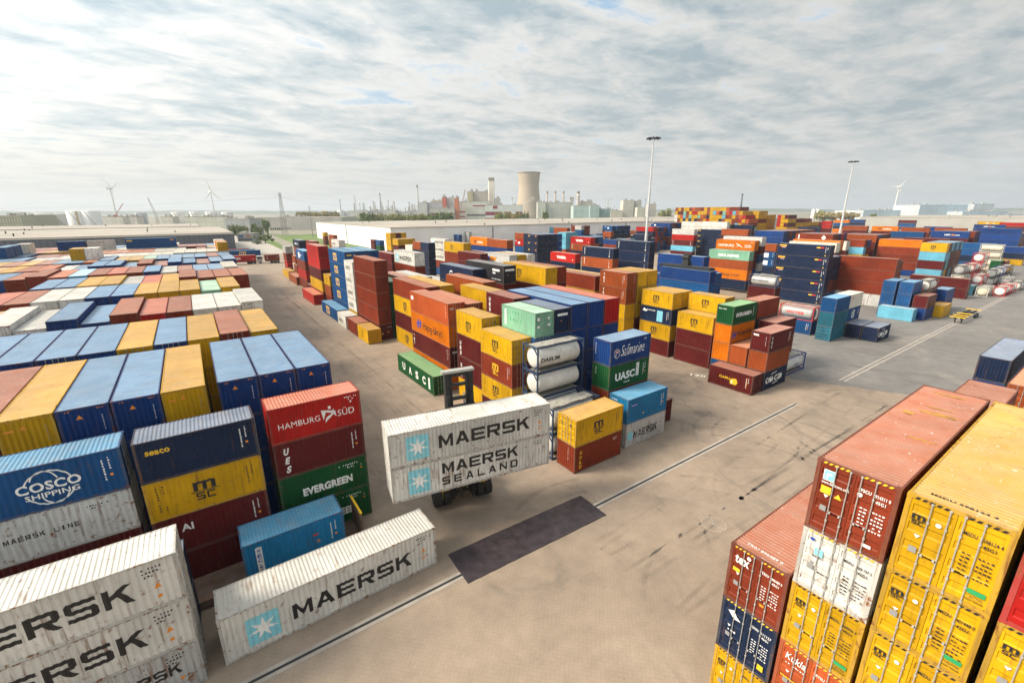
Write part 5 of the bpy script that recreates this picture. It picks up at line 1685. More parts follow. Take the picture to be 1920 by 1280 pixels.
283.0,212,2.6,t,40,2.59,R,0,
295.0,195,0,t,40,2.59,S,0,
295.0,195,2.6,t,40,2.59,L,0,
347.5,66,2.6,t,40,2.59,R,0,
347.5,66,5.2,t,40,2.59,N,0,
270.5,228,0,t,40,2.59,R,0,
270.5,228,2.6,t,40,2.59,M,0,
350.0,52,0,t,40,2.59,B,0,
350.0,52,2.6,t,40,2.59,B,0,
346.0,80,2.6,t,40,2.59,R,0,
346.0,80,5.2,t,40,2.59,B,0,
342.0,96,0,t,40,2.59,r,0,
342.0,96,2.6,t,40,2.59,N,0,
285.5,212,0,t,40,2.59,R,0,
285.5,212,2.6,t,40,2.59,M,0,
273.0,228,0,t,40,2.59,N,0,
273.0,228,2.6,t,40,2.59,M,0,
297.5,195,0,t,40,2.59,r,0,
297.5,195,2.6,t,40,2.59,M,0,
338.5,110,0,t,40,2.59,S,0,
338.5,110,2.6,t,40,2.59,N,0,
315.5,165,2.6,t,40,2.59,R,0,
315.5,165,5.2,t,40,2.59,B,0,
350.0,66,2.6,t,40,2.59,N,0,
350.0,66,5.2,t,40,2.59,r,0,
352.5,52,0,t,40,2.59,B,0,
352.5,52,2.6,t,40,2.59,N,0,
275.5,228,0,t,40,2.59,N,0,
275.5,228,2.6,t,40,2.59,N,0,
288.0,212,0,t,40,2.59,r,0,
288.0,212,2.6,t,40,2.59,R,0,
318.0,165,2.6,t,40,2.59,C,0,
318.0,165,5.2,t,40,2.59,R,0,
355.0,52,0,t,40,2.59,S,0,
355.0,52,2.6,t,40,2.59,r,0,
278.0,228,0,t,40,2.59,C,0,
278.0,228,2.6,t,40,2.59,R,0,
290.5,212,0,t,40,2.59,r,0,
290.5,212,2.6,t,40,2.59,N,0,
320.5,165,2.6,t,40,2.59,N,0,
320.5,165,5.2,t,40,2.59,N,0,
312.5,180,0,t,40,2.59,N,0,
312.5,180,2.6,t,40,2.59,B,0,
280.5,228,2.6,t,40,2.59,N,0,
280.5,228,5.2,t,40,2.59,R,0,
293.0,212,2.6,t,40,2.59,S,0,
293.0,212,5.2,t,40,2.59,M,0,
345.0,110,0,t,40,2.59,M,0,
345.0,110,2.6,t,40,2.59,R,0,
323.0,165,2.6,t,40,2.59,C,0,
323.0,165,5.2,t,40,2.59,R,0,
315.0,180,0,t,40,2.59,B,0,
315.0,180,2.6,t,40,2.59,S,0,
306.0,195,0,t,40,2.59,R,0,
306.0,195,2.6,t,40,2.59,M,0,
283.0,228,2.6,t,40,2.59,R,0,
283.0,228,5.2,t,40,2.59,M,0,
295.5,212,2.6,t,40,2.59,L,0,
295.5,212,5.2,t,40,2.59,R,0,
347.5,110,0,t,40,2.59,S,0,
347.5,110,2.6,t,40,2.59,C,0,
308.5,195,0,t,40,2.59,N,0,
308.5,195,2.6,t,40,2.59,r,0,
317.5,180,0,t,40,2.59,B,0,
317.5,180,2.6,t,40,2.59,S,0,
359.0,66,0,t,40,2.59,S,0,
359.0,66,2.6,t,40,2.59,R,0,
361.5,52,0,t,40,2.59,r,0,
361.5,52,2.6,t,40,2.59,N,0,
285.5,228,2.6,t,40,2.59,L,0,
285.5,228,5.2,t,40,2.59,C,0,
298.0,212,2.6,t,40,2.59,L,0,
298.0,212,5.2,t,40,2.59,C,0,
357.5,80,2.6,t,40,2.59,R,0,
357.5,80,5.2,t,40,2.59,R,0,
350.0,110,0,t,40,2.59,N,0,
350.0,110,2.6,t,40,2.59,R,0,
311.0,195,0,t,40,2.59,L,0,
311.0,195,2.6,t,40,2.59,M,0,
320.0,180,0,t,40,2.59,N,0,
320.0,180,2.6,t,40,2.59,L,0,
288.0,228,2.6,t,40,2.59,S,0,
288.0,228,5.2,t,40,2.59,L,0,
361.5,66,0,t,40,2.59,S,0,
361.5,66,2.6,t,40,2.59,N,0,
364.0,52,0,t,40,2.59,r,0,
364.0,52,2.6,t,40,2.59,M,0,
300.5,212,2.6,t,40,2.59,R,0,
300.5,212,5.2,t,40,2.59,B,0,
313.5,195,0,t,40,2.59,S,0,
313.5,195,2.6,t,40,2.59,B,0,
352.5,110,0,t,40,2.59,r,0,
352.5,110,2.6,t,40,2.59,S,0,
290.5,228,0,t,40,2.59,R,0,
290.5,228,2.6,t,40,2.59,M,0,
322.5,180,0,t,40,2.59,L,0,
322.5,180,2.6,t,40,2.59,R,0,
303.0,212,2.6,t,40,2.59,M,0,
303.0,212,5.2,t,40,2.59,N,0,
364.0,66,0,t,40,2.59,R,0,
364.0,66,2.6,t,40,2.59,N,0,
366.5,52,0,t,40,2.59,S,0,
366.5,52,2.6,t,40,2.59,R,0,
358.5,96,0,t,40,2.59,C,0,
358.5,96,2.6,t,40,2.59,R,0,
293.0,228,0,t,40,2.59,B,0,
293.0,228,2.6,t,40,2.59,r,0,
316.0,195,2.6,t,40,2.59,S,0,
316.0,195,5.2,t,40,2.59,M,0,
305.5,212,2.6,t,40,2.59,C,0,
305.5,212,5.2,t,40,2.59,B,0,
366.5,66,0,t,40,2.59,N,0,
366.5,66,2.6,t,40,2.59,R,0,
369.0,52,0,t,40,2.59,S,0,
369.0,52,2.6,t,40,2.59,B,0,
364.0,80,2.6,t,40,2.59,r,0,
364.0,80,5.2,t,40,2.59,r,0,
295.5,228,0,t,40,2.59,S,0,
295.5,228,2.6,t,40,2.59,B,0,
318.5,195,2.6,t,40,2.59,B,0,
318.5,195,5.2,t,40,2.59,M,0,
361.0,96,0,t,40,2.59,R,0,
361.0,96,2.6,t,40,2.59,M,0,
308.0,212,2.6,t,40,2.59,N,0,
308.0,212,5.2,t,40,2.59,M,0,
369.0,66,0,t,40,2.59,R,0,
369.0,66,2.6,t,40,2.59,C,0,
371.5,52,0,t,40,2.59,M,0,
371.5,52,2.6,t,40,2.59,R,0,
366.5,80,2.6,t,40,2.59,C,0,
366.5,80,5.2,t,40,2.59,S,0,
298.0,228,0,t,40,2.59,L,0,
298.0,228,2.6,t,40,2.59,R,0,
321.0,195,0,t,40,2.59,N,0,
321.0,195,2.6,t,40,2.59,B,0,
363.5,96,0,t,40,2.59,B,0,
363.5,96,2.6,t,40,2.59,N,0,
310.5,212,2.6,t,40,2.59,S,0,
310.5,212,5.2,t,40,2.59,M,0,
300.5,228,0,t,40,2.59,R,0,
300.5,228,2.6,t,40,2.59,L,0,
371.5,66,0,t,40,2.59,R,0,
371.5,66,2.6,t,40,2.59,N,0,
369.0,80,2.6,t,40,2.59,C,0,
369.0,80,5.2,t,40,2.59,R,0,
374.0,52,0,t,40,2.59,M,0,
374.0,52,2.6,t,40,2.59,R,0,
323.5,195,0,t,40,2.59,B,0,
323.5,195,2.6,t,40,2.59,R,0,
313.0,212,2.6,t,40,2.59,C,0,
313.0,212,5.2,t,40,2.59,M,0,
366.0,96,0,t,40,2.59,C,0,
366.0,96,2.6,t,40,2.59,N,0,
326.0,195,0,t,40,2.59,S,0,
326.0,195,2.6,t,40,2.59,R,0,
315.5,212,0,t,40,2.59,N,0,
315.5,212,2.6,t,40,2.59,N,0,
368.5,96,0,t,40,2.59,C,0,
368.5,96,2.6,t,40,2.59,r,0,
328.5,195,0,t,40,2.59,B,0,
328.5,195,2.6,t,40,2.59,r,0,
318.0,212,0,t,40,2.59,C,0,
318.0,212,2.6,t,40,2.59,S,0,
371.0,96,0,t,40,2.59,R,0,
371.0,96,2.6,t,40,2.59,B,0,
378.0,66,0,t,40,2.59,N,0,
378.0,66,2.6,t,40,2.59,M,0,
309.0,228,0,t,40,2.59,M,0,
309.0,228,2.6,t,40,2.59,R,0,
380.5,52,0,t,40,2.59,R,0,
380.5,52,2.6,t,40,2.59,R,0,
320.5,212,0,t,40,2.59,S,0,
320.5,212,2.6,t,40,2.59,S,0,
369.0,110,2.6,t,40,2.59,R,0,
369.0,110,5.2,t,40,2.59,R,0,
373.5,96,2.6,t,40,2.59,R,0,
373.5,96,5.2,t,40,2.59,N,0,
311.5,228,0,t,40,2.59,B,0,
311.5,228,2.6,t,40,2.59,N,0,
380.5,66,0,t,40,2.59,R,0,
380.5,66,2.6,t,40,2.59,r,0,
383.0,52,0,t,40,2.59,N,0,
383.0,52,2.6,t,40,2.59,R,0,
371.5,110,2.6,t,40,2.59,N,0,
371.5,110,5.2,t,40,2.59,S,0,
314.0,228,0,t,40,2.59,C,0,
314.0,228,2.6,t,40,2.59,L,0,
376.0,96,2.6,t,40,2.59,N,0,
376.0,96,5.2,t,40,2.59,M,0,
383.0,66,0,t,40,2.59,R,0,
383.0,66,2.6,t,40,2.59,R,0,
385.5,52,0,t,40,2.59,B,0,
385.5,52,2.6,t,40,2.59,C,0,
374.0,110,2.6,t,40,2.59,R,0,
374.0,110,5.2,t,40,2.59,R,0,
316.5,228,0,t,40,2.59,B,0,
316.5,228,2.6,t,40,2.59,C,0,
378.5,96,2.6,t,40,2.59,C,0,
378.5,96,5.2,t,40,2.59,C,0,
388.0,52,2.6,t,40,2.59,r,0,
388.0,52,5.2,t,40,2.59,B,0,
319.0,228,0,t,40,2.59,R,0,
319.0,228,2.6,t,40,2.59,C,0,
376.5,110,2.6,t,40,2.59,S,0,
376.5,110,5.2,t,40,2.59,B,0,
381.0,96,2.6,t,40,2.59,R,0,
381.0,96,5.2,t,40,2.59,C,0,
385.5,80,2.6,t,40,2.59,R,0,
385.5,80,5.2,t,40,2.59,C,0,
390.5,52,2.6,t,40,2.59,R,0,
390.5,52,5.2,t,40,2.59,M,0,
321.5,228,0,t,40,2.59,M,0,
321.5,228,2.6,t,40,2.59,R,0,
379.0,110,2.6,t,40,2.59,B,0,
379.0,110,5.2,t,40,2.59,R,0,
389.5,66,2.6,t,40,2.59,N,0,
389.5,66,5.2,t,40,2.59,S,0,
383.5,96,2.6,t,40,2.59,N,0,
383.5,96,5.2,t,40,2.59,M,0,
388.0,80,2.6,t,40,2.59,r,0,
388.0,80,5.2,t,40,2.59,M,0,
324.0,228,0,t,40,2.59,S,0,
324.0,228,2.6,t,40,2.59,S,0,
393.0,52,2.6,t,40,2.59,R,0,
393.0,52,5.2,t,40,2.59,R,0,
381.5,110,2.6,t,40,2.59,B,0,
381.5,110,5.2,t,40,2.59,N,0,
392.0,66,2.6,t,40,2.59,B,0,
392.0,66,5.2,t,40,2.59,N,0,
386.0,96,2.6,t,40,2.59,B,0,
386.0,96,5.2,t,40,2.59,R,0,
326.5,228,0,t,40,2.59,R,0,
326.5,228,2.6,t,40,2.59,R,0,
390.5,80,2.6,t,40,2.59,N,0,
390.5,80,5.2,t,40,2.59,C,0,
395.5,52,2.6,t,40,2.59,M,0,
395.5,52,5.2,t,40,2.59,N,0,
394.5,66,2.6,t,40,2.59,B,0,
394.5,66,5.2,t,40,2.59,R,0,
329.0,228,0,t,40,2.59,S,0,
329.0,228,2.6,t,40,2.59,S,0,
393.0,80,2.6,t,40,2.59,S,0,
393.0,80,5.2,t,40,2.59,S,0,
397.0,66,2.6,t,40,2.59,R,0,
397.0,66,5.2,t,40,2.59,N,0,
388.0,110,0,t,40,2.59,S,0,
388.0,110,2.6,t,40,2.59,B,0,
395.5,80,2.6,t,40,2.59,M,0,
395.5,80,5.2,t,40,2.59,B,0,
390.5,110,0,t,40,2.59,B,0,
390.5,110,2.6,t,40,2.59,M,0,
398.0,80,2.6,t,40,2.59,r,0,
398.0,80,5.2,t,40,2.59,N,0,
393.0,110,0,t,40,2.59,N,0,
393.0,110,2.6,t,40,2.59,S,0,
407.0,52,2.6,t,40,2.59,M,0,
407.0,52,5.2,t,40,2.59,R,0,
406.0,66,2.6,t,40,2.59,R,0,
406.0,66,5.2,t,40,2.59,R,0,
404.5,80,0,t,40,2.59,N,0,
404.5,80,2.6,t,40,2.59,C,0,
409.5,52,2.6,t,40,2.59,R,0,
409.5,52,5.2,t,40,2.59,B,0,
402.5,96,0,t,40,2.59,N,0,
402.5,96,2.6,t,40,2.59,r,0,
408.5,66,2.6,t,40,2.59,N,0,
408.5,66,5.2,t,40,2.59,B,0,
399.5,110,2.6,t,40,2.59,B,0,
399.5,110,5.2,t,40,2.59,S,0,
407.0,80,0,t,40,2.59,R,0,
407.0,80,2.6,t,40,2.59,r,0,
412.0,52,2.6,t,40,2.59,N,0,
412.0,52,5.2,t,40,2.59,C,0,
405.0,96,0,t,40,2.59,M,0,
405.0,96,2.6,t,40,2.59,R,0,
411.0,66,2.6,t,40,2.59,N,0,
411.0,66,5.2,t,40,2.59,N,0,
402.0,110,2.6,t,40,2.59,S,0,
402.0,110,5.2,t,40,2.59,r,0,
409.5,80,0,t,40,2.59,r,0,
409.5,80,2.6,t,40,2.59,R,0,
414.5,52,2.6,t,40,2.59,r,0,
414.5,52,5.2,t,40,2.59,N,0,
407.5,96,0,t,40,2.59,R,0,
407.5,96,2.6,t,40,2.59,B,0,
413.5,66,2.6,t,40,2.59,S,0,
413.5,66,5.2,t,40,2.59,B,0,
404.5,110,2.6,t,40,2.59,B,0,
404.5,110,5.2,t,40,2.59,r,0,
412.0,80,0,t,40,2.59,r,0,
412.0,80,2.6,t,40,2.59,S,0,
417.0,52,0,t,40,2.59,N,0,
417.0,52,2.6,t,40,2.59,R,0,
417.0,52,5.2,t,40,2.59,M,0,
410.0,96,0,t,40,2.59,S,0,
410.0,96,2.6,t,40,2.59,r,0,
416.0,66,2.6,t,40,2.59,N,0,
416.0,66,5.2,t,40,2.59,B,0,
407.0,110,2.6,t,40,2.59,M,0,
407.0,110,5.2,t,40,2.59,N,0,
414.5,80,0,t,40,2.59,r,0,
414.5,80,2.6,t,40,2.59,R,0,
419.5,52,0,t,40,2.59,M,0,
419.5,52,2.6,t,40,2.59,B,0,
419.5,52,5.2,t,40,2.59,C,0,
418.5,66,0,t,40,2.59,N,0,
418.5,66,2.6,t,40,2.59,C,0,
417.0,80,0,t,40,2.59,B,0,
417.0,80,2.6,t,40,2.59,R,0,
422.0,52,0,t,40,2.59,R,0,
422.0,52,2.6,t,40,2.59,R,0,
422.0,52,5.2,t,40,2.59,B,0,
421.0,66,0,t,40,2.59,R,0,
421.0,66,2.6,t,40,2.59,M,0,
419.5,80,0,t,40,2.59,S,0,
419.5,80,2.6,t,40,2.59,C,0,
416.5,96,2.6,t,40,2.59,N,0,
416.5,96,5.2,t,40,2.59,B,0,
424.5,52,0,t,40,2.59,S,0,
424.5,52,2.6,t,40,2.59,N,0,
423.5,66,0,t,40,2.59,N,0,
423.5,66,2.6,t,40,2.59,R,0,
422.0,80,0,t,40,2.59,C,0,
422.0,80,2.6,t,40,2.59,r,0,
419.0,96,2.6,t,40,2.59,r,0,
419.0,96,5.2,t,40,2.59,S,0,
427.0,52,0,t,40,2.59,r,0,
427.0,52,2.6,t,40,2.59,R,0,
426.0,66,0,t,40,2.59,N,0,
426.0,66,2.6,t,40,2.59,R,0,
424.5,80,0,t,40,2.59,C,0,
424.5,80,2.6,t,40,2.59,C,0,
421.5,96,2.6,t,40,2.59,R,0,
421.5,96,5.2,t,40,2.59,B,0,
429.5,52,0,t,40,2.59,M,0,
429.5,52,2.6,t,40,2.59,S,0,
428.5,66,0,t,40,2.59,R,0,
428.5,66,2.6,t,40,2.59,R,0,
424.0,96,2.6,t,40,2.59,r,0,
424.0,96,5.2,t,40,2.59,r,0,
432.0,52,0,t,40,2.59,M,0,
432.0,52,2.6,t,40,2.59,R,0,
432.0,52,5.2,t,40,2.59,N,0,
431.0,66,0,t,40,2.59,r,0,
431.0,66,2.6,t,40,2.59,B,0,
426.5,96,2.6,t,40,2.59,R,0,
426.5,96,5.2,t,40,2.59,B,0,
423.5,110,0,t,40,2.59,M,0,
423.5,110,2.6,t,40,2.59,C,0,
434.5,52,0,t,40,2.59,N,0,
434.5,52,2.6,t,40,2.59,S,0,
434.5,52,5.2,t,40,2.59,B,0,
431.0,80,2.6,t,40,2.59,M,0,
431.0,80,5.2,t,40,2.59,r,0,
429.0,96,2.6,t,40,2.59,C,0,
429.0,96,5.2,t,40,2.59,C,0,
426.0,110,0,t,40,2.59,r,0,
426.0,110,2.6,t,40,2.59,B,0,
437.0,52,2.6,t,40,2.59,S,0,
437.0,52,5.2,t,40,2.59,N,0,
433.5,80,2.6,t,40,2.59,N,0,
433.5,80,5.2,t,40,2.59,B,0,
428.5,110,0,t,40,2.59,R,0,
428.5,110,2.6,t,40,2.59,S,0,
439.5,52,2.6,t,40,2.59,R,0,
439.5,52,5.2,t,40,2.59,R,0,
436.0,80,2.6,t,40,2.59,R,0,
436.0,80,5.2,t,40,2.59,R,0,
431.0,110,0,t,40,2.59,S,0,
431.0,110,2.6,t,40,2.59,C,0,
442.0,52,2.6,t,40,2.59,N,0,
442.0,52,5.2,t,40,2.59,C,0,
438.5,80,2.6,t,40,2.59,S,0,
438.5,80,5.2,t,40,2.59,N,0,
433.5,110,0,t,40,2.59,R,0,
433.5,110,2.6,t,40,2.59,R,0,
444.5,52,2.6,t,40,2.59,S,0,
444.5,52,5.2,t,40,2.59,B,0,
436.0,110,0,t,40,2.59,r,0,
436.0,110,2.6,t,40,2.59,S,0,
447.0,52,0,t,40,2.59,r,0,
447.0,52,2.6,t,40,2.59,r,0,
438.5,110,0,t,40,2.59,r,0,
438.5,110,2.6,t,40,2.59,S,0,
445.0,80,0,t,40,2.59,C,0,
445.0,80,2.6,t,40,2.59,R,0,
447.5,66,0,t,40,2.59,r,0,
447.5,66,2.6,t,40,2.59,S,0,
449.5,52,0,t,40,2.59,S,0,
449.5,52,2.6,t,40,2.59,r,0,
441.0,110,0,t,40,2.59,R,0,
441.0,110,2.6,t,40,2.59,S,0,
447.5,80,0,t,40,2.59,M,0,
447.5,80,2.6,t,40,2.59,B,0,
450.0,66,0,t,40,2.59,C,0,
450.0,66,2.6,t,40,2.59,B,0,
452.0,52,0,t,40,2.59,r,0,
452.0,52,2.6,t,40,2.59,R,0,
445.5,96,0,t,40,2.59,r,0,
445.5,96,2.6,t,40,2.59,B,0,
443.5,110,0,t,40,2.59,S,0,
443.5,110,2.6,t,40,2.59,M,0,
450.0,80,0,t,40,2.59,S,0,
450.0,80,2.6,t,40,2.59,N,0,
452.5,66,0,t,40,2.59,N,0,
452.5,66,2.6,t,40,2.59,M,0,
454.5,52,2.6,t,40,2.59,N,0,
454.5,52,5.2,t,40,2.59,r,0,
448.0,96,0,t,40,2.59,R,0,
448.0,96,2.6,t,40,2.59,R,0,
446.0,110,0,t,40,2.59,B,0,
446.0,110,2.6,t,40,2.59,C,0,
455.0,66,0,t,40,2.59,B,0,
455.0,66,2.6,t,40,2.59,M,0,
457.0,52,2.6,t,40,2.59,R,0,
457.0,52,5.2,t,40,2.59,r,0,
450.5,96,0,t,40,2.59,r,0,
450.5,96,2.6,t,40,2.59,N,0,
457.5,66,0,t,40,2.59,S,0,
457.5,66,2.6,t,40,2.59,C,0,
459.5,52,2.6,t,40,2.59,r,0,
459.5,52,5.2,t,40,2.59,B,0,
453.0,96,0,t,40,2.59,B,0,
453.0,96,2.6,t,40,2.59,S,0,
460.0,66,0,t,40,2.59,R,0,
460.0,66,2.6,t,40,2.59,C,0,
462.0,52,2.6,t,40,2.59,S,0,
462.0,52,5.2,t,40,2.59,R,0,
466.5,80,0,t,40,2.59,B,0,
466.5,80,2.6,t,40,2.59,r,0,
462.5,110,2.6,t,40,2.59,r,0,
462.5,110,5.2,t,40,2.59,N,0,
469.0,80,0,t,40,2.59,r,0,
469.0,80,2.6,t,40,2.59,C,0,
473.5,52,2.6,t,40,2.59,M,0,
473.5,52,5.2,t,40,2.59,B,0,
465.0,110,2.6,t,40,2.59,R,0,
465.0,110,5.2,t,40,2.59,R,0,
471.5,80,0,t,40,2.59,C,0,
471.5,80,2.6,t,40,2.59,R,0,
476.0,52,2.6,t,40,2.59,r,0,
476.0,52,5.2,t,40,2.59,C,0,
469.5,96,0,t,40,2.59,r,0,
469.5,96,2.6,t,40,2.59,M,0,
467.5,110,2.6,t,40,2.59,R,0,
467.5,110,5.2,t,40,2.59,M,0,
472.0,96,0,t,40,2.59,r,0,
472.0,96,2.6,t,40,2.59,C,0,
470.0,110,2.6,t,40,2.59,R,0,
470.0,110,5.2,t,40,2.59,M,0,
474.5,96,0,t,40,2.59,R,0,
474.5,96,2.6,t,40,2.59,C,0,
472.5,110,2.6,t,40,2.59,r,0,
472.5,110,5.2,t,40,2.59,R,0,
477.0,96,0,t,40,2.59,R,0,
477.0,96,2.6,t,40,2.59,M,0,
475.0,110,2.6,t,40,2.59,C,0,
475.0,110,5.2,t,40,2.59,S,0,
479.5,96,0,t,40,2.59,R,0,
479.5,96,2.6,t,40,2.59,R,0,
482.0,96,0,t,40,2.59,r,0,
482.0,96,2.6,t,40,2.59,M,0,
4.95,35.2,0.0,t,40,2.9,B,0,
4.95,35.2,2.9,t,40,2.9,B,1,
4.95,35.2,5.8,t,40,2.9,B,1,
2.45,35.2,0.0,t,40,2.9,B,1,
2.45,35.2,2.9,t,40,2.9,B,0,
2.45,35.2,5.8,t,40,2.9,M,0,
-3.15,35.2,0.0,t,40,2.9,M,0,
-3.15,35.2,2.9,t,40,2.9,Y,1,
-3.15,35.2,5.8,t,40,2.9,M,1,
-5.65,35.2,0.0,t,40,2.9,B,1,
-5.65,35.2,2.9,t,40,2.9,B,1,
-5.65,35.2,5.8,t,40,2.9,B,1,
-8.15,35.2,0.0,t,40,2.9,B,0,
-8.15,35.2,2.9,t,40,2.9,M,1,
-8.15,35.2,5.8,t,40,2.9,B,1,
-10.65,35.2,0.0,t,40,2.9,Y,1,
-10.65,35.2,2.9,t,40,2.9,Y,0,
-10.65,35.2,5.8,t,40,2.9,Y,0,
-13.15,35.2,0.0,t,40,2.9,B,1,
-13.15,35.2,2.9,t,40,2.9,M,1,
-13.15,35.2,5.8,t,40,2.9,R,0,
-15.65,35.2,8.7,t,40,2.9,B,0,dtri
-15.65,35.2,0.0,t,40,2.9,R,1,
-15.65,35.2,2.9,t,40,2.9,B,0,
-15.65,35.2,5.8,t,40,2.9,C,1,
3.4,49.2,0.0,t,40,2.9,Y,0,
3.4,49.2,2.9,t,40,2.9,C,0,
3.4,49.2,5.8,t,40,2.9,B,0,
0.9,49.2,0.0,t,40,2.97,R,1,
0.9,49.2,3.0,t,40,2.97,R,0,
0.9,49.2,5.9,t,40,2.97,W,0,
-1.6,49.2,2.9,t,40,2.9,Y,0,
-19.1,49.2,8.7,t,40,2.9,R,1,
4.0,64.3,0.0,t,40,3.06,W,0,
4.0,64.3,3.1,t,40,3.06,W,0,
4.0,64.3,6.1,t,40,3.06,B,1,
1.5,64.3,0.0,t,40,2.95,R,0,
1.5,64.3,3.0,t,40,2.95,W,1,
1.5,64.3,5.9,t,40,2.95,W,0,
-21.0,64.3,8.9,t,40,2.9,Y,1,
-23.5,64.3,8.9,t,40,2.9,R,0,
2.7,78.6,0.0,t,40,3.1,M,1,
2.7,78.6,3.1,t,40,3.1,Y,1,
2.7,78.6,6.2,t,40,3.1,Y,0,
0.2,78.6,0.0,t,40,2.99,C,1,
0.2,78.6,3.0,t,40,2.99,M,1,
0.2,78.6,6.0,t,40,2.99,R,0,
-24.8,78.6,9.3,t,40,2.9,R,1,
-27.3,78.6,9.3,t,40,2.9,B,0,
5.1,91.6,0.0,t,40,3.13,M,0,
5.1,91.6,3.1,t,40,3.13,R,1,
5.1,91.6,6.3,t,40,3.13,R,0,
2.6,91.6,0.0,t,40,3.13,R,1,
2.6,91.6,3.1,t,40,3.13,R,1,
2.6,91.6,6.3,t,40,3.13,R,0,
-22.4,91.6,6.8,t,40,2.9,R,1,
-24.9,91.6,6.8,t,40,2.9,Y,1,
-27.4,91.6,6.8,t,40,2.9,R,0,
-29.9,91.6,6.8,t,40,2.9,B,1,
4.7,105,0.0,t,40,3.2,M,1,
4.7,105,3.2,t,40,3.2,w,1,
4.7,105,6.4,t,40,3.2,w,1,
2.2,105,9.3,t,40,2.9,B,0,
2.2,105,0.0,t,40,3.09,B,1,
2.2,105,3.1,t,40,3.09,R,0,
2.2,105,6.2,t,40,3.09,B,0,
-0.3,105,9.3,t,40,2.9,B,1,
-2.8,105,9.3,t,40,2.9,R,1,
-30.3,105,9.6,t,40,2.9,B,0,
-32.8,105,9.6,t,40,2.9,B,1,
5.5,119,9.9,t,40,2.9,B,0,
5.5,119,0.0,t,40,3.31,B,1,
5.5,119,3.3,t,40,3.31,B,0,
5.5,119,6.6,t,40,3.31,B,0,
3.0,119,9.6,t,40,2.9,B,1,
3.0,119,0.0,t,40,3.2,R,0,
3.0,119,3.2,t,40,3.2,B,1,
3.0,119,6.4,t,40,3.2,M,0,
0.5,119,9.3,t,40,2.9,R,0,
-7.0,119,9.3,t,40,2.9,R,0,
-12.0,119,9.3,t,40,2.9,B,0,
-19.5,119,9.3,t,40,2.9,B,0,
-22.0,119,9.3,t,40,2.9,W,1,
-32.0,119,9.6,t,40,2.9,Y,0,
-34.5,119,9.6,t,40,2.9,B,1,
-37.0,119,9.6,t,40,2.9,B,0,
5.5,133,9.6,t,40,2.9,B,1,
5.5,133,6.4,t,40,3.2,B,1,
3.0,133,9.6,t,40,2.9,R,0,
3.0,133,6.4,t,40,3.2,C,0,
0.5,133,9.6,t,40,2.9,B,1,
-2.0,133,9.6,t,40,2.9,B,0,
-4.5,133,9.6,t,40,2.9,B,1,
-7.0,133,9.6,t,40,2.9,B,1,
-9.5,133,9.6,t,40,2.9,g,0,
-12.0,133,9.6,t,40,2.9,Y,1,
-14.5,133,9.6,t,40,2.9,Y,0,
-17.0,133,9.9,t,40,2.9,B,1,
-19.5,133,9.6,t,40,2.9,o,1,
-24.5,133,9.6,t,40,2.9,B,1,
-27.0,133,9.6,t,40,2.9,R,0,
-34.5,133,9.6,t,40,2.9,Y,0,
-37.0,133,9.6,t,40,2.9,B,1,
-39.5,133,9.6,t,40,2.9,W,0,
6.05,147,9.8,t,40,2.9,w,1,
6.05,147,6.5,t,40,3.27,W,1,
3.55,147,9.8,t,40,2.9,w,1,
3.55,147,6.5,t,40,3.27,w,1,
1.05,147,9.8,t,40,2.9,w,0,
-1.45,147,9.8,t,40,2.9,w,1,
-3.95,147,9.8,t,40,2.9,w,0,
-6.45,147,9.5,t,40,2.9,w,1,
-8.95,147,9.5,t,40,2.9,w,1,
-11.45,147,9.5,t,40,2.9,w,0,
-13.95,147,9.5,t,40,2.9,w,1,
-16.45,147,9.5,t,40,2.9,W,0,
-18.95,147,9.5,t,40,2.9,W,1,
-21.45,147,9.5,t,40,2.9,W,1,
-23.95,147,9.5,t,40,2.9,W,0,
-26.45,147,9.5,t,40,2.9,W,1,
-28.95,147,9.2,t,40,2.9,W,0,
-31.45,147,9.2,t,40,2.9,W,1,
-33.95,147,9.5,t,40,2.9,B,1,
-36.45,147,9.5,t,40,2.9,B,0,
-38.95,147,9.5,t,40,2.9,B,1,
-41.45,147,9.5,t,40,2.9,B,0,
-43.95,147,9.2,t,40,2.9,R,1,
6.4,161,9.1,t,40,2.9,B,0,
6.4,161,6.1,t,40,3.04,B,0,
3.9,161,9.1,t,40,2.9,B,1,
3.9,161,6.1,t,40,3.04,B,0,
1.4,161,9.5,t,40,2.9,R,1,
-1.1,161,9.1,t,40,2.9,w,0,
-3.6,161,9.5,t,40,2.9,w,1,
-6.1,161,9.5,t,40,2.9,w,0,
-8.6,161,9.5,t,40,2.9,w,1,
-11.1,161,9.5,t,40,2.9,o,1,
-13.6,161,9.5,t,40,2.9,o,0,
-16.1,161,9.5,t,40,2.9,o,1,
-18.6,161,9.5,t,40,2.9,o,0,
-21.1,161,9.5,t,40,2.9,S,1,
-23.6,161,9.5,t,40,2.9,S,1,
-26.1,161,9.1,t,40,2.9,R,0,
-28.6,161,9.1,t,40,2.9,R,1,
-31.1,161,9.1,t,40,2.9,R,0,
-33.6,161,9.1,t,40,2.9,R,1,
-36.1,161,9.5,t,40,2.9,B,1,
-38.6,161,9.5,t,40,2.9,B,0,
-41.1,161,9.5,t,40,2.9,B,1,
-43.6,161,9.5,t,40,2.9,A,0,
-46.1,161,9.5,t,40,2.9,A,1,
-48.6,161,9.5,t,40,2.9,A,1,
6.75,175,9.1,t,40,2.9,Y,1,
6.75,175,6.1,t,40,3.03,Y,1,
4.25,175,9.1,t,40,2.9,Y,0,
4.25,175,6.1,t,40,3.03,R,1,
1.75,175,9.7,t,40,2.9,R,1,
-0.75,175,9.7,t,40,2.9,R,1,
-3.25,175,9.7,t,40,2.9,R,0,
-5.75,175,9.4,t,40,2.9,B,1,
-8.25,175,9.4,t,40,2.9,B,0,
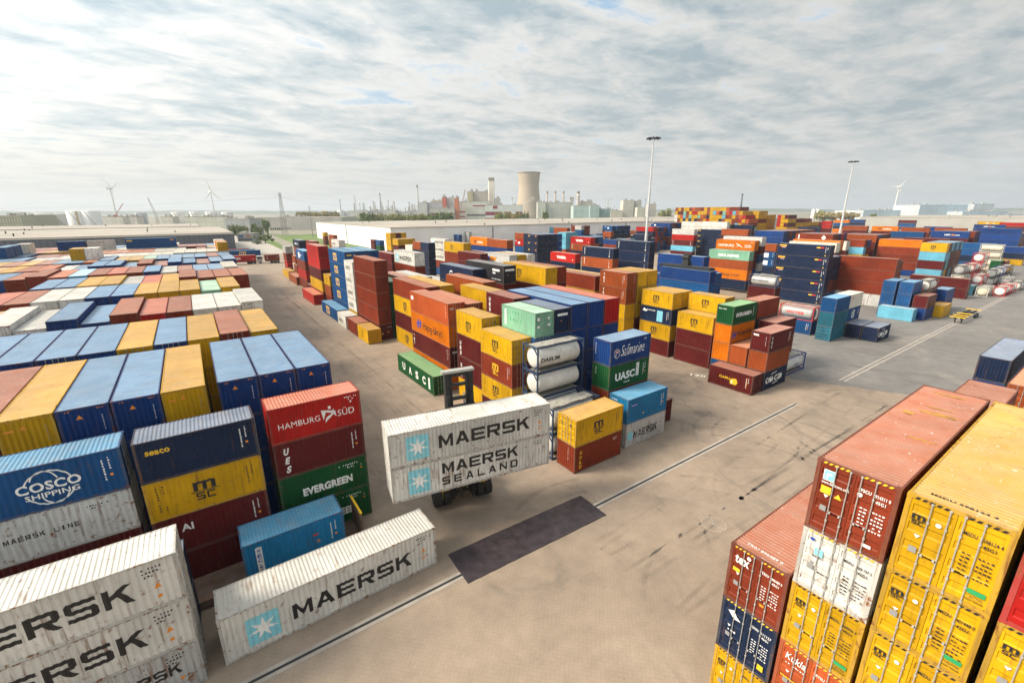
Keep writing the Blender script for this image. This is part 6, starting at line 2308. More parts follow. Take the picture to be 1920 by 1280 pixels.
-10.75,175,9.4,t,40,2.9,B,1,
-13.25,175,9.4,t,40,2.9,B,1,
-15.75,175,9.4,t,40,2.9,w,0,
-18.25,175,9.4,t,40,2.9,w,1,
-20.75,175,9.4,t,40,2.9,w,0,
-23.25,175,9.4,t,40,2.9,Y,1,
-25.75,175,9.4,t,40,2.9,Y,1,
-28.25,175,9.4,t,40,2.9,Y,0,
-30.75,175,9.4,t,40,2.9,Y,1,
-33.25,175,9.4,t,40,2.9,Y,0,
-35.75,175,9.4,t,40,2.9,o,1,
-38.25,175,9.4,t,40,2.9,o,1,
-40.75,175,9.4,t,40,2.9,o,0,
-43.25,175,9.7,t,40,2.9,R,1,
-45.75,175,9.7,t,40,2.9,R,0,
-48.25,175,9.7,t,40,2.9,R,1,
-50.75,175,9.7,t,40,2.9,R,1,
7.1,189,9.0,t,40,2.9,B,0,
7.1,189,6.0,t,40,3.01,B,1,
4.6,189,9.0,t,40,2.9,B,1,
4.6,189,6.0,t,40,3.01,C,0,
2.1,189,9.0,t,40,2.9,B,0,
-0.4,189,9.0,t,40,2.9,B,1,
-2.9,189,9.0,t,40,2.9,B,1,
-5.4,189,9.7,t,40,2.9,w,0,
-7.9,189,9.7,t,40,2.9,w,1,
-10.4,189,9.4,t,40,2.9,R,0,
-12.9,189,9.4,t,40,2.9,R,1,
-15.4,189,9.4,t,40,2.9,B,1,
-17.9,189,9.4,t,40,2.9,B,0,
-20.4,189,9.4,t,40,2.9,B,1,
-22.9,189,9.4,t,40,2.9,B,0,
-25.4,189,9.4,t,40,2.9,B,1,
-27.9,189,9.7,t,40,2.9,A,1,
-30.4,189,9.4,t,40,2.9,S,0,
-32.9,189,9.4,t,40,2.9,S,1,
-35.4,189,9.4,t,40,2.9,S,0,
-37.9,189,9.4,t,40,2.9,R,1,
-40.4,189,9.4,t,40,2.9,R,1,
-42.9,189,9.4,t,40,2.9,R,0,
-45.4,189,9.4,t,40,2.9,R,1,
-47.9,189,9.4,t,40,2.9,B,0,
-50.4,189,9.4,t,40,2.9,B,1,
-52.9,189,9.4,t,40,2.9,B,1,
-55.4,189,9.4,t,40,2.9,B,0,
6.0,147.2,12.4,t,20,2.59,Y,1,mscv
6.0,153.4,12.4,t,20,2.59,o,1,
6.0,159.6,12.4,t,20,2.59,w,1,
-38.3,157.5,12.4,t,20,2.59,C,0,
-38.3,164.2,12.4,t,20,2.59,C,0,
-37.2,171.5,12.4,t,20,2.59,w,0,"""
# ------------------------------------------------------------------ containers
CL={20:6.058,40:12.192,45:13.716}; CW=2.438
_parts={}
def container_parts(L,h,lod):
    k=(L,round(h,2),lod)
    if k in _parts: return _parts[k]
    X=CL[L]; d={}; dm=[None]
    def me(mb,n,nm=1): return mb.mesh(n,[BLACK]*nm)
    if lod<2:
        b=MB(); P=corr(.15,X-.15,.278); zb,zt=.15,h-.07
        for y,s in ((.015,1),(CW-.015,-1)):
            for (x0,a),(x1,c) in zip(P,P[1:]): b.quad((x0,y+s*a*.036,zb),(x1,y+s*c*.036,zb),(x1,y+s*c*.036,zt),(x0,y+s*a*.036,zt))
        Q=corr(.13,CW-.13,.25)
        for (y0,a),(y1,c) in zip(Q,Q[1:]): b.quad((X-.02-a*.04,y0,zb),(X-.02-c*.04,y1,zb),(X-.02-c*.04,y1,zt),(X-.02-a*.04,y0,zt))
        b.quad((.1,.1,.13),(X-.1,.1,.13),(X-.1,CW-.1,.13),(.1,CW-.1,.13))
        d['body']=me(b,'body')
        r=MB(); S=corr(.22,X-.22,.209); zr=h-.012
        for (x0,a),(x1,c) in zip(S,S[1:]): r.quad((x0,.06,zr-a*.026),(x1,.06,zr-c*.026),(x1,CW-.06,zr-c*.026),(x0,CW-.06,zr-a*.026))
        for x0,x1 in ((.06,.22),(X-.22,X-.06)): r.quad((x0,.06,zr),(x1,.06,zr),(x1,CW-.06,zr),(x0,CW-.06,zr))
        d['roof']=me(r,'roof')
        f=MB()
        for x in (0,X-.15):
            for y in (0,CW-.14): f.box(x+.004,y+.004,.118,x+.146,y+.136,h-.118)
        for y in (.006,CW-.066):
            f.box(.178,y,h-.068,X-.178,y+.06,h-.006); f.box(.178,y,.012,X-.178,y+.06,.152)
        for x in (.006,X-.096):
            f.box(x,.162,h-.112,x+.09,CW-.162,h-.004); f.box(x,.162,.01,x+.09,CW-.162,.15)
        for x in (0,X-.178):
            for y in (0,CW-.162):
                for z in (0,h-.118): f.box(x-.003,y-.003,z,x+.181,y+.165,z+.118)
        if L==20 or L==40:                      # fork pockets
            for x in (X/2-1.2,X/2+.85): f.box(x,-.001,.02,x+.35,.05,.13)
        d['frame']=me(f,'frame')
        doors=[]
        for y0,y1 in ((.135,CW/2-.006),(CW/2+.006,CW-.135)):
            o=MB(); x=.028; z0,z1=.155,h-.117; n=4; zz=[(z0,0)]; st=(z1-z0)/n
            for i in range(n):
                c=z0+st*(i+.5); zz+=[(c-.16,0),(c-.11,1),(c+.11,1),(c+.16,0)]
            zz.append((z1,0)); yi0,yi1=y0+.07,y1-.07
            for (a,p),(c,q) in zip(zz,zz[1:]): o.quad((x+p*.03,yi0,a),(x+q*.03,yi0,c),(x+q*.03,yi1,c),(x+p*.03,yi1,a))
            o.box(x-.004,y0,z0,x+.04,yi0,z1); o.box(x-.004,yi1,z0,x+.04,y1,z1)
            bars=[]
            for yb in ((y0+.5,y0+.92) if y0<1 else (y1-.92,y1-.5)):
                q=MB(); q.tube((x-.045,yb,.06),(x-.045,yb,h-.06),.019,n=6)
                for zc in (.07,h-.09,.62,h-.75): q.box(x-.065,yb-.032,zc-.028,x-.006,yb+.032,zc+.028)
                sg=1 if yb<(y0+y1)/2 else -1
                q.box(x-.082,min(yb,yb+sg*.42),.98,x-.062,max(yb,yb+sg*.42),1.005)
                q.box(x-.085,yb+sg*.36-.03,.95,x-.05,yb+sg*.36+.03,1.035)
                bars.append(q)
            if lod==0: doors.append((me(o,'door'),[me(q,'locking_bar') for q in bars]))
            else:
                for q in bars:
                    nv=len(o.v); o.v+=q.v; o.f+=[tuple(i+nv for i in fc) for fc in q.f]; o.m+=[1]*len(q.f)
                doors.append((me(o,'door',2),[]))
        d['doors']=doors
    else:
        b=MB(); e=.012
        b.quad((e,e,.1),(X-e,e,.1),(X-e,e,h-.05),(e,e,h-.05)); b.quad((X-e,CW-e,.1),(e,CW-e,.1),(e,CW-e,h-.05),(X-e,CW-e,h-.05)); b.quad((X-e,e,.1),(X-e,CW-e,.1),(X-e,CW-e,h-.05),(X-e,e,h-.05))
        b.quad((e,CW-e,.1),(e,e,.1),(e,e,h-.05),(e,CW-e,h-.05))
        b.quad((e,e,h-.03),(X-e,e,h-.03),(X-e,CW-e,h-.03),(e,CW-e,h-.03),1)
        for y in (0,CW-.06): b.box(.1,y,h-.07,X-.1,y+.06,h,2); b.box(.1,y,0,X-.1,y+.06,.14,2)
        for x in (0,X-.09): b.box(x,.1,h-.11,x+.09,CW-.1,h,2); b.box(x,.1,0,x+.09,CW-.1,.14,2)
        for x in (0,X-.14):
            for y in (0,CW-.14): b.box(x-.004,y-.004,0,x+.144,y+.144,h+.002,2)
        for y in (.42,.94,1.5,2.0): b.box(-.03,y,.1,-.005,y+.05,h-.1,3)
        b.box(-.004,CW/2-.02,.12,.01,CW/2+.02,h-.1,4)
        d['all']=me(b,'shipping_container',5)
    _parts[k]=d; return d
def cn(L): return CL[L]
# logo table: key -> list of (panel, element list); panels: 'side' (long face seen) and 'end' (short face seen). Built per length and height.
def LOGO(key,L,h,c):
    X=CL[L]; dark=c in 'YWwAgL'; ink='k' if dark else 'w'; S=[];E=[]
    def msc(u,v,w,ink='k'):
        return [*block('m',u,v+w*.55,w,w*.52,ink),('r',u-w*.14,v+w*.47,w*1.3,w*.05,ink),*block('SC',u+w*.06,v,w*.88,w*.42,ink,.2)]
    small=[('dash',X-.9,h-.5,9,.09,.13,.16,True,ink),('dash',X-.62,h-.5,5,.08,.11,.16,True,ink),('r',X-.66,h-1.55,.14,.14,'o')]
    star=lambda b,t,w=1.58: [('p',[(1.2,b),(1.1+w,b),(1.15+w,b+.08),(1.15+w,t-.08),(1.1+w,t),(1.2,t),(1.15,t-.08),(1.15,b+.08)],'c',0),('star',1.15+w/2,(b+t)/2,.74,'w',2)]
    code=[('dash',X-1.35,h-.42,6,.09,.11,.13,False,'k'),('dash',X-1.35,h-.62,5,.09,.11,.13,False,'k'),('dash',X-1.3,h-.82,3,.09,.11,.13,False,'k')]
    if key=='maersk': S=star(.42,2.18)+block('MAERSK',3.4,.86,7.05,.98,'k')+code+[('p',[(X-1.05,h-1.5),(X-.75,h-1.5),(X-.9,h-1.22)],'o'),('r',X-.98,h-2.05,.16,.16,'o')]
    elif key=='sealand': S=star(.36,2.2,1.5)+block('MAERSK',3.55,1.38,5.95,.84,'k')+block('SEALAND',3.5,.48,5.95,.62,'k',.5)+code[:2]+[('r',X-.95,h-1.2,.12,.12,'n')]
    elif key=='rsk': S=block('MAERSK',7.9,1.15,3.45,.58,'k')+code+[('r',X-.98,h-1.9,.16,.16,'o')]
    elif key=='maersks': S=[*block('MAERSK',.8,.8,3.4 if L==20 else 6,.75,'k')]
    elif key=='maersk20': S=[('r',.3,.7,.7,.9,'c'),*block('MAERSK',1.2,.75,3.6,.8,'k')]
    elif key=='maerskline': S=[*block('MAERSK LINE',.75,1.2,2.9,.28,'k',.35),('dash',4.1,2.1,8,.08,.1,.12,False,'k'),('dash',4.15,1.93,5,.08,.1,.12,False,'k')]
    elif key=='cosco': S=[('arc',3.0,1.25,1.0,.98,.07,20,160,'w'),('arc',3.0,1.25,1.0,.98,.07,200,340,'w'),('arc',2.85,1.3,.62,.95,.06,25,150,'w'),('arc',3.15,1.2,.62,.95,.06,205,330,'w'),('t','COSCO',1.75,1.12,2.5,.52,'w',{'b':.03,'l':1}),('t','SHIPPING',2.0,.72,2.1,.3,'w',{'b':.02,'l':1})]+small
    elif key=='seaco': S=[('t','seaco',.5,1.7,1.15,.28,'y',{'b':.03})]+small
    elif key=='ai': S=[('t','AI',1.3,1.45,.62,.5,'w',{'b':.03})]+small
    elif key=='msc':
        S=msc(2.3 if L==20 else 4.2,.65,1.15 if L==20 else 1.35)+[('dash',.55,h-.5,9,.1,.11,.19,True,'k'),('dash',.85,h-.5,9,.1,.11,.19,True,'k')]+small[:2]; E=[('r',1.65,h-.75,.22,.22,'k'),('dash',.35,h-.7,5,.07,.1,.1,False,'k'),('dash',.35,h-.95,4,.07,.1,.1,False,'k')]
    elif key=='mscv': S=[*block('m',2.3,1.25,.8,.6,'k'),*block('SC',2.35,.65,.7,.42,'k',.2)]
    elif key=='mscy': S=msc(2.3,.65,1.15,'y')+small
    elif key=='evergreen': S=[('t','EVERGREEN',1.45,.72,3.45,.62,'w',{'b':.05}),('dash',4.0,2.12,9,.09,.13,.16,False,'w'),('dash',4.6,1.9,4,.09,.11,.14,False,'w'),('r',5.55,1.85,.13,.13,'n'),('r',5.55,1.6,.13,.13,'o')]
    elif key=='evergreen2': S=[('t','EVERGREEN',.75,1.05,3.9,.55,'w',{'b':.05})]+small[:1]; E=[('dash',.25,h-.55,9,.1,.16,.14,False,'w')]
    elif key=='ues': S=[('v','UES',.62,2.35,.36,.5,'w',{'sh':.25,'b':.05})]+small
    elif key=='ues2': S=[('v','UES',.6,2.2,.34,.48,'w',{'b':.05})]
    elif key=='hsud': S=[('t','HAMBURG',.55,1.0,2.65,.42,'w',{'b':.0}),('p',[(3.3,1.75),(3.42,.95),(3.6,1.5)],'w'),('p',[(3.35,1.72),(4.25,1.5),(4.3,1.02),(4.05,1.38),(3.62,1.5)],'w'),('p',[(3.5,.75),(4.1,1.25),(4.15,1.7),(3.95,1.3),(3.6,1.1)],'w'),('p',[(3.8,1.72),(3.98,1.72),(3.98,1.92),(3.8,1.92)],'w'),('t','SÜD',4.4,1.0,1.15,.58,'w',{'b':.0}),('dash',4.95,2.25,7,.09,.12,.13,False,'w'),('dash',5.2,2.08,3,.09,.12,.13,False,'w'),('r',5.3,1.85,.12,.15,'w')]
    elif key=='wec': S=[('r',.7,.1,.36,2.1,'w'),('v','WEC',.77,2.14,.22,.28,'b',{'b':.03,'l':1,'g':1.25}),('v','LINES',.8,1.05,.14,.13,'b',{'l':1,'g':1.5}),('r',4.05,1.5,.32,.13,'r'),('p',[(4.2,.95),(4.45,.95),(4.32,1.18)],'o')]+small
    elif key=='uasc': S=[('t',s,1.8+i*2.3,.7,.95,1.15,'w',{'b':.05}) for i,s in enumerate('UASC')]+[('r',10.6,.5,.42,1.6,'w')]
    elif key=='uasc2': S=[('t','UASC',.9,.85,2.95,.85,'w',{'b':.04}),('r',4.05,.85,.4,1.45,'w'),('dash',4.12,2.1,6,.2,.14,.22,True,'g'),('dash',2.2,.45,6,.14,.16,.17,False,'w')]+small; E=[('dash',.5,2.1,7,.08,.12,.15,True,'w')]
    elif key=='saf': S=[('arc',.95,1.25,.42,.5,.05,0,359,'w'),('r',.72,1.3,.5,.22,'w'),('r',.72,1.36,.5,.1,'r',1),('r',.72,.95,.14,.3,'w'),('t','Safmarine',1.55,.85,3.6,1.15,'w',{'sh':.35,'b':-.004})]+[('t','SAF',5.0,2.1,.35,.2,'w')]; E=[('dash',.35,2.0,9,.07,.1,.15,True,'w')]
    elif key=='hapag': S=[('p',[(2.0,.75),(2.5,.75),(2.75,2.0),(2.35,2.0)],'b'),('p',[(2.8,.75),(3.2,.75),(3.55,2.0),(3.15,2.0)],'b'),('p',[(1.75,1.25),(3.6,1.5),(3.55,1.72),(1.9,1.5)],'b',1),('t','Hapag-Lloyd',4.1,.55,6.0,1.35,'b' if L==45 else 'k',{'b':.012})]
    elif key=='hapag2': S=[('p',[(.35,.7),(.7,.7),(.9,1.6),(.6,1.6)],'b'),('p',[(.95,.7),(1.25,.7),(1.5,1.6),(1.2,1.6)],'b'),('p',[(.3,1.05),(1.55,1.2),(1.5,1.36),(.35,1.22)],'b',1),('t','Hapag-Lloyd',1.8,.65,3.9,1.0,'k',{'b':.012})]
    elif key=='one': S=[('r',.45,1.75,.75,.55,'w'),('dash',X-.8,h-.5,8,.1,.14,.2,True,'w')]; E=[('t','ONE',.3,2.1,.5,.22,'w',{'b':.03})]
    elif key=='texv': S=[('v','TEX',.5,2.4,.3,.4,'w',{'b':.03})]+small; E=[('t','tex',.35,2.05,.75,.35,'w',{'b':.03})]
    elif key=='texd2': S=[('r',.4,2.0,.45,.35,'w'),('r',.5,2.05,.2,.2,'g',1)]+small; E=[('r',.4,1.1,.25,.25,'y'),('r',1.5,1.3,.25,.25,'o'),('dash',1.5,2.3,6,.1,.14,.13,False,'w')]
    elif key=='gmu': S=[('t','GMU',7.4,.7,2.2,.5,'y',{'b':.02}),('dash',7.4,.45,12,.14,.14,.2,False,'w')]
    elif key=='gmu2': S=[('t','CARU',1.55,1.25,1.5,.34,'y',{'b':.03}),('p',[(3.1,.75),(3.9,.75),(4.1,1.1),(3.9,1.6),(3.4,1.55),(3.05,1.3)],'y'),('r',3.25,.85,.16,.45,'w',1)]+small[:2]+[('dash',5.25,2.0,8,.1,.14,.18,True,'o')]
    elif key=='cs': S=[('r',.55,.45,.3,1.75,'w'),('dash',2.0,1.9,3,.18,.3,.5,False,'g'),('dash',1.6,1.1,4,.16,.3,.6,False,'g')]; E=[('r',.25,1.75,.3,.35,'w'),('r',.25,1.0,.3,.25,'w'),('r',1.6,1.8,.3,.25,'w'),('r',1.6,1.1,.35,.25,'w')]
    elif key=='strip': E=[('r',.5,h-.75,1.4,.26,'w'),('r',.95,1.25,.12,.12,'o')]
    elif key=='strip2': S=[('r',.35,1.75,1.5,.34,'w'),('t','SEACUBE',.45,1.83,1.3,.18,'r',{'l':1})]+small
    elif key=='ww': S=[('v','TEX',.85,2.3,.28,.42,'w',{'b':.04})]+small; E=[('dash',1.9,2.1,8,.06,.11,.17,True,'w')]
    elif key=='gold': S=[('v','GOLD',.6,2.2,.32,.34,'y',{'b':.04,'g':1.4}),('dash',4.9,2.05,4,.1,.12,.15,False,'w'),('dash',4.95,1.88,3,.1,.12,.15,False,'w')]; E=[('dash',1.5,2.2,8,.06,.1,.17,True,'w')]
    elif key=='cyan': S=[('r',.5,1.7,.95,.3,'b'),('t','dolphin',.55,1.77,.85,.16,'w',{'l':1}),('r',2.35,.6,.12,.14,'y')]+small; E=[('dash',.3,2.1,5,.1,.14,.16,False,'w'),('dash',.3,1.8,4,.1,.14,.16,False,'w'),('dash',.4,1.2,4,.1,.14,.16,False,'w')]
    elif key=='cmacgm': S=[('t','CMA CGM',.6,.85,4.3,.85,'w',{'b':.04}),('p',[(1.8,1.95),(3.2,2.1),(3.3,2.2),(1.9,2.08)],'w'),('p',[(2.4,.5),(3.8,.62),(3.9,.74),(2.5,.62)],'w')]
    elif key=='cmax': S=[('arc',4.6,1.3,.7,.75,.22,40,150,'w'),('p',[(3.6,1.1),(4.1,1.6),(4.3,1.9),(3.9,1.5)],'w'),('t','CMA CGM',5.4,.9,3.4,.6,'n',{'b':.02})]
    elif key=='klines': S=[('t','K LINE',.6,.6,.5,.5,'w'),('r',8.9,1.9,2.1,.35,'w'),('r',9.0,1.45,.8,.25,'w'),('dash',8.6,.55,14,.16,.16,.2,False,'w')]; E=[('r',.35,2.05,1.75,.32,'w'),('r',.75,1.35,.14,.14,'o')]
    elif key=='texk': S=[('v','TEX',.5,2.2,.28,.4,'w',{'b':.04})]+small; E=[('t','tex',.25,2.0,.75,.32,'w',{'b':.04}),('dash',1.9,2.0,8,.06,.1,.16,True,'w')]
    elif key=='dots': S=[('r',1.2,1.0,1.0,.35,'y')]+small
    elif key=='cai': S=[('p',[(.4,1.7),(.7,2.15),(1.1,1.85),(1.4,2.1),(1.3,1.65),(.8,1.6)],'w'),('t','CAI LINE',1.5,1.85,1.4,.2,'w',{'b':.03}),('r',3.3,.3,1.1,1.8,'l')]+small
    elif key=='round': S=[('arc',3.0,1.3,.75,.85,.12,0,359,'w'),('arc',3.0,1.3,.5,.6,.1,0,359,'w'),('t','m',2.7,1.05,.6,.5,'w')]+small
    elif key=='red': S=[('t','28',.9,1.75,.7,.35,'r',{'b':.03})]
    elif key=='sam': S=[('r',.5,h-.62,1.75,.3,'y'),('r',.6,h-.86,1.5,.12,'r'),('r',1.1,h-1.0,1.0,.08,'w'),('r',X-3.0,h-.75,.8,.28,'y'),('r',X-2.2,h-.72,.85,.24,'r'),('dash',X-1.0,h-.6,8,.14,.16,.2,True,'w'),('dash',X-.6,h-.6,3,.16,.16,.24,True,'w'),('r',X-1.0,.35,.25,.22,'y')]
    elif key=='tag': S=[('r',.35,h-.75,1.3 if L>20 else .9,.32,'y'),('r',X-1.5,h-.75,.9,.28,'o')]
    elif key=='bar': S=[('dash',.9,h-.4,9,.3,.17,.22,True,'w'),('dash',X-1.4,h-.6,6,.2,.16,.24,True,'w'),('r',X-1.5,.5,.3,.3,'w')]
    elif key=='china': S=[('t','CHINA SHIPPING',2.9,.75,6.3,.8,'w',{'b':.05})]
    elif key=='hsudw': S=[('t','HAMBURG',.9,.85,5.0,.75,'w',{'b':.01}),('p',[(6.3,1.9),(7.6,1.25),(8.9,.6),(7.7,1.5),(6.9,1.85)],'w'),('p',[(6.5,.75),(7.3,1.2),(8.2,1.6),(7.2,1.35)],'w'),('t','SÜD',9.2,.85,2.0,.95,'w',{'b':.01}),('dash',10.6,2.3,5,.16,.14,.2,False,'w')]
    elif key=='wp': S=[('r',2.0,.55,1.9,1.5,'w'),('dash',X-.8,h-.6,6,.2,.15,.22,True,'w')]
    elif key=='viasea': S=[('t','VIASEA',3.2,.95,4.6,.95,'w',{'b':.05}),('r',X-1.4,.8,.35,.3,'w')]
    elif key=='a2b': S=[('t','A2B',2.6,.8,2.2,1.0,'k',{'b':.04}),('t','-online',4.9,.8,4.2,.9,'w',{'b':.02})]
    elif key=='box': S=[('r',1.2,.7,1.6,1.0,'b'),('r',2.8,.7,3.0,1.0,'o')]
    elif key=='dfds': S=[('arc',2.6,1.3,.9,.9,.7,0,359,'w'),('t','DFDS',4.4,.75,4.6,1.15,'w',{'b':.05})]
    elif key=='dia': S=[('p',[(8.6,1.3),(9.4,2.2),(10.2,1.3),(9.4,.5)],'w'),('r',.9,.6,.4,1.6,'w')]
    elif key=='unit': S=[('t','UNIT',4.4,1.1,2.0,.6,'w',{'b':.05}),('t','45',6.5,1.1,1.2,.6,'o',{'b':.05}),('t','.com',7.7,1.1,1.6,.4,'w',{'b':.03})]
    elif key=='lines': S=[('p',[(3,.8),(5,1.3),(5.5,1.9),(4,1.7)],'w'),('t','LINES',6,1.2,3,.5,'w',{'b':.04})]
    elif key=='hsx': S=[('r',3.6,.5,2.1,1.7,'w'),('t','NYK',6,1.1,2.6,.6,'w',{'b':.03})]; E=[('dash',.4,2.2,8,.14,.14,.2,False,'w')]
    elif key=='nbox': S=[('r',4.1,.5,3.0,1.65,'y'),('t','N',4.5,.7,1.2,1.2,'b',{'b':.07,'l':2}),('p',[(5.9,.7),(6.4,.7),(6.9,1.9),(6.4,1.9)],'b',2)]; E=[('r',.5,h-.9,1.0,.3,'y'),('dash',1.5,h-.8,5,.14,.14,.18,False,'w')]
    elif key=='cir': S=[('r',2.3,.9,1.4,.8,'w'),('r',.5,h-.8,.5,.4,'w')]
    elif key=='x': S=[('dash',X-.9,h-.6,7,.12,.14,.2,True,'w'),('r',X-.8,.6,.2,.2,'o')]
    elif key=='dtri':
        u=1.0 if c!='Y' else 1.1
        E=[('p',[(u-.16,h-.72),(u+.16,h-.72),(u,h-.45)],'o'),('dash',2.0,h-.45,10,.05,.08,.13,True,'w' if c!='Y' else 'n'),('dash',.3,h-.2,3,.08,.06,.12,False,'o'),('dash',1.85,h-.2,3,.08,.06,.12,False,'o')]
        if c=='Y': E.append(('r',.3,h-.75,.42,.12,'o'))
    # door ends of the stacks at right: full door print
    hz=[('p',[(a,h-.1),(a+.09,h-.1),(a+.15,h-.02),(a+.06,h-.02)],'k' if c=='Y' else 'y') for a in [.2+.17*i for i in range(5)]+[1.42+.17*i for i in range(5)]]
    tl=[('dash',1.5,h-1.22-.14*i,2,.1,.06,.11,False,ink) for i in range(6)]+[('dash',1.86,h-1.22-.14*i,4,.075,.06,.09,False,ink) for i in range(6)]
    nums=dict(mscd=('MSDU','598124 4','45G1'),mscd2=('MEDU','401448 0','42G1'),mscd3=('MSDU','668356 3','45G1'),mscd4=('MEDU','312907 6','45G1'),mscd5=('MSDU','710442 8','45G1'),fscu=('FSCU','914311 0','45G1'),maerskd=('MRKU','009 797 5','42G1'),texd=('TRIU','896489 0','45G1'),cmad=('CMAU','111127','45G1'),kukla=('RTSU','400041','45G1'),rcap=('CAIU','220134','45G1'))
    if key in nums:
        a,b,d=nums[key]; E=hz+tl+[('t',a,1.42,h-.62,.3,.13,ink,{'b':.02}),('t',b,1.83,h-.64,.42,.13,ink,{'b':.02}),('t',d,1.87,h-.84,.28,.12,ink,{'b':.02})]
        E+=[('r',.36,.95,.2,.22,'n'),('p',[(.4,h-1.28),(.56,h-1.28),(.48,h-1.4)],'w' if c!='W' else 'n')]
    if key.startswith('mscd'): E+=msc(.24,h-.95,.33)+[('r',1.84,.5,.4,.16,'g'),('t','CAUTION',1.88,.36,.32,.09,'k'),('t','HIGH TRAILER',1.84,.25,.4,.08,'k')]+([('arc',.88,h-.7,.07,.07,.065,0,359,'w')])
    if key=='fscu': E+=[('r',.28,h-.72,.36,.42,'w'),('r',.31,h-.69,.3,.36,'l',1),('p',[(.36,h-.64),(.42,h-.64),(.44,h-.52),(.56,h-.48),(.55,h-.42),(.38,h-.42)],'w',2),('t','www.flexicons.com',.26,h-.86,.85,.11,'w'),('r',.28,h-1.25,.32,.3,'y'),('p',[(.72,h-1.28),(.96,h-1.28),(.84,h-1.08)],'y'),('arc',1.42,h-.75,.08,.08,.075,0,359,'w'),('r',1.78,.32,.26,.12,'w')]
    if key=='maerskd': E+=[('r',.3,h-.42,.14,.12,'b'),('r',.5,h-.95,.28,.3,'c'),('t','MAERSK',.46,h-1.06,.38,.08,'k')]
    if key=='texd': E+=[('t','tex',.28,h-.8,.62,.42,'w',{'b':.03}),('arc',.85,h-.3,.09,.09,.085,0,359,'w'),('r',.25,h-1.25,.3,.18,'y'),('r',1.55,.7,.18,.12,'o')]
    if key=='cmad': E+=[('p',[(.35,h-.55),(.6,h-.4),(.75,h-.65),(.95,h-.8),(.65,h-.85),(.5,h-.7)],'w'),('dash',.3,1.3,5,.1,.1,.14,False,'w'),('r',1.9,.4,.25,.3,'y')]
    if key=='kukla': E+=[('t','Kukla',.3,h-.75,.75,.34,'w',{'sh':.2}),('dash',.35,h-.95,8,.07,.06,.09,False,'w'),('r',.25,1.2,.7,.06,'y'),('r',.9,1.0,.16,.14,'w')]
    if key=='rcap': E+=[('t','CAI',.3,h-.8,.6,.4,'w',{'b':.05}),('arc',1.0,1.6,.1,.1,.095,0,359,'w')]
    if not S and not E and lod_now==0: S=small
    return S,E
lod_now=0
_ink={}
def inkparts(key,L,h,c,lod):
    global lod_now
    lod_now=lod; k=(key,L,round(h,1),c in 'YWwAgL',lod,c=='Y',c=='W')
    if k not in _ink:
        S,E=LOGO(key,L,h,c); P=corr(.15,CL[L]-.15,.278)
        _ink[k]=(inkmesh('lettering',S,(P,.036) if lod<2 else None) if S else None, inkmesh('lettering',E) if E else None)
    return _ink[k]
def place(s,t,o,L,flip):
    X=CL[L]
    if o=='s': return ((s,t),0) if not flip else ((s+X,t+CW),PI)
    return ((s+CW,t),PI/2) if not flip else ((s,t+X),-PI/2)
def local(o,flip,L,which):
    """transform of a lettering panel (u,depth,v) in the container's own axes"""
    X=CL[L]
    if which=='side':
        low=(o=='s')!=flip            # is the seen long face local y=0 ?
        return Matrix.Translation((0,.011,0)) if low else Matrix.Translation((X,CW-.011,0))@Matrix.Rotation(PI,4,'Z')
    if not flip: return Matrix.Translation((-.012,CW,0))@Matrix.Rotation(-PI/2,4,'Z')
    return Matrix.Translation((X-.012,0,0))@Matrix.Rotation(PI/2,4,'Z')
def container(s,t,z,o,L,h,c,logo,door,rot,label,group='stacked shipping containers',dist=None):
    dist=math.hypot(s+3,t+3) if dist is None else dist
    lod=0 if dist<62 else (1 if dist<125 else 2)
    flip=not door; (x,y),rz=place(s,t,o,L,flip); P=container_parts(L,h,lod)
    if rot:
        a=R(rot); dx,dy=x-s,y-t; x=s+dx*math.cos(a)-dy*math.sin(a); y=t+dx*math.sin(a)+dy*math.cos(a); rz+=a
    if lod==2:
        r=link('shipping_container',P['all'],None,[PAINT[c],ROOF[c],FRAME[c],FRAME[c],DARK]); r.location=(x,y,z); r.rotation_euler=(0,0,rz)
    else:
        r=empty('shipping_container',(x,y,z),rz)
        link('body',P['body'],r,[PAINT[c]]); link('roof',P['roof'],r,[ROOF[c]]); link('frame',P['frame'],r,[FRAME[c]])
        for dm,bars in P['doors']:
            d=link('door',dm,r,[PAINT[c]] if lod==0 else [PAINT[c],FRAME[c]])
            for b in bars: link('locking_bar',b,d,[GALV])
    tag(r,label,'container',group)
    S,E=inkparts(logo,L,h,c,lod)
    for me,w in ((S,'side'),(E,'end')):
        if me: q=link('lettering',me,r); q.matrix_local=local(o,flip,L,w)
    return r
TOPS={'topmost in the yellow stack':('MSDU 598124 4','k',2.896),'topmost in the low stack':('TRIU 896489 0','w',2.896)}
for row in CONTAINERS:
    r=container(*row)
    for key,(txt,ink,h) in TOPS.items():      # number printed across the roof by the door end
        if key in row[10] and row[0]<20:
            q=link('lettering',inkmesh('lettering',[('t',txt,.45,.45,1.5,.14,ink,{'b':.02})]),r); q.matrix_local=Matrix.Translation((0,CW,h-.006))@Matrix.Rotation(-PI/2,4,'Z')@Matrix.Rotation(-PI/2,4,'X')
    if row[7]=='fscu':                        # ochre paint spills on the roof
        m=MB(); rr=random.Random(2)
        for x0,y0,w,d in ((7.9,.25,.55,1.5),(8.9,.5,.22,1.2),(4.6,.2,.2,1.0),(11.2,.4,.3,1.6),(7.2,1.5,.5,.6)):
            n=9; m.poly([(x0+w*(.5+.5*math.cos(a)*rr.uniform(.6,1)),y0+d*(.5+.5*math.sin(a)*rr.uniform(.7,1)),2.896-.007) for a in [2*PI*i/n for i in range(n)]])
        m.build('roof_stain',plain('ochre stain',(.42,.20,.04),.6,0,.3,3),r)
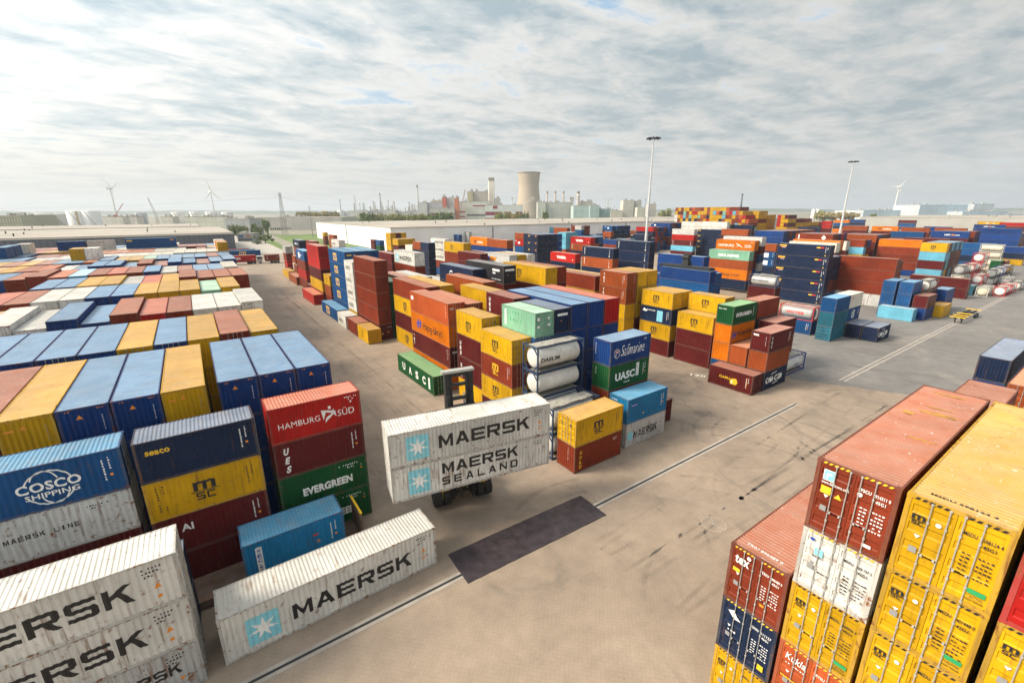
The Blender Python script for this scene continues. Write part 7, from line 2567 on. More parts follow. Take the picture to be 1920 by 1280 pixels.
# the many containers beyond the three hundred largest: one object
def rest():
    cols='YRMrOoSBLCDNWwGgKTA'; mats=[]
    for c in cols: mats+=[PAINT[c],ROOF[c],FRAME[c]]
    mats+=[GALV]; gi=len(mats)-1; m=MB(); lets=[]
    def one(s,t,z,o,L,h,c,door,logo):
        X=CL[L]; lx,ly=(X,CW) if o=='s' else (CW,X); k=cols.index(c)*3; e=.012; x0,y0,x1,y1=s+e,t+e,s+lx-e,t+ly-e
        m.quad((x0,y0,z+.1),(x1,y0,z+.1),(x1,y0,z+h-.04),(x0,y0,z+h-.04),k); m.quad((x0,y1,z+.1),(x0,y0,z+.1),(x0,y0,z+h-.04),(x0,y1,z+h-.04),k)
        m.quad((x1,y0,z+.1),(x1,y1,z+.1),(x1,y1,z+h-.04),(x1,y0,z+h-.04),k); m.quad((x1,y1,z+.1),(x0,y1,z+.1),(x0,y1,z+h-.04),(x1,y1,z+h-.04),k)
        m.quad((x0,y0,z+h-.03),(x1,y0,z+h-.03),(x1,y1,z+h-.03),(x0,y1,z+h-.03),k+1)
        X0,Y0,X1,Y1=s,t,s+lx,t+ly
        for a,b,cc,d in ((X0,Y0,X1,Y0+.05),(X0,Y0+.05,X0+.05,Y1-.05),(X0,Y1-.05,X1,Y1)): m.box(a,b,z+h-.1,cc,d,z+h,k+2)
        for a,b in ((X0,Y0),(X0,Y1),(X1,Y0)): 
            a0=a if a==X0 else a-.14; b0=b if b==Y0 else b-.14
            m.box(a0-.003,b0-.003,z,a0+.143,b0+.143,z+h-.105,k+2)
        if door:
            for q in (.42,.94,1.5,2.0):
                if o=='s': m.box(X0-.03,Y0+q,z+.1,X0-.001,Y0+q+.05,z+h-.12,k+2)
                else: m.box(X0+q,Y0-.03,z+.1,X0+q+.05,Y0-.001,z+h-.12,k+2)
        if logo and z+h>3:
            S,E=inkparts(logo,L,h,c,2)
            fl=not door; (px,py),rz=place(s,t,o,L,fl)
            for me,w in ((S,'side'),(E,'end')):
                if me: lets.append((me,Matrix.Translation((px,py,z))@Matrix.Rotation(rz,4,'Z')@local(o,fl,L,w)))
    for ln in REST.split('\n'):
        a=ln.split(',')
        if len(a)<9: continue
        one(float(a[0]),float(a[1]),float(a[2]),a[3],int(a[4]),float(a[5]),a[6],a[7]=='1',a[8])
    far_hill(one)
    r=m.build('stacked_containers',mats); tag(r,'distant mass of stacked shipping containers of every colour filling the yard','containers',None,'stuff')
    b=bmesh.new()
    for me,M in lets:
        n=len(b.verts); b.from_mesh(me); b.verts.ensure_lookup_table(); bmesh.ops.transform(b,matrix=M,verts=b.verts[n:])
    me=bpy.data.meshes.new('lettering'); b.to_mesh(me); b.free()
    for mm in INKM: me.materials.append(mm)
    link('lettering',me,r)
def far_hill(one):
    rr=random.Random(11); s0,t0=FARHILL
    for j in range(24):                       # wall of door ends, nine high, stepping down towards the right
        n=9 if j>3 else 6+j
        for i in range(n): one(s0+(9-i)*.0,t0+j*2.5,i*2.75,'s',40,2.7,rr.choice('YYYYYRRSSorMLWNg' if i<8 else 'YYYRSSo'),rr.random()<.8,'')
    for k in range(1,3):
        for j in range(4):
            for i in range((8,7)[k-1]): one(s0+k*12.6,t0+j*2.5,i*2.75,'s',40,2.7,'Y' if (i+k)%3 else rr.choice('RMY'),True,'msc' if j==0 and i%2==1 else '')
    for k in range(5):
        for j in range(3):
            for i in range((7,6,6,5,5)[k]): one(s0+26+k*12.6,t0-9-j*2.5,i*2.75,'s',40,2.7,rr.choice('YYRMr'),False,'msc' if j==2 and rr.random()<.4 else '')
FARHILL=(320,170)
rest()
# ------------------------------------------------------------------ ground and road
def ground_material(name,base,brick=True,worn=True):
    m,N,L,P=newmat(name); P.inputs['Roughness'].default_value=.8
    tc=N.new('ShaderNodeTexCoord')
    def noise(scale,detail=5,rough=.6,mp=None,dist=0):
        n=N.new('ShaderNodeTexNoise'); n.inputs['Scale'].default_value=scale; n.inputs['Detail'].default_value=detail; n.inputs['Roughness'].default_value=rough; n.inputs['Distortion'].default_value=dist
        q=N.new('ShaderNodeMapping'); q.inputs['Scale'].default_value=mp or (1,1,1); L.new(tc.outputs['Object'],q.inputs[0]); L.new(q.outputs[0],n.inputs['Vector']); return n.outputs[0]
    def rng(f,a,b,c=0,d=1):
        k=N.new('ShaderNodeMapRange'); L.new(f,k.inputs[0])
        for i,x in zip((1,2,3,4),(a,b,c,d)): k.inputs[i].default_value=x
        return k.outputs[0]
    def mix(f,a,b,mode='MIX'):
        n=N.new('ShaderNodeMix'); n.data_type='RGBA'; n.blend_type=mode
        for s_,x in ((n.inputs[0],f),(n.inputs[6],a),(n.inputs[7],b)):
            if isinstance(x,tuple): s_.default_value=(*x,1)
            elif isinstance(x,float): s_.default_value=x
            else: L.new(x,s_)
        return n.outputs[2]
    v=N.new('ShaderNodeVectorMath'); v.operation='SCALE'; v.inputs[0].default_value=base
    w=N.new('ShaderNodeMath'); w.operation='MULTIPLY'; L.new(rng(noise(.07,6,.62),.3,.7,.80,1.20),w.inputs[0]); L.new(rng(noise(.6,6,.65),.3,.7,.86,1.14),w.inputs[1]); L.new(w.outputs[0],v.inputs['Scale'])
    col=v.outputs[0]; h=None
    if brick:
        outs=[]
        for rot in (45,-45):
            mp=N.new('ShaderNodeMapping'); mp.inputs['Rotation'].default_value=(0,0,R(rot)); L.new(tc.outputs['Object'],mp.inputs[0])
            b=N.new('ShaderNodeTexBrick'); b.inputs['Scale'].default_value=1; b.inputs['Brick Width'].default_value=.46; b.inputs['Row Height'].default_value=.23; b.inputs['Mortar Size'].default_value=.016; b.inputs['Mortar Smooth'].default_value=.3
            b.inputs['Color1'].default_value=(1.015,1.01,1.005,1); b.inputs['Color2'].default_value=(.97,.972,.975,1); b.inputs['Mortar'].default_value=(.88,.87,.86,1); L.new(mp.outputs[0],b.inputs['Vector']); outs.append(b)
        ch=N.new('ShaderNodeTexChecker'); ch.inputs['Scale'].default_value=1/.92; mp=N.new('ShaderNodeMapping'); mp.inputs['Rotation'].default_value=(0,0,R(45)); L.new(tc.outputs['Object'],mp.inputs[0]); L.new(mp.outputs[0],ch.inputs['Vector'])
        bc=mix(ch.outputs['Fac'],outs[0].outputs['Color'],outs[1].outputs['Color']); col=mix(1.0,col,bc,'MULTIPLY')
        fc=N.new('ShaderNodeMix'); L.new(ch.outputs['Fac'],fc.inputs[0]); L.new(outs[0].outputs['Fac'],fc.inputs[2]); L.new(outs[1].outputs['Fac'],fc.inputs[3]); h=fc.outputs[0]
    if worn:      # oil and rubber stains
        st=rng(noise(.16,7,.68,(1,.55,1),1.2),.56,.70,0,.55); col=mix(st,col,(.085,.075,.068))
        pale=rng(noise(.11,5,.6,(.6,1,1),.8),.58,.72,0,.35); col=mix(pale,col,(.36,.31,.26))
        spots=rng(noise(1.7,3,.5),.72,.76,0,.5); col=mix(spots,col,(.06,.055,.05))
    L.new(col,P.inputs['Base Color'])
    b=N.new('ShaderNodeBump'); b.inputs['Strength'].default_value=.1; b.inputs['Distance'].default_value=.02
    if h is not None: b.invert=True; L.new(h,b.inputs['Height'])
    else: L.new(noise(9,4),b.inputs['Height'])
    L.new(b.outputs[0],P.inputs['Normal']); return m
PAVE=ground_material('block paving',(.272,.212,.16)); ASPH=ground_material('asphalt',(.165,.153,.143),False); LAND=ground_material('land',(.22,.205,.15),False,False)
def sheet(name,pts,z,mat,kind='structure'):
    m=MB(); m.poly([(x,y,z) for x,y in pts]); return tag(m.build(name,mat),kind=kind)
sheet('land',[(-7000,-7000),(7000,-7000),(7000,7000),(-7000,7000)],-.02,LAND)
sheet('ground',[(-160,-60),(700,-60),(700,120),(330,258),(60,292),(-160,292)],-.012,PAVE)
sheet('asphalt_road',[(66,26),(73,13),(78,-60),(700,-60),(700,60),(340,66),(150,60),(86,40)],-.006,ASPH)
GRASS=plain('grass',(.10,.15,.03),.9,0,.4,.05)
for pts in ([(60,300),(120,300),(150,520),(70,520)],[(46,300),(50,300),(60,480),(52,480)],[(200,460),(900,460),(900,700),(100,800)],[(-400,560),(-60,540),(60,640),(-300,900)]): tag(sheet('grass',pts,.0,GRASS),kind='stuff')
sheet('access_road',[(22,292),(46,292),(56,700),(40,700)],-.004,plain('pale road',(.36,.33,.29),.85,0,.15,.1))
CONC=plain('channel concrete',(.34,.30,.26),.8,0,.18,.8); SLOT=plain('drain slot',(.02,.02,.021),.7)
m=MB()
rr=random.Random(4); x=-60
while x<57: m.box(x,21.27,-.05,min(x+3.98,57.6),21.50,.002); m.box(x,21.68,-.05,min(x+3.98,57.6),21.91,.002); x+=4
ch=tag(m.build('drain_channel',CONC),'long concrete drain channel with dark slot crossing the paved yard','drain channel'); m=MB(); m.quad((-60,21.5,-.004),(57.6,21.5,-.004),(57.6,21.68,-.004),(-60,21.68,-.004)); m.build('slot',SLOT,ch)
m=MB()
for y in (21.15,21.75): 
    x=71
    while x<330: m.box(x,y,-.03,x+5.96,y+.26,.004); x+=6
tag(m.build('drain_channel',CONC),'pale double kerb line of concrete along the open asphalt road','drain channel')
m=MB(); 
rr=random.Random(8); e=[(12.15*i/24,rr.uniform(-.02,.02)) for i in range(25)]+[(12.15+rr.uniform(-.02,.02),.3*i) for i in range(1,10)]+[(12.15*(24-i)/24,3+rr.uniform(-.02,.02)) for i in range(25)]+[(rr.uniform(-.02,.02),3-.3*i) for i in range(1,10)]
m.poly([(x,y,.035) for x,y in e])
for a,b in zip(e,e[1:]+e[:1]): m.quad((*a,-.01),(*b,-.01),(*b,.035),(*a,.035))
for x in (3.05,6.1,9.1): m.box(x,.05,.03,x+.03,2.95,.039)
pl=m.build('cover_plate',plain('stained steel plate',(.036,.027,.033),.45,.0,.45,1.6)); pl.location=(11.0,20.72,-.005); pl.rotation_euler=(0,0,R(-1.8)); tag(pl,'large dark purple-brown steel plate lying across the drain channel','cover plate')
# painted and rubber marks on the ground
WHITE=plain('road paint',(.62,.60,.56),.8,0,.3,2)
lk=[('arc',0,0,.86,.86,.045,0,360,'w')]
m=MB()
def arcs(mb,cx,cy,r,a0,a1,w,z,n=40):
    for i in range(n):
        a,b=R(a0+(a1-a0)*i/n),R(a0+(a1-a0)*(i+1)/n)
        mb.quad((cx+math.cos(a)*r,cy+math.sin(a)*r,z),(cx+math.cos(b)*r,cy+math.sin(b)*r,z),(cx+math.cos(b)*(r+w),cy+math.sin(b)*(r+w),z),(cx+math.cos(a)*(r+w),cy+math.sin(a)*(r+w),z))
arcs(m,29,14.9,.83,0,360,.05,.002)
for k in range(4): m.bar((29-math.cos(k*PI/4)*.8,14.9-math.sin(k*PI/4)*.8,.004),(29+math.cos(k*PI/4)*.8,14.9+math.sin(k*PI/4)*.8,.004),.035,.006+.003*k)
tag(m.build('wheel_mark',plain('chalk line',(.36,.32,.275),.85,0,.25,2)),'chalk white circle with eight spokes drawn on the paving','ground mark',kind='structure')
me=inkmesh('number_mark',[('t','120',0,0,2.0,.75,'w',{'b':.01})]); o=link('number_mark',me); o.matrix_world=Matrix.Translation((55.9,35.1,0))@Matrix.Rotation(R(-62),4,'Z')@Matrix.Rotation(R(-90),4,'X'); tag(o,'faded white number 120 painted on the ground beside the maroon container','ground mark',kind='structure')
def tyre_material():
    m,N,L,P=newmat('tyre rubber marks'); P.inputs['Base Color'].default_value=(.05,.045,.042,1); P.inputs['Roughness'].default_value=.75
    tc=N.new('ShaderNodeTexCoord'); n=N.new('ShaderNodeTexNoise'); n.inputs['Scale'].default_value=.22; n.inputs['Detail'].default_value=6; n.inputs['Roughness'].default_value=.6; L.new(tc.outputs['Object'],n.inputs['Vector'])
    r=N.new('ShaderNodeMapRange'); L.new(n.outputs[0],r.inputs[0]); r.inputs[1].default_value=.42; r.inputs[2].default_value=.75; r.inputs[3].default_value=0; r.inputs[4].default_value=.19
    L.new(r.outputs[0],P.inputs['Alpha']); return m
m=MB(); rr=random.Random(21); z=.003
for cx,cy,sp,n in ((30,13,9,7),(45,15,8,9),(38,30,8,6),(52,22,9,9),(44,9,8,5),(80,10,16,10),(95,16,10,5),(44,26,5,6)):
    for i in range(n):
        r=rr.uniform(2.5,10); a=rr.uniform(0,360); x=cx+rr.uniform(-sp,sp); y=cy+rr.uniform(-sp,sp)*.7; da=rr.uniform(30,120); w=rr.uniform(.12,.45); z+=.00022
        arcs(m,x,y,r,a,a+da,w,z,22)
        if rr.random()<.6: arcs(m,x,y,r+1.9,a,a+da,w,z+.0001,22)
for y0 in (14,17,38): 
    for k in range(5):
        z+=.0003; y=y0+rr.uniform(-3,3); y1=y+rr.uniform(-4,4); m.quad((20,y,z),(66,y1,z),(66,y1+.3,z),(20,y+.3,z))
for k in range(12):
    z+=.0003; x=rr.uniform(10,21); x1=x+rr.uniform(-1,2); m.quad((x,36,z),(x1,150,z),(x1+.4,150,z),(x+.3,36,z))
tag(m.build('tyre_marks',tyre_material()),'curving dark rubber tyre marks over the paving','tyre marks',kind='stuff')
# ------------------------------------------------------------------ tank containers
TANKW=paint('tank white',(.66,.65,.61),.30,.05,.35); TANKS=paint('tank steel',(.40,.40,.40),.1,.1,.3); TANKC=paint('tank cream',(.66,.60,.47),.35,.08,.4)
FR=dict(n=paint('frame navy',(.02,.045,.10),.35,.05),r=paint('frame red',(.45,.02,.03),.2,.05),k=paint('frame dark',(.07,.06,.05),.7,.1),w=paint('frame white',(.55,.54,.5),.6,.05),b=paint('frame blue',(.03,.05,.25),.2,.05))
PLATE=plain('walkway plate',(.36,.34,.30),.6,.2,.25,2)
def tank(s,t,z,o,fr,tk,label,flip=False,word=None,cap=False):
    X,h=6.058,2.591; (x,y),rz=place(s,t,o,20,flip); r=tag(empty('tank_container',(x,y,z),rz),label,'tank container','tank containers')
    f=MB()
    for a in (0,X-.13):
        for b in (0,CW-.13): f.box(a,b,.12,a+.13,b+.13,h-.12)
        for zz in (.02,h-.14): f.box(a+.005,.15,zz,a+.125,CW-.15,zz+.12)
        for b in (0,CW-.17):
            for zz in (0,h-.118): f.box(a-.02,b-.003,zz,a+.155,b+.175,zz+.118)
        xm=a+.065
        for p,q in (((xm,.13,.75),(xm,.75,.13)),((xm,CW-.13,.75),(xm,CW-.75,.13)),((xm,.13,h-.75),(xm,.75,h-.13)),((xm,CW-.13,h-.75),(xm,CW-.75,h-.13))): f.bar(p,q,.09)
    for b in (.02,CW-.12):
        f.box(.16,b,.02,X-.16,b+.1,.14); f.box(.16,b,h-.11,X-.16,b+.1,h-.01)
    f.build('frame',FR[fr],r)
    b=MB(); zc=1.30; Rr=1.10
    prof=[(.02,.22),(.5,.235),(.85,.30),(1.03,.42),(1.09,.58)]
    prof=prof+[(Rr,.7)]+[(Rr,X*k/6) for k in range(1,6)]+[(Rr,X-.7)]+[(a,X-c) for a,c in reversed(prof)]
    prof=[(a,c) for a,c in prof]; prof.sort(key=lambda p:p[1]); b.lathe(prof,28,0,'x',(0,CW/2,zc)); tb=b.build('barrel',tk,r,True)
    b=MB()
    for xx in (.72,X*.36,X*.62,X-.78): b.lathe([(Rr+.002,xx-.03),(Rr+.018,xx-.03),(Rr+.018,xx+.03),(Rr+.002,xx+.03)],28,0,'x',(0,CW/2,zc))
    b.build('band',tk,tb)
    w=MB(); w.box(.35,.55,h-.10,X-.35,CW-.55,h-.06); w.box(1.2,.4,h-.055,2.3,.9,h-.03); w.box(3.8,.4,h-.055,4.6,.8,h-.03)
    w.build('walkway',PLATE,r)
    c=MB(); c.tube((X*.5,CW/2,h-.25),(X*.5,CW/2,h-.02),.26,n=14); 
    c.build('manhole',GALV,r)
    if cap:
        c=MB(); c.tube((.2,CW/2,.75),(.30,CW/2,.75),.2,n=12); c.build('valve',INK['r'],r)
    if word:
        txt,ink,u,v,w_,h_=word; low=(o=='s')!=flip
        els=[('t',txt,u,v,w_,h_,ink,{'b':.03}),('dash',4.6,1.9,6,.08,.07,.11,False,'n'),('dash',4.6,1.75,5,.08,.07,.11,False,'n')]
        me=inkmesh('lettering',els,None,(zc,Rr)); q=link('lettering',me,tb); M=Matrix.Translation((0,CW/2-Rr-.016,0)) if low else Matrix.Translation((X,CW/2+Rr+.016,0))@Matrix.Rotation(PI,4,'Z'); q.matrix_local=M
    return r
tank(25.2,31.75,7.77,'s','n',TANKW,'white tank container with black capitals, topmost of the tall tank stack',word=('DAELIM','k',.55,1.0,2.3,.42))
tank(25.2,31.75,5.18,'s','n',TANKW,'rust streaked white tank container second from top of the tall tank stack')
tank(25.2,31.75,2.59,'s','n',TANKW,'white tank container third from top of the tall tank stack')
tank(25.2,31.75,0,'s','n',TANKW,'white tank container at the foot of the tall tank stack')
tank(24.85,28.95,2.59,'s','n',TANKW,'white tank container with grey walkway roof behind the yellow and maroon containers')
tank(24.85,28.95,0,'s','n',TANKW,'white tank container on the ground behind the maroon container')
tank(65.9,26.9,0,'s','b',TANKW,'white tank container with blue end frame on open asphalt',True,('ISOTANK','b',3.2,1.1,1.0,.25))
tank(93.0,34.8,2.591,'t','r',TANKS,'grey tank container in red frame with red capitals, on a blue container',word=('HOYER','r',1.3,1.0,3.2,.55))
tank(103.5,47.0,6.2,'t','n',TANKS,'grey tank container with dark text on a maroon container',word=('E ETG SUBSTANCE','k',.5,1.15,3.8,.35))
tank(131.3,27.6,5.182,'s','k',TANKW,'white tank container on the maroon pair near the striped chassis',cap=True)
for a in ((172.7,24.4,0,'s','w',TANKC,'cream tank container on the ground before the tank rows'),(177.0,21.8,0,'s','r',TANKW,'red framed white tank on the ground, nearer of two'),(184.2,21.6,0,'s','r',TANKW,'red framed white tank on the ground, farther of two'),(178,26.9,0,'s','k',TANKW,'dark framed tank at the foot under the grey red framed one'),(178,26.9,2.59,'s','r',TANKS,'grey ended tank in red frame on the second tier'),(181,29.6,0,'s','k',TANKW,'dark framed tank under the red framed tower'),(181,29.6,2.59,'s','r',TANKW,'red framed white tank, middle of the red tower'),(181,29.6,5.18,'s','r',TANKW,'large red framed white tank in front of the top one'),(188,29.4,0,'s','k',TANKW,'dark framed tank at the foot of the rear red tower'),(188,29.4,2.59,'s','k',TANKW,'dark framed tank second in the rear red tower'),(188,29.4,5.18,'s','r',TANKW,'red framed tank third in the rear red tower'),(188,29.4,7.77,'s','r',TANKW,'topmost red framed white tank, above all tanks'),
          (173.5,30.2,0,'s','k',TANKC,'cream tank under the brown framed one'),(173.5,30.2,2.59,'s','w',TANKC,'pale cream tank below the brown framed one'),(173.5,30.2,5.18,'s','k',TANKS,'brown framed grey tank left of the red tower'),(193.5,21.2,0,'s','k',TANKW,'dark framed white tank at the right edge of the road'),(201.5,24.6,0,'s','w',TANKS,'low pale tank with walkway behind the right edge tank'),(198,27.4,0,'s','k',TANKW,'dark framed tank under the domed one'),(198,27.4,2.59,'s','k',TANKW,'dark framed domed white tank behind the red pair'),(206,27.2,0,'s','k',TANKW,'tank under the rear domed one'),(206,27.2,2.59,'s','b',TANKW,'blue framed white tank right of the domed one'),(214,27,0,'s','k',TANKW,'tank under the ochre one'),(214,27,2.59,'s','k',plain('ochre tank',(.35,.2,.05),.5),'ochre tank at the right picture edge'),
          (238,33,5.2,'t','w',TANKC,'cream tank lower of two before the blue wall'),(238,33,7.79,'t','w',TANKC,'cream tank upper of two before the blue wall'),(238,33,2.6,'t','w',TANKC,'cream tank second from the ground before the blue wall'),(238,33,0,'t','w',TANKC,'cream tank on the ground before the blue wall')): tank(*a)
# flat rack under the blue container
m=MB(); BR=paint('flat rack brown',(.10,.045,.03),.8,.2,.6)
fk=tag(empty('flat_rack',(-5.4,28.05,0)),'long rusty flat rack with end walls carrying the blue container','flat rack')
m.box(0,.02,.15,12.19,2.42,.6); m.build('deck',BR,fk)
for xx in (0,12.04):
    m=MB(); m.box(xx,.02,.6,xx+.15,2.42,2.55); m.box(xx+.001,-.0,2.55,xx+.149,2.44,2.62,1); m.build('end_wall',[BR,INK['y']],fk)
# ------------------------------------------------------------------ empty container handler with two white containers
HA=R(-10.2); hx,hy=8.5,26.4
hold=lambda u,v:(hx+u*math.cos(HA)-v*math.sin(HA),hy+u*math.sin(HA)+v*math.cos(HA))
container(hx,hy,6.14,'s',40,2.591,'W','maersk',0,-10.2,'white container with large black capitals, upper of two held in the air','containers held by the lifting machine')
container(hx,hy,3.55,'s',40,2.591,'W','sealand',0,-10.2,'rusty white container with two lines of capitals, lower of two held up','containers held by the lifting machine')
hp=hold(6.0,2.44); hn=tag(empty('container_handler',(hp[0],hp[1],0),HA),'black masted container handler lifting two stacked white containers','container handler')
HY=paint('handler yellow',(.62,.38,.02),.15,.05); 
m=MB()
for xx in (-1.1,.75): m.box(xx,.55,.5,xx+.35,1.0,11.2); m.box(xx+.4 if xx<0 else xx-.2,.6,.7,xx+.55 if xx<0 else xx-.05,.9,11.2); m.box(xx+.03,.35,.7,xx+.3,.53,9.5)
for zz in (.9,3.5,8.2,9.0,10.1,10.9): m.box(-.74,.62,zz,.74,.88,zz+.22)
mast=m.build('mast',BLACK,hn)
m=MB()
for xx in (-.55,.4): m.tube((xx,.75,1),(xx,.75,9.5),.07,n=8)
m.box(-1.3,.5,11.22,1.2,1.05,11.4)
m.build('lift_chain',GALV,mast)
m=MB(); m.box(-2.8,.12,5.9,2.8,.34,6.4); m.box(-2.8,.12,8.3,2.8,.34,8.6); m.box(-1.1,.1,3.6,1.1,.5,8.7)
for xx in (-2.8,2.6): m.box(xx,.12,6.4,xx+.2,.34,8.3)
m.box(-5.9,.16,8.0,5.9,.32,8.3); m.build('spreader',DARK,hn)
m=MB(); m.box(-1.3,1.0,.75,1.3,6.2,1.7); m.box(-1.25,4.4,1.7,1.25,6.4,2.6); m.box(-1.9,.5,.7,-1.3,1.6,1.5); m.box(1.3,.5,.7,1.9,1.6,1.5); m.box(-1.9,.1,1.72,-1.25,.4,1.86);m.box(1.25,.1,1.72,1.9,.4,1.86); m.build('chassis',HY,hn)
m=MB(); m.box(-.8,2.2,1.75,.8,3.8,2.2); m.box(-.8,2.2,3.5,.8,3.8,3.7); 
for xx in (-.8,.7):
    for yy in (2.2,3.7): m.box(xx,yy,2.2,xx+.1,yy+.1,3.5)
cb=m.build('cab',DARK,hn); m=MB()
GLASS=plain('cab glass',(.04,.05,.055),.08,0,.05); m.box(-.74,2.24,2.2,.74,2.27,3.5); m.box(-.74,3.73,2.2,.74,3.76,3.5); m.box(-.76,2.3,2.2,-.73,3.7,3.5); m.box(.73,2.3,2.2,.76,3.7,3.5); m.build('window',GLASS,cb)
def wheel(parent,x,y,z,r,w,axis='x',name='wheel'):
    m=MB(); d=(w/2,0,0) if axis=='x' else (0,w/2,0); c=Vector((x,y,z)); d=Vector(d)
    m.tube(c-d,c+d,r,n=24); m.tube(c-d*1.04,c+d*1.04,r*.93,n=24); o=m.build(name,BLACK,parent)
    m=MB(); m.tube(c-d*1.1,c+d*1.1,r*.45,n=14); m.build('rim',parent_rim,o); return o
parent_rim=DARK
for xx in (-2.1,-1.42,1.42,2.1): wheel(hn,xx,1.0,.82,.82,.56)
for xx in (-1.1,1.1): wheel(hn,xx,5.4,.7,.7,.5)
m=MB()
for xx in (-.4,.5): m.box(xx,-.25,.9,xx+.06,.3,3.4)
m.build('hose',BLACK,hn)
# spreader standing on the blue containers
sp=tag(empty('container_spreader',(98.2,66,9.25)),'long black container spreader with lifting head on a blue container','spreader')
m=MB(); m.box(-.9,-6.6,.15,.9,6.6,.65); m.box(-1.2,-6.9,0,1.2,-6.5,.5); m.box(-1.2,6.5,0,1.2,6.9,.5); m.build('beam',DARK,sp)
m=MB(); m.box(-.8,-.9,.65,.8,.9,1.4); m.box(-.55,-.7,1.4,.55,.7,3.3); m.tube((-.6,-.9,2.6),(-.6,.9,2.6),.35,n=12); m.tube((.3,-.9,3.0),(.3,.9,3.0),.4,n=12); m.build('lifting_head',BLACK,sp)
# striped skeletal chassis by the road
cz=tag(empty('trailer_chassis',(127,20.1,0)),'dark skeletal trailer chassis with yellow cross bars beside the road','trailer chassis')
m=MB(); 
for yy in (.6,1.6): m.box(0,yy,.95,13.2,yy+.16,1.3)
for xx in (3,6.5,9,11): m.box(xx,.76,1.0,xx+.15,1.6,1.2)
for xx in (1.2,1.8): 
    for yy in (.62,1.62): m.box(xx,yy,0,xx+.12,yy+.12,.95)
m.build('beams',BLACK,cz)
m=MB()
for xx in (0,2.6,5.6,12.9): m.box(xx,-.02,1.31,xx+.2,2.42,1.46)
m.build('cross_bar',INK['y'],cz); parent_rim=DARK
for xx in (10.2,11.6):
    for yy in (.2,2.2): wheel(cz,xx,yy,.5,.5,.4,'y')
# ------------------------------------------------------------------ high light masts
MASTW=plain('mast paint',(.55,.56,.56),.45,.2,.08)
def light_mast(x,y,h,r0,label,n=10):
    r=tag(empty('light_mast',(x,y,0)),label,'light mast','floodlight masts over the yard'); m=MB(); m.tube((0,0,0),(0,0,h*.33),r0,r0*.8,16); m.tube((0,0,h*.33),(0,0,h*.66),r0*.76,r0*.55,16); m.tube((0,0,h*.66),(0,0,h),r0*.5,r0*.3,16); m.tube((0,0,h),(0,0,h+4.5),.03,.02,6); m.build('pole',MASTW,r)
    m=MB(); m.lathe([(1.35,h-.15),(1.5,h-.15),(1.5,h),(1.35,h)],24)
    for k in range(6): a=k*PI/3; m.bar((0,0,h-.05),(1.4*math.cos(a),1.4*math.sin(a),h-.07),.08)
    m.build('ring',DARK,r); m=MB()
    for k in range(n):
        a=2*PI*k/n; c,s_=math.cos(a),math.sin(a); m.bar((1.45*c,1.45*s_,h+.15),(2.1*c,2.1*s_,h-.15),.6,.28)
    m.build('floodlight',DARK,r)
light_mast(118.5,95,43.4,.55,'tall white floodlight mast rising behind the navy stacks at centre right')
# ------------------------------------------------------------------ buildings, by bearing and distance
F0,PT=843.2,R(16.185)
def far(px,Y):
    X=(px-960)/F0*Y*.9604; return Vector((X*math.cos(R(35))+Y*math.sin(R(35)),-X*math.sin(R(35))+Y*math.cos(R(35)),0))
def hgt(py,Y,px=960):
    v=(py-640+(px-960)*-.00443)/F0+.0; v=(py-640-(960-px)*.0044)/F0
    return CAM_H+Y*(-math.sin(PT)-v*math.cos(PT))/(math.cos(PT)-v*math.sin(PT))
def wallmat(name,rgb,ribs=0,var=.08): return plain(name,rgb,.7,0,var,.05)
WM={}
def wm(rgb,var=.1):
    k=tuple(rgb)
    if k not in WM: WM[k]=plain('wall %d'%len(WM),tuple(min(.8,x*1.08) for x in rgb),.75,0,var,.08)
    return WM[k]
ROOFM=plain('roof felt',(.33,.295,.25),.85,0,.18,.03); WIN=plain('window glass',(.05,.06,.07),.15,0,.1)
GROUPB='industrial buildings on the skyline'
def building(name,px0,px1,py,Y,rgb,depth,label,bands=(),ribs=0,roof=None,pyb=None,cat='building',stripe=None):
    """front face from bearing px0 to px1 at distance Y, top at picture height py; bands=(f0,f1,rgb) horizontal strips as fractions of height"""
    a,b=far(px0,Y),far(px1,Y); w=(b-a).length; h=hgt(py,Y,(px0+px1)/2); rz=math.atan2((b-a).y,(b-a).x)
    r=tag(empty(name,a,rz),label,cat,GROUPB); m=MB(); m.box(0,0,0,w,depth,h); m.build('wall',wm(rgb),r)
    m=MB(); m.box(-.15,-.15,h,w+.15,depth+.15,h+.5); m.build('roof',roof or ROOFM,r)
    for f0,f1,c in bands:
        m=MB(); x0,x1=(0,w) if len(c)==3 else (c[3]*w,c[4]*w); m.box(x0+.05,-.12,f0*h,x1-.05,-.002,f1*h); m.build('window_band',wm(c[:3]),r)
    q=random.Random(int(px0*7)); m=MB()
    for i in range(3+int(w/18)):
        x,y,s_=q.uniform(.05,.85)*w,q.uniform(.1,.7)*depth,q.uniform(1.2,3.2); m.box(x,y,h+.5,x+s_*1.6,y+s_,h+.5+q.uniform(.8,.09*h+1.5))
    m.build('roof_unit',wm((.34,.33,.31)),r)
    if not ribs and h>9:
        m=MB(); n=max(2,int(w/9))
        for i in range(n): m.box(w*(i+.5)/n,-.06,.3,w*(i+.5)/n+.35,-.004,h*.98)
        for f in (.35,.68): m.box(.1,-.055,h*f,w-.1,-.005,h*f+.3)
        m.build('panel_joint',wm(tuple(x*.72 for x in rgb)),r)
    if ribs:
        m=MB(); n=ribs
        for i in range(n): m.box(w*i/n,-.3,.5,w*i/n+w/n*.35,-.003,h*.97)
        m.build('cladding_rib',wm(stripe or tuple(x*.8 for x in rgb)),r)
    return r
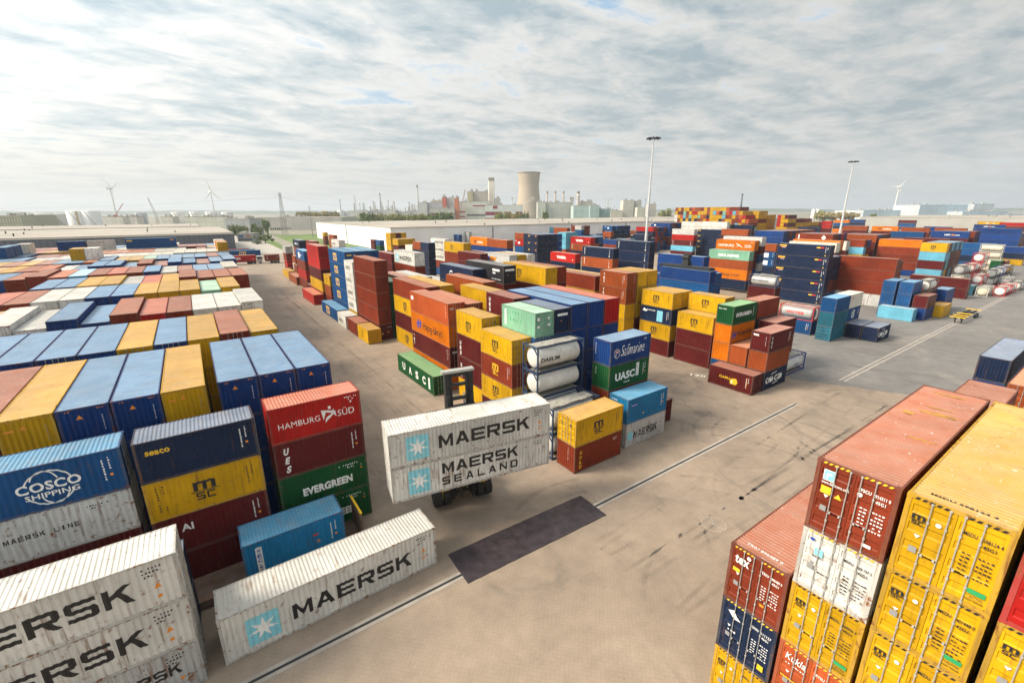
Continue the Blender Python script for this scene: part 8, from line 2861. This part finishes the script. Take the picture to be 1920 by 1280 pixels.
def chimney(px,py,Y,wpx,rgb,label,top=None,n=1,gap=0,bandc=None):
    h=hgt(py,Y,px); r0=wpx/F0*Y/2
    r=tag(empty('chimney',far(px,Y)),label,'chimney','chimneys on the skyline'); m=MB(); m.lathe([(r0*1.15,0),(r0,h*.5),(r0*.88,h),(r0*.6,h),(r0*.6,h-2)],18); m.build('shaft',wm(rgb),r,True)
    m=MB(); m.lathe([(r0*.93,h*.93),(r0*.97,h*.93),(r0*.97,h+.01),(r0*.91,h+.01)],18); m.build('cap',wm(top or tuple(x*.4 for x in rgb)),r)
    if bandc:
        for f in (.72,.80):
            m=MB(); m.lathe([(r0*1.0,h*f),(r0*1.02,h*f),(r0*1.02,h*(f+.03)),(r0,h*(f+.03))],18); m.build('band',wm(bandc),r)
    return r
PALE=(.52,.50,.46)
# large flat roofed warehouses
def warehouse(x0,y0,x1,y1,h,wall,label,ribs=None,fall=0):
    r=tag(empty('warehouse',(x0,y0,0)),label,'warehouse','flat roofed warehouses'); w,d=x1-x0,y1-y0; m=MB(); m.box(0,0,0,w,d,h); m.build('wall',wm(wall),r)
    m=MB(); m.box(-.2,-.2,h,w+.2,d+.2,h+.35); m.build('roof',ROOFM,r)
    m=MB(); rr=random.Random(int(w))
    for i in range(int(w*d/2500)):
        x,y=rr.uniform(4,w-4),rr.uniform(4,d-4); m.box(x,y,h+.35,x+.5,y+.5,h+.35+rr.uniform(.7,1.6))
    m.build('roof_vent',DARK,r)
    if ribs:
        m=MB(); x=0
        while x<w: m.box(x,-.1,0,x+.4,-.003,h-.1); x+=ribs
        m.build('cladding_rib',wm(tuple(c*.75 for c in wall)),r)
    m=MB(); m.box(-.25,-.26,h-.5,w+.25,-.205,h+.1); m.build('eaves',wm((.55,.52,.47)),r)
    return r
warehouse(-330,290,20,420,11.9,(.115,.13,.155),'long dark grey metal warehouse with pale flat roof behind the left container field',2.2)
warehouse(-330,421,8,520,12.4,(.30,.29,.27),'second pale roofed warehouse beyond the dark grey one at left')
w=warehouse(96,259,330,444,13.5,(.72,.72,.71),'big white walled warehouse with wide flat roof behind the middle containers')
m=MB()
for x in (70,140,200): m.box(x,-.35,0,x+.35,-.01,13.4)
m.box(-.35,90,0,-.01,90.3,13.4); m.build('downpipe',DARK,w)
warehouse(335,262,620,440,13.0,(.50,.48,.45),'pale warehouse continuing right of the white one')
warehouse(640,-60,900,210,14.0,(.30,.29,.27),'wide grey warehouse behind the containers at the right edge',3)
building('gate_office',438,468,438.5,368,(.20,.21,.215),10,'grey two storey gate office beside the dark warehouse',bands=[(.55,.85,(.03,.06,.14,.05,.4)),(.55,.85,(.25,.12,.08,.55,.85)),(.12,.42,(.04,.05,.06,.05,.95))])
building('warehouse',478,640,408,600,(.48,.46,.42),60,'long low beige warehouse beyond the pylon',bands=[(.1,.2,(.12,.11,.1,.2,.4)),(.02,.2,(.05,.05,.05,.15,.3))],ribs=40)
building('office_block',420,466,411,470,(.36,.37,.37),25,'small pale office block left of the long beige warehouse')
building('scaffold_building',-40,37,405,500,(.40,.36,.30),40,'grey gridded building at the left picture edge',ribs=14,bands=[(.3,.33,(.18,.17,.15)),(.6,.63,(.18,.17,.15)),(.9,.93,(.18,.17,.15))])
building('process_hall',787,802,380,900,(.42,.44,.44),40,'grey blue process hall at left of the power plant')
building('process_hall',802.5,834,380.5,905,(.33,.36,.385),40,'darker grey blue process hall adjoining the first one')
building('process_hall',811,832,376,960,(.46,.40,.32),30,'beige roof block behind the grey blue hall')
building('stair_tower',831,838,370,880,(.46,.12,.08),12,'narrow brick red stair tower between grey halls')
building('process_hall',838.5,853,372,890,(.46,.46,.45),30,'tall light grey hall between the two brick towers')
building('stair_tower',853.5,861,372,850,(.52,.17,.09),14,'tall salmon brick stair tower of the power plant')
building('plant_building',861.5,920,378,870,(.52,.50,.47),45,'white plant building with maroon strips beside the salmon tower',bands=[(.78,.84,(.25,.06,.05,.45,.98)),(.36,.42,(.05,.05,.05,.25,.9)),(.5,.58,(.34,.09,.09,0,.2)),(.3,.36,(.34,.09,.09,0,.2))])
building('plant_building',807,853,391,840,(.42,.40,.39),25,'low plant building with dark maroon window strips',bands=[(.6,.72,(.15,.03,.04)),(.3,.42,(.15,.03,.04))])
building('boiler_house',878,888,360,1000,(.46,.40,.26),40,'yellowish boiler house wing left of the triple stack'); building('boiler_house',888.3,918,359.5,1005,(.42,.38,.33),40,'tall beige boiler house beside the triple stack'); building('boiler_house',918,939,372,1010,(.46,.44,.41),40,'lower pale boiler house behind the triple stack')
building('plant_office',911,982,385,820,(.56,.56,.57),30,'white office with maroon window strips before the cooling tower',bands=[(.48,.66,(.22,.02,.05,.0,.42)),(.48,.66,(.22,.02,.05,.5,.68)),(.48,.66,(.22,.02,.05,.8,.97)),(.25,.33,(.4,.12,.08,0,.4)),(.82,.98,(.25,.04,.05,.2,.32))])
building('turbine_hall',1009,1024,379,950,(.47,.46,.42),40,'beige pilaster end of the long grey turbine hall'); building('turbine_hall',1024.3,1069,379.5,955,(.41,.40,.385),50,'long grey turbine hall carrying three chimneys'); building('turbine_hall',1069.3,1076,374,955,(.42,.41,.39),20,'narrow tower at the right end of the turbine hall')
building('service_hall',1076.3,1107,386,900,(.38,.46,.46),40,'pale mint service hall beside the turbine hall'); building('service_hall',1107.3,1125,385,890,(.34,.42,.43),40,'darker mint service hall with low openings',bands=[(.18,.28,(.06,.08,.09,.1,.9))]); building('boiler_house',1088,1112,378,1000,(.45,.42,.38),30,'beige block behind the mint halls'); building('service_hall',1125.3,1146,392,900,(.24,.32,.34),30,'low teal service hall right of the mint halls')
building('silo_block',1169,1189,376,1100,(.46,.44,.38),30,'tall beige silo block left of the light mast'); building('silo_block',1189.3,1203,377,1110,(.38,.37,.35),30,'grey silo block beside the beige one'); building('silo_block',1196,1210,389,1050,(.50,.46,.40),20,'low cream block at the foot of the silos'); building('silo_block',1217,1231,383,1150,(.42,.39,.35),25,'brownish block right of the light mast'); building('service_hall',1146.5,1169,395,1080,(.48,.45,.38),20,'low cream plant sheds between the halls and silos')
for px0,px1,py,Y,lb,dp in ((1621,1723,394.5,900,'long low white shed with pale blue ribs at right',80),(1725,1815,384.5,860,'tall white hall with pale blue vertical ribs at right',60),(1826,1864,383,880,'plain cream upper hall at far right',50),(1808,1892,397,830,'lower blue ribbed hall at far right',40),(1893,1990,401,850,'low pale shed at the right picture edge',40)):
    building('factory_hall',px0,px1,py,Y,(.42,.45,.47),dp,lb,ribs=0 if 'cream' in lb else int((px1-px0)/3.4),stripe=(.30,.42,.52),bands=[(.97,.999,(.18,.34,.5))],roof=wm((.4,.47,.52)))
for i,(px0,px1,py,lb) in enumerate(((655,690,396,'leftmost pale refinery unit with thin columns'),(693,712,399,'low refinery unit left of the dark chimney'),(700,742,394.5,'broad refinery unit under the dark chimney'),(733,748,398,'narrow refinery unit right of the dark chimney'),(745,770,399,'low refinery unit before the short chimney'),(768,786,396,'refinery unit beside the tall thin grey chimney'),(1112,1168,397,'low refinery unit between mint halls and silos'))):
    r=building('refinery_unit',px0,px1,py,1150+i*15,(.44,.44,.42),30,lb); w=(far(px1,1150)-far(px0,1150)).length; q=random.Random(i); h0=hgt(py,1150,px0); m=MB()
    for k in range(9):
        x=q.uniform(.02,.98)*w; h=h0*q.uniform(1.1,1.9); m.tube((x,3+k,0),(x,3+k,h),q.uniform(.5,1.5),n=8)
        if k%2: m.box(x-2.5,3+k,h*.6,x+2.5,4+k,h*.6+.5)
    m.build('pipework',wm((.36,.36,.35)),r)
# chimneys
for i,px in enumerate((919.3,922.8,926.6)): chimney(px,333,960,4.2,(.50,.46,.40),('left','middle','right')[i]+' pipe of the tall pale triple stack',(.3,.28,.25))
for i,px in enumerate((1026.6,1041.7,1057)): chimney(px,358.5,960,3.2,(.36,.30,.26),('left','middle','right')[i]+'most of three banded chimneys on the turbine hall'.replace('middlemost','middle'),(.22,.17,.14),bandc=(.5,.45,.4))
chimney(1084.3,359,1000,5.4,(.42,.38,.34),'grey chimney with flared banded top beside the mint halls',(.2,.15,.14),bandc=(.25,.2,.2))
chimney(786,347,1200,2.6,(.36,.36,.34),'tall thin grey chimney left of the power plant',(.06,.06,.06)); chimney(715.6,362,1400,2.2,(.22,.21,.2),'dark chimney in the refinery',(.1,.1,.1)); chimney(640.4,374,1500,1.6,(.25,.25,.25),'thin flare stack at the left of the refinery'); chimney(702.3,377,1450,1.8,(.28,.28,.28),'short dark refinery chimney left of the dark one'); chimney(730.2,376,1450,1.7,(.32,.32,.31),'thin refinery chimney right of the dark one'); chimney(769,379,1350,1.9,(.25,.25,.25),'short refinery chimney near the tall thin one'); chimney(776,385,1350,1.3,(.3,.3,.3),'smallest dark chimney of the refinery'); chimney(740.5,378,1500,1.0,(.35,.35,.35),'needle thin refinery stack')
chimney(961.3,370,1000,1.6,(.4,.38,.35),'thin pale stack left of the cooling tower'); chimney(1389.5,363,1300,3.0,(.09,.09,.10),'dark chimney rising behind the colourful container wall',(.05,.05,.05)); chimney(1210,372,1100,1.3,(.2,.22,.25),'thin blue grey stack by the light mast')
# cooling tower
Y=1450; ct=tag(empty('cooling_tower',far(992.5,Y)),'huge beige hyperbolic cooling tower behind the power plant','cooling tower'); H_=hgt(323.5,Y,992); k=Y/F0*.98
prof=[]
for i in range(25):
    f=i/24; zz=H_*(.06+.94*f); w=18.2+ (25.5-18.2)*max(0,(.70-f)/.70)**1.55 + 2.0*max(0,(f-.70)/.30)**1.3; prof.append((w*k,zz))
m=MB(); m.lathe(prof+[(prof[-1][0]-1.5,H_),(prof[-1][0]-3,H_-8)],64); m.build('shell',plain('cooling tower concrete',(.40,.33,.25),.85,0,.07,.012),ct,True)
m=MB(); m.lathe([(prof[-1][0]+.1,H_-2.5),(prof[-1][0]+.9,H_-2.5),(prof[-1][0]+.9,H_+.3),(prof[-1][0]-.2,H_+.3)],64); m.build('rim',wm((.25,.2,.16)),ct)
m=MB(); r0=prof[0][0]
for i in range(40): a=2*PI*i/40; b=a+PI/40; m.bar((r0*1.04*math.cos(a),r0*1.04*math.sin(a),0),(r0*math.cos(b),r0*math.sin(b),H_*.06),1.2); m.bar((r0*1.04*math.cos(a+2*PI/40),r0*1.04*math.sin(a+2*PI/40),0),(r0*math.cos(b),r0*math.sin(b),H_*.06),1.2)
m.build('column',wm((.3,.26,.21)),ct)
# storage tanks
def storage(px0,px1,py,Y,rgb,label,stripe=None):
    c=far((px0+px1)/2,Y); rad=(px1-px0)/2/F0*Y; h=hgt(py,Y,px0); r=tag(empty('storage_tank',c),label,'storage tank','storage tanks beyond the left warehouse'); m=MB(); m.lathe([(rad,0),(rad,h),(rad*.97,h+.2)],36); m.build('shell',wm(tuple(c*1.45 for c in rgb)),r,True)
    m=MB(); m.lathe([(rad*.99,h),(rad*.5,h+rad*.06),(.1,h+rad*.08)],36); m.build('roof',wm((.46,.44,.41)),r)
    m=MB(); a0=math.atan2(-c.y,-c.x)
    for i in range(14): a=a0-.8+i*.09; b=a+.09; m.bar((math.cos(a)*rad*1.02,math.sin(a)*rad*1.02,h*(1-i/14)),(math.cos(b)*rad*1.02,math.sin(b)*rad*1.02,h*(1-(i+1)/14)),.5)
    m.build('stair',wm((.2,.19,.18)),r)
    if stripe:
        m=MB(); n=6
        for i in range(n):
            a=a0-.12+i*.04; b=a+.041; q=rad*1.004
            m.quad((math.cos(a)*q,math.sin(a)*q,.2),(math.cos(b)*q,math.sin(b)*q,.2),(math.cos(b)*q,math.sin(b)*q,h-.2),(math.cos(a)*q,math.sin(a)*q,h-.2))
        m.build('stripe',wm(stripe),r)
for a in ((60,94,401,760,(.38,.36,.33),'broad beige storage tank left of the dark gap'),(97,124,401,790,(.37,.35,.32),'beige storage tank right of the dark gap'),(130,158,396,700,(.50,.49,.48),'white storage tank with tan stripe',(.5,.4,.22)),(158.5,185,395.5,705,(.48,.48,.48),'white storage tank with diagonal stair'),(255,266,399,760,(.37,.38,.39),'left grey silo tank'),(266.5,275,399,770,(.36,.37,.38),'right grey silo tank'),(324,344,398,900,(.42,.41,.39),'first of four pale tanks in a row, leftmost'),(357.5,375,397.5,900,(.42,.41,.39),'second from left of four pale tanks'),(387.6,406,397.5,900,(.42,.41,.39),'third from left of four pale tanks'),(418,436,398,880,(.41,.40,.38),'rightmost of four pale tanks in a row'),(634,645,394,1000,(.42,.43,.42),'pale tank at the left end of the refinery'),(646,655,396,1010,(.41,.42,.41),'second pale tank at the left end of the refinery'),(1524,1530,392.5,1000,(.52,.50,.46),'left of two white silos at right'),(1531,1537.5,392.5,1000,(.52,.50,.46),'right of two white silos at right')): storage(*a)
for px,pw,Y in ((20,40,560),(190,24,640),(210,18,600),(225,30,650),(300,22,620),(345,60,560),(395,30,540)): building('tank_farm_shed',px,px+pw,407,Y,(.55,.53,.48),12,f'low pale shed {["far left","beside the striped tank","under the red crane","right of the red crane","left of the four tanks","before the four tanks","near the rightmost tank"][(20,190,210,225,300,345,395).index(px)]}, beyond the warehouse roofs',cat='shed')
# wind turbines
TW=plain('turbine paint',(.62,.62,.6),.5,0,.05)
def turbine(px,pyhub,Y,blade_px,angs,label,yaw):
    r=tag(empty('wind_turbine',far(px,Y),yaw),label,'wind turbine','wind turbines'); h=hgt(pyhub,Y,px); k=Y/F0; m=MB(); m.tube((0,0,0),(0,0,h-1),1.7,1.0,16); m.build('tower',TW,r)
    m=MB(); m.box(-1.8,-3,h-1.8,1.8,7,h+1.8); m.build('nacelle',TW,r)
    hb=MB(); hb.lathe([(.1,-2.4),(1.6,-1.5),(1.9,0),(1.9,.8)],16,0,'z'); ho=hb.build('hub',TW,r); ho.location=(0,-3.4,h); ho.rotation_euler=(R(-90),0,0); 
    for a in angs:
        m=MB(); L=blade_px*k; a=R(a); d=Vector((math.sin(a),0,math.cos(a))); e=Vector((math.cos(a),0,-math.sin(a)))
        prev=None; base=Vector((0,-3.6,h))
        for i in range(9):
            f=i/8; w=(.9+1.2*math.sin(min(1,f*4)*PI/2))*(1-f*.85); c=base+d*(1.4+L*f); q=[tuple(c-e*w*.35),tuple(c+Vector((0,.35*(1-f)+.1,0))),tuple(c+e*w*.65),tuple(c-Vector((0,.25*(1-f)+.08,0)))]
            if prev:
                for j in range(4): m.quad(prev[j],prev[(j+1)%4],q[(j+1)%4],q[j])
            prev=q
        m.build('blade',TW,r)
faceaz=lambda px: math.atan2(far(px,1).y,far(px,1).x)-PI/2
turbine(218,353.6,1150,30,(-52,186,64+120),'wind turbine with one blade pointing up left, leftmost',faceaz(218)+.25) if 0 else turbine(218,353.6,1150,27,(-53,184,66),'leftmost wind turbine, one blade pointing up left',faceaz(218)+1.15)
turbine(402.7,359,1250,22,(-17,135,222),'wind turbine with an upright blade, second from the left',faceaz(402.7)+.5)
turbine(1678,350.6,1000,13,(-88,34,160),'wind turbine at right behind the second light mast',faceaz(1678)+.3)
# cranes, pylons and poles
def lattice(mb,p,q,w0,w1,n,t):
    p=Vector(p);q=Vector(q); d=(q-p); u=d.normalized(); a=u.cross(Vector((0,1,0)) if abs(u.y)<.9 else Vector((1,0,0))).normalized(); b=u.cross(a)
    def ring(f): c=p+d*f; w=w0+(w1-w0)*f; return [c+a*w+b*w,c-a*w+b*w,c-a*w-b*w,c+a*w-b*w]
    for i in range(n):
        A,B=ring(i/n),ring((i+1)/n)
        for j in range(4): mb.bar(A[j],B[j],t); mb.bar(A[j],B[(j+1)%4],t*.7); mb.bar(B[j],B[(j+1)%4],t*.7)
STEEL=plain('pylon steel',(.20,.19,.17),.6,.3)
Y=480; p0=far(530,Y); h=hgt(365,Y,530); py=tag(empty('lattice_pylon',p0,.3),'tall steel lattice pylon standing before the long beige warehouse','pylon'); m=MB(); lattice(m,(0,0,0),(0,0,h),2.2,.7,9,.2); m.build('lattice',STEEL,py); m=MB(); m.box(-1.3,-1.3,h,1.3,1.3,h+.3)
for xx in (-1,0,1): m.tube((xx,0,h+.3),(xx,0,h+2),.2,n=6)
m.build('platform',STEEL,py)
wl=MB()
for q,zz in ((far(-250,700),34),(far(690,900),40)):
    a=Vector((p0.x,p0.y,h-2)); b=Vector((q.x,q.y,zz)); pr=None
    for i in range(25):
        f=i/24; c=a.lerp(b,f); c.z-=7*4*f*(1-f)
        if pr is not None: wl.bar(pr,c,.12)
        pr=c
tag(wl.build('power_line',STEEL),'thin power line hanging from the lattice pylon','power line')
Y=420; pp=tag(empty('utility_pole',far(582,Y)),'thin pole with cross arms beside the long beige warehouse','utility pole'); h=hgt(386,Y,582); m=MB(); m.tube((0,0,0),(0,0,h),.28,.16,8); m.build('pole',STEEL,pp); m=MB(); m.box(-1.6,-.1,h-1.2,1.6,.1,h-1); m.box(-1,-.1,h-2.6,1,.1,h-2.4); m.build('cross_arm',STEEL,pp)
Y=1200; pm=tag(empty('lattice_pylon',far(1141,Y),faceaz(1141)),'pale power pylon with branching arms right of the mint halls','pylon'); h=hgt(374,Y,1141); m=MB(); lattice(m,(0,0,0),(0,0,h),3,1,7,.5)
for s_,zz in ((-1,h),(1,h),(-1,h*.85),(1,h*.85)): m.bar((0,0,zz-4),(s_*11,0,zz+ (5 if zz==h else 0)),.7)
m.build('lattice',wm((.45,.44,.42)),pm)
for px,py_,Y,lb,dx in ((668,367,1400,'slender grey crane above the refinery',-1.2),(290,371,900,'grey leaning harbour crane beside the silos',-2.4),(861,356,1000,'thin red crane above the salmon tower',3)):
    c=tag(empty('crane',far(px+3,Y),faceaz(px)),lb,'crane'); h=hgt(py_,Y,px); m=MB(); lattice(m,(0,0,0),(0,0,h*.3),2.2,1.8,3,.5); m.build('tower',STEEL if 'red' not in lb else wm((.3,.06,.05)),c); m=MB(); lattice(m,(0,0,h*.3),(dx*h*.06,0,h),1.8,.8,7,.45); m.build('jib',wm((.36,.35,.33)) if 'red' not in lb else wm((.35,.08,.06)),c)
Y=640; c=tag(empty('crane',far(217,Y),faceaz(217)),'bright red crane jib leaning right below the leftmost turbine','crane'); m=MB(); z1=hgt(381,Y,231); z0=hgt(403,Y,217); lattice(m,(0,0,z0),(14/F0*Y,0,z1),.6,.35,7,.25); m.build('jib',wm((.45,.08,.06)),c); m=MB(); m.box(-2.5,-1.5,0,2.5,1.5,z0); m.build('body',wm((.45,.08,.06)),c)
# hills on the horizon
def hills():
    m=MB(); rr=random.Random(5); rows=[]
    from mathutils import noise as mn
    for j,(Y,) in enumerate(((4600,),(5200,),(6000,))):
        row=[]
        for i in range(161):
            px=-900+i*24; c=far(px,Y); hh=(0 if j==0 else 1 if j==1 else .6)*(28+20*mn.noise((px*.006,j*.3,1))+14*mn.noise((px*.025,j,4))+5*mn.noise((px*.11,2,j)))+ (14 if px<500 and j else 0); row.append((c.x,c.y,max(0,hh)))
        rows.append(row)
    for a,b in zip(rows,rows[1:]):
        for i in range(160): m.quad(a[i],a[i+1],b[i+1],b[i])
    tag(m.build('hills',plain('wooded hills',(.08,.10,.05),.9,0,.35,.004)),kind='structure')
hills()
# trees
def leafmat(name,c):
    m,N,L,P=newmat(name); P.inputs['Roughness'].default_value=.7
    oi=N.new('ShaderNodeTexCoord'); n=N.new('ShaderNodeTexNoise'); n.inputs['Scale'].default_value=.9; L.new(oi.outputs['Object'],n.inputs['Vector']); r=N.new('ShaderNodeMapRange'); L.new(n.outputs[0],r.inputs[0]); r.inputs[1].default_value=.3; r.inputs[2].default_value=.7; r.inputs[3].default_value=.55; r.inputs[4].default_value=1.5
    v=N.new('ShaderNodeVectorMath'); v.operation='SCALE'; v.inputs[0].default_value=c; L.new(r.outputs[0],v.inputs['Scale']); L.new(v.outputs[0],P.inputs['Base Color']); return m
LEAF=[leafmat('leaves olive',(.25,.25,.085)),leafmat('leaves green',(.14,.18,.06)),leafmat('leaves autumn',(.36,.27,.10))]; BARK=plain('bark',(.09,.07,.05),.9)
def crownmesh(seed,tall):
    rr=random.Random(seed); m=MB(); cl=[(rr.gauss(0,.28),rr.gauss(0,.28),rr.uniform(.35,1)*tall,rr.uniform(.16,.3)) for _ in range(16)]
    for cx,cy,cz,cr in cl:
        for i in range(46):
            v=Vector((rr.gauss(0,1),rr.gauss(0,1),rr.gauss(0,1))).normalized()*cr*rr.uniform(.6,1.1); c=Vector((cx,cy,cz))+v; s=rr.uniform(.035,.075); a=Vector((rr.gauss(0,1),rr.gauss(0,1),rr.gauss(0,1))).normalized()*s; b=a.cross(Vector((rr.gauss(0,1),rr.gauss(0,1),rr.gauss(0,1)))).normalized()*s
            m.quad(tuple(c-a-b),tuple(c+a-b),tuple(c+a+b),tuple(c-a+b))
    return m.mesh('crown',[LEAF[0]])
CROWN=[crownmesh(1,1.0),crownmesh(2,1.15),crownmesh(3,.95)]; tk=MB(); tk.tube((0,0,0),(0,0,.75),.05,.02,8)
for i in range(5): a=i*1.3; tk.tube((0,0,.3+.06*i),(.25*math.cos(a),.25*math.sin(a),.6+.06*i),.02,.008,6)
TRUNK=tk.mesh('trunk',[BARK])
def tree(px,Y,py,w,mi,label,group='trees beyond the yard'):
    c=far(px,Y); h=hgt(py,Y,px); r=empty('tree',c,px); tag(r,label,'tree',group); wd=w/F0*Y
    o=link('crown',CROWN[int(px)%3],r,[LEAF[mi]]); o.scale=(wd,wd,h/1.2); q=link('trunk',TRUNK,r); q.scale=(wd,wd,h/1.1)
i=0
for x0,x1,py,mi,lb in ((674,700,397,1,'dense green tree left in the row behind the warehouse'),(700,718,400,0,'olive tree in the row behind the warehouse'),(720,765,401.5,0,'thin olive tree in the row behind the warehouse'),(772,800,401,0,'yellowish tree before the grey blue hall'),(802,846,398.5,1,'dark green tree before the maroon striped building')):
    n=max(2,int((x1-x0)/8)); 
    for k in range(n):
        px=x0+(x1-x0)*(k+.5)/n; tree(px,600+random.Random(k+x0).uniform(-15,25),py+random.Random(k*3+x0).uniform(-1,2.5),14,mi,f'{["first","second","third","fourth","fifth","sixth","seventh","eighth"][k]} {lb}')
for px,py,w,mi,lb in ((933,399,8,0,'sparse tree left before the white maroon striped office'),(940,398,8,0,'sparse tree second before the white office'),(953,396,10,0,'olive tree third before the white office'),(962,398,9,2,'autumn tree before the white office'),(975,397,9,0,'tree at the right end of the white office'),(985,397,5,1,'slim dark tree below the cooling tower'),(991,397.5,5,1,'second slim dark tree below the cooling tower'),(1023,395,9,1,'conical dark tree before the turbine hall'),(1643,399,7,1,'round dark tree before the long blue ribbed shed')): tree(px,640,py,w,mi,lb)
for px,py,w,mi,lb in ((1255,392,14,0,'tree left of the colourful container hill'),(1244,393,12,0,'smaller tree left of the colourful container hill'),(1550,398,20,2,'golden tree left of the second mast'),(1565,397.5,20,2,'broad golden tree just left of the second mast'),(1590,397,18,2,'golden tree just right of the second mast'),(1601,397.5,16,2,'golden tree farthest right of the second mast'),(1542,394,12,0,'olive tree behind the white silos')): tree(px,900,py,w,mi,lb)
for px,py,w,mi,lb,Y in ((432,421,12,1,'dark bush left near the gate office',420),(442,423,14,1,'broad bush before the small office block',420),(452,422,16,0,'olive bush before the small office block',430),(471,418,10,1,'upright tree right of the bushes',430),(480,424,12,1,'round shrub beside the upright tree',400),(493,411,6,1,'left dark poplar before the beige warehouse',460),(497,411,6,1,'right dark poplar before the beige warehouse',460),(490,440,18,1,'round green tree beside the gate road',350),(476,452,12,1,'low dark shrub beside the gate office',340)): tree(px,Y,py,w,mi,lb)
for k in range(14): tree(560+k*5.6,900,396+k%3,9,k%2*2,f'{["first","second","third","fourth","fifth","sixth","seventh","eighth","ninth","tenth","eleventh","twelfth","thirteenth","fourteenth"][k]} distant tree from the left in the line past the pole','distant tree line')
# far wood fringe
# trailers and lorries by the gate
def trailer(x,y,rz,L,c,logo,label,cab=False):
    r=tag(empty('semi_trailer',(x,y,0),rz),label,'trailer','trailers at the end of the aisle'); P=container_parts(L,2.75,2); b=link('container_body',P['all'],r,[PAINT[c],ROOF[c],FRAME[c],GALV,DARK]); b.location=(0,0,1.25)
    S,E=inkparts(logo,L,2.75,c,2)
    if S: q=link('lettering',S,b); q.matrix_local=Matrix.Translation((0,.005,0))
    m=MB(); m.box(.3,.6,.95,CL[L]-.3,.8,1.24); m.box(.3,1.6,.95,CL[L]-.3,1.8,1.24); m.build('chassis',DARK,r)
    for i in range(3):
        for yy in (.3,2.1): wheel(r,CL[L]-3.2+i*1.3,yy,.5,.5,.35,'y')
    for yy in (.5,1.8):
        m=MB(); m.box(2.2,yy,0,2.35,yy+.15,.95); m.build('landing_leg',DARK,r)
trailer(10.0,238,0,45,'r','viasea','bright red trailer with white capitals parked at the aisle end'); trailer(27.0,235,0,20,'R','ww','short rust red trailer right of the lorry'); trailer(15.5,268,0,45,'C','nbox','blue trailer with yellow panel behind the red one'); trailer(14,276,0,45,'B','x','plain blue trailer behind the panelled one'); trailer(12,284,0,45,'r','x','dark red trailer nearest the warehouse corner')
lr=tag(empty('lorry',(24.2,239.0,0)),'white lorry cab parked between the red trailers','lorry'); m=MB(); m.box(0,0,.6,2.2,2.4,3.3); m.build('cab',wm((.5,.5,.48)),lr); m=MB(); m.box(.2,-.02,1.9,2.0,-.002,2.9); m.box(-.02,.2,1.9,-.002,2.2,2.9); m.build('window',WIN,lr); m=MB(); m.box(-3.5,.5,.7,0,1.9,1.1); m.build('chassis',DARK,lr)
for xx in (1.2,-2.6):
    for yy in (.2,2.2): wheel(lr,xx,yy,.5,.5,.35,'y')
light_mast(246,87.5,43.0,.6,'second floodlight mast leaning out above the containers at right')
# smoke from the stacks
def smoke(px,py,Y,pts,label,dens):
    m,N,L,P=newmat('smoke'); N.remove(P); v=N.new('ShaderNodeVolumePrincipled'); v.inputs['Color'].default_value=(.9,.9,.9,1); v.inputs['Density'].default_value=dens; L.new(v.outputs[0],N['Material Output'].inputs['Volume'])
    bm=bmesh.new()
    for ax,ay,rad in pts:
        c=far(px+ax,Y); z=hgt(py+ay,Y,px); M=Matrix.Translation((c.x,c.y,z))@Matrix.Diagonal((rad*1.3,rad,rad*.75,1)); bmesh.ops.create_icosphere(bm,subdivisions=2,radius=1,matrix=M)
    me=bpy.data.meshes.new('smoke_plume'); bm.to_mesh(me); bm.free(); me.materials.append(m); o=link('smoke_plume',me); tag(o,label,'smoke',None,'stuff')
smoke(929,326,960,[(0,0,4),(5,-5,6),(12,-10,8),(20,-14,9),(29,-18,10),(39,-20,10),(50,-24,10),(60,-29,10)],'pale smoke plume drifting right from the triple stack',.012)
smoke(1088,362,1000,[(0,0,3),(5,-5,4),(11,-10,6),(19,-16,7),(28,-21,7),(37,-24,7)],'white steam plume drifting right from the flared chimney',.02)
smoke(982,383,1300,[(0,0,4),(5,-3,6),(11,-6,7),(17,-11,8)],'low steam puff in front of the cooling tower base',.02)
smoke(1394,356,1300,[(0,0,4),(6,-5,8),(14,-10,11),(25,-15,13),(37,-19,13),(50,-24,12)],'faint smoke plume drifting right from the dark chimney',.012)
hz=MB(); hz.box(-9000,-9000,-3,9000,9000,190); m,N,L,P=newmat('haze air'); N.remove(P); v=N.new('ShaderNodeVolumePrincipled'); v.inputs['Color'].default_value=(.80,.88,.97,1); v.inputs['Density'].default_value=.00014; v.inputs['Anisotropy'].default_value=.2; L.new(v.outputs[0],N['Material Output'].inputs['Volume'])
tag(hz.build('haze',m),'thin pale haze over the whole yard','haze',None,'stuff')
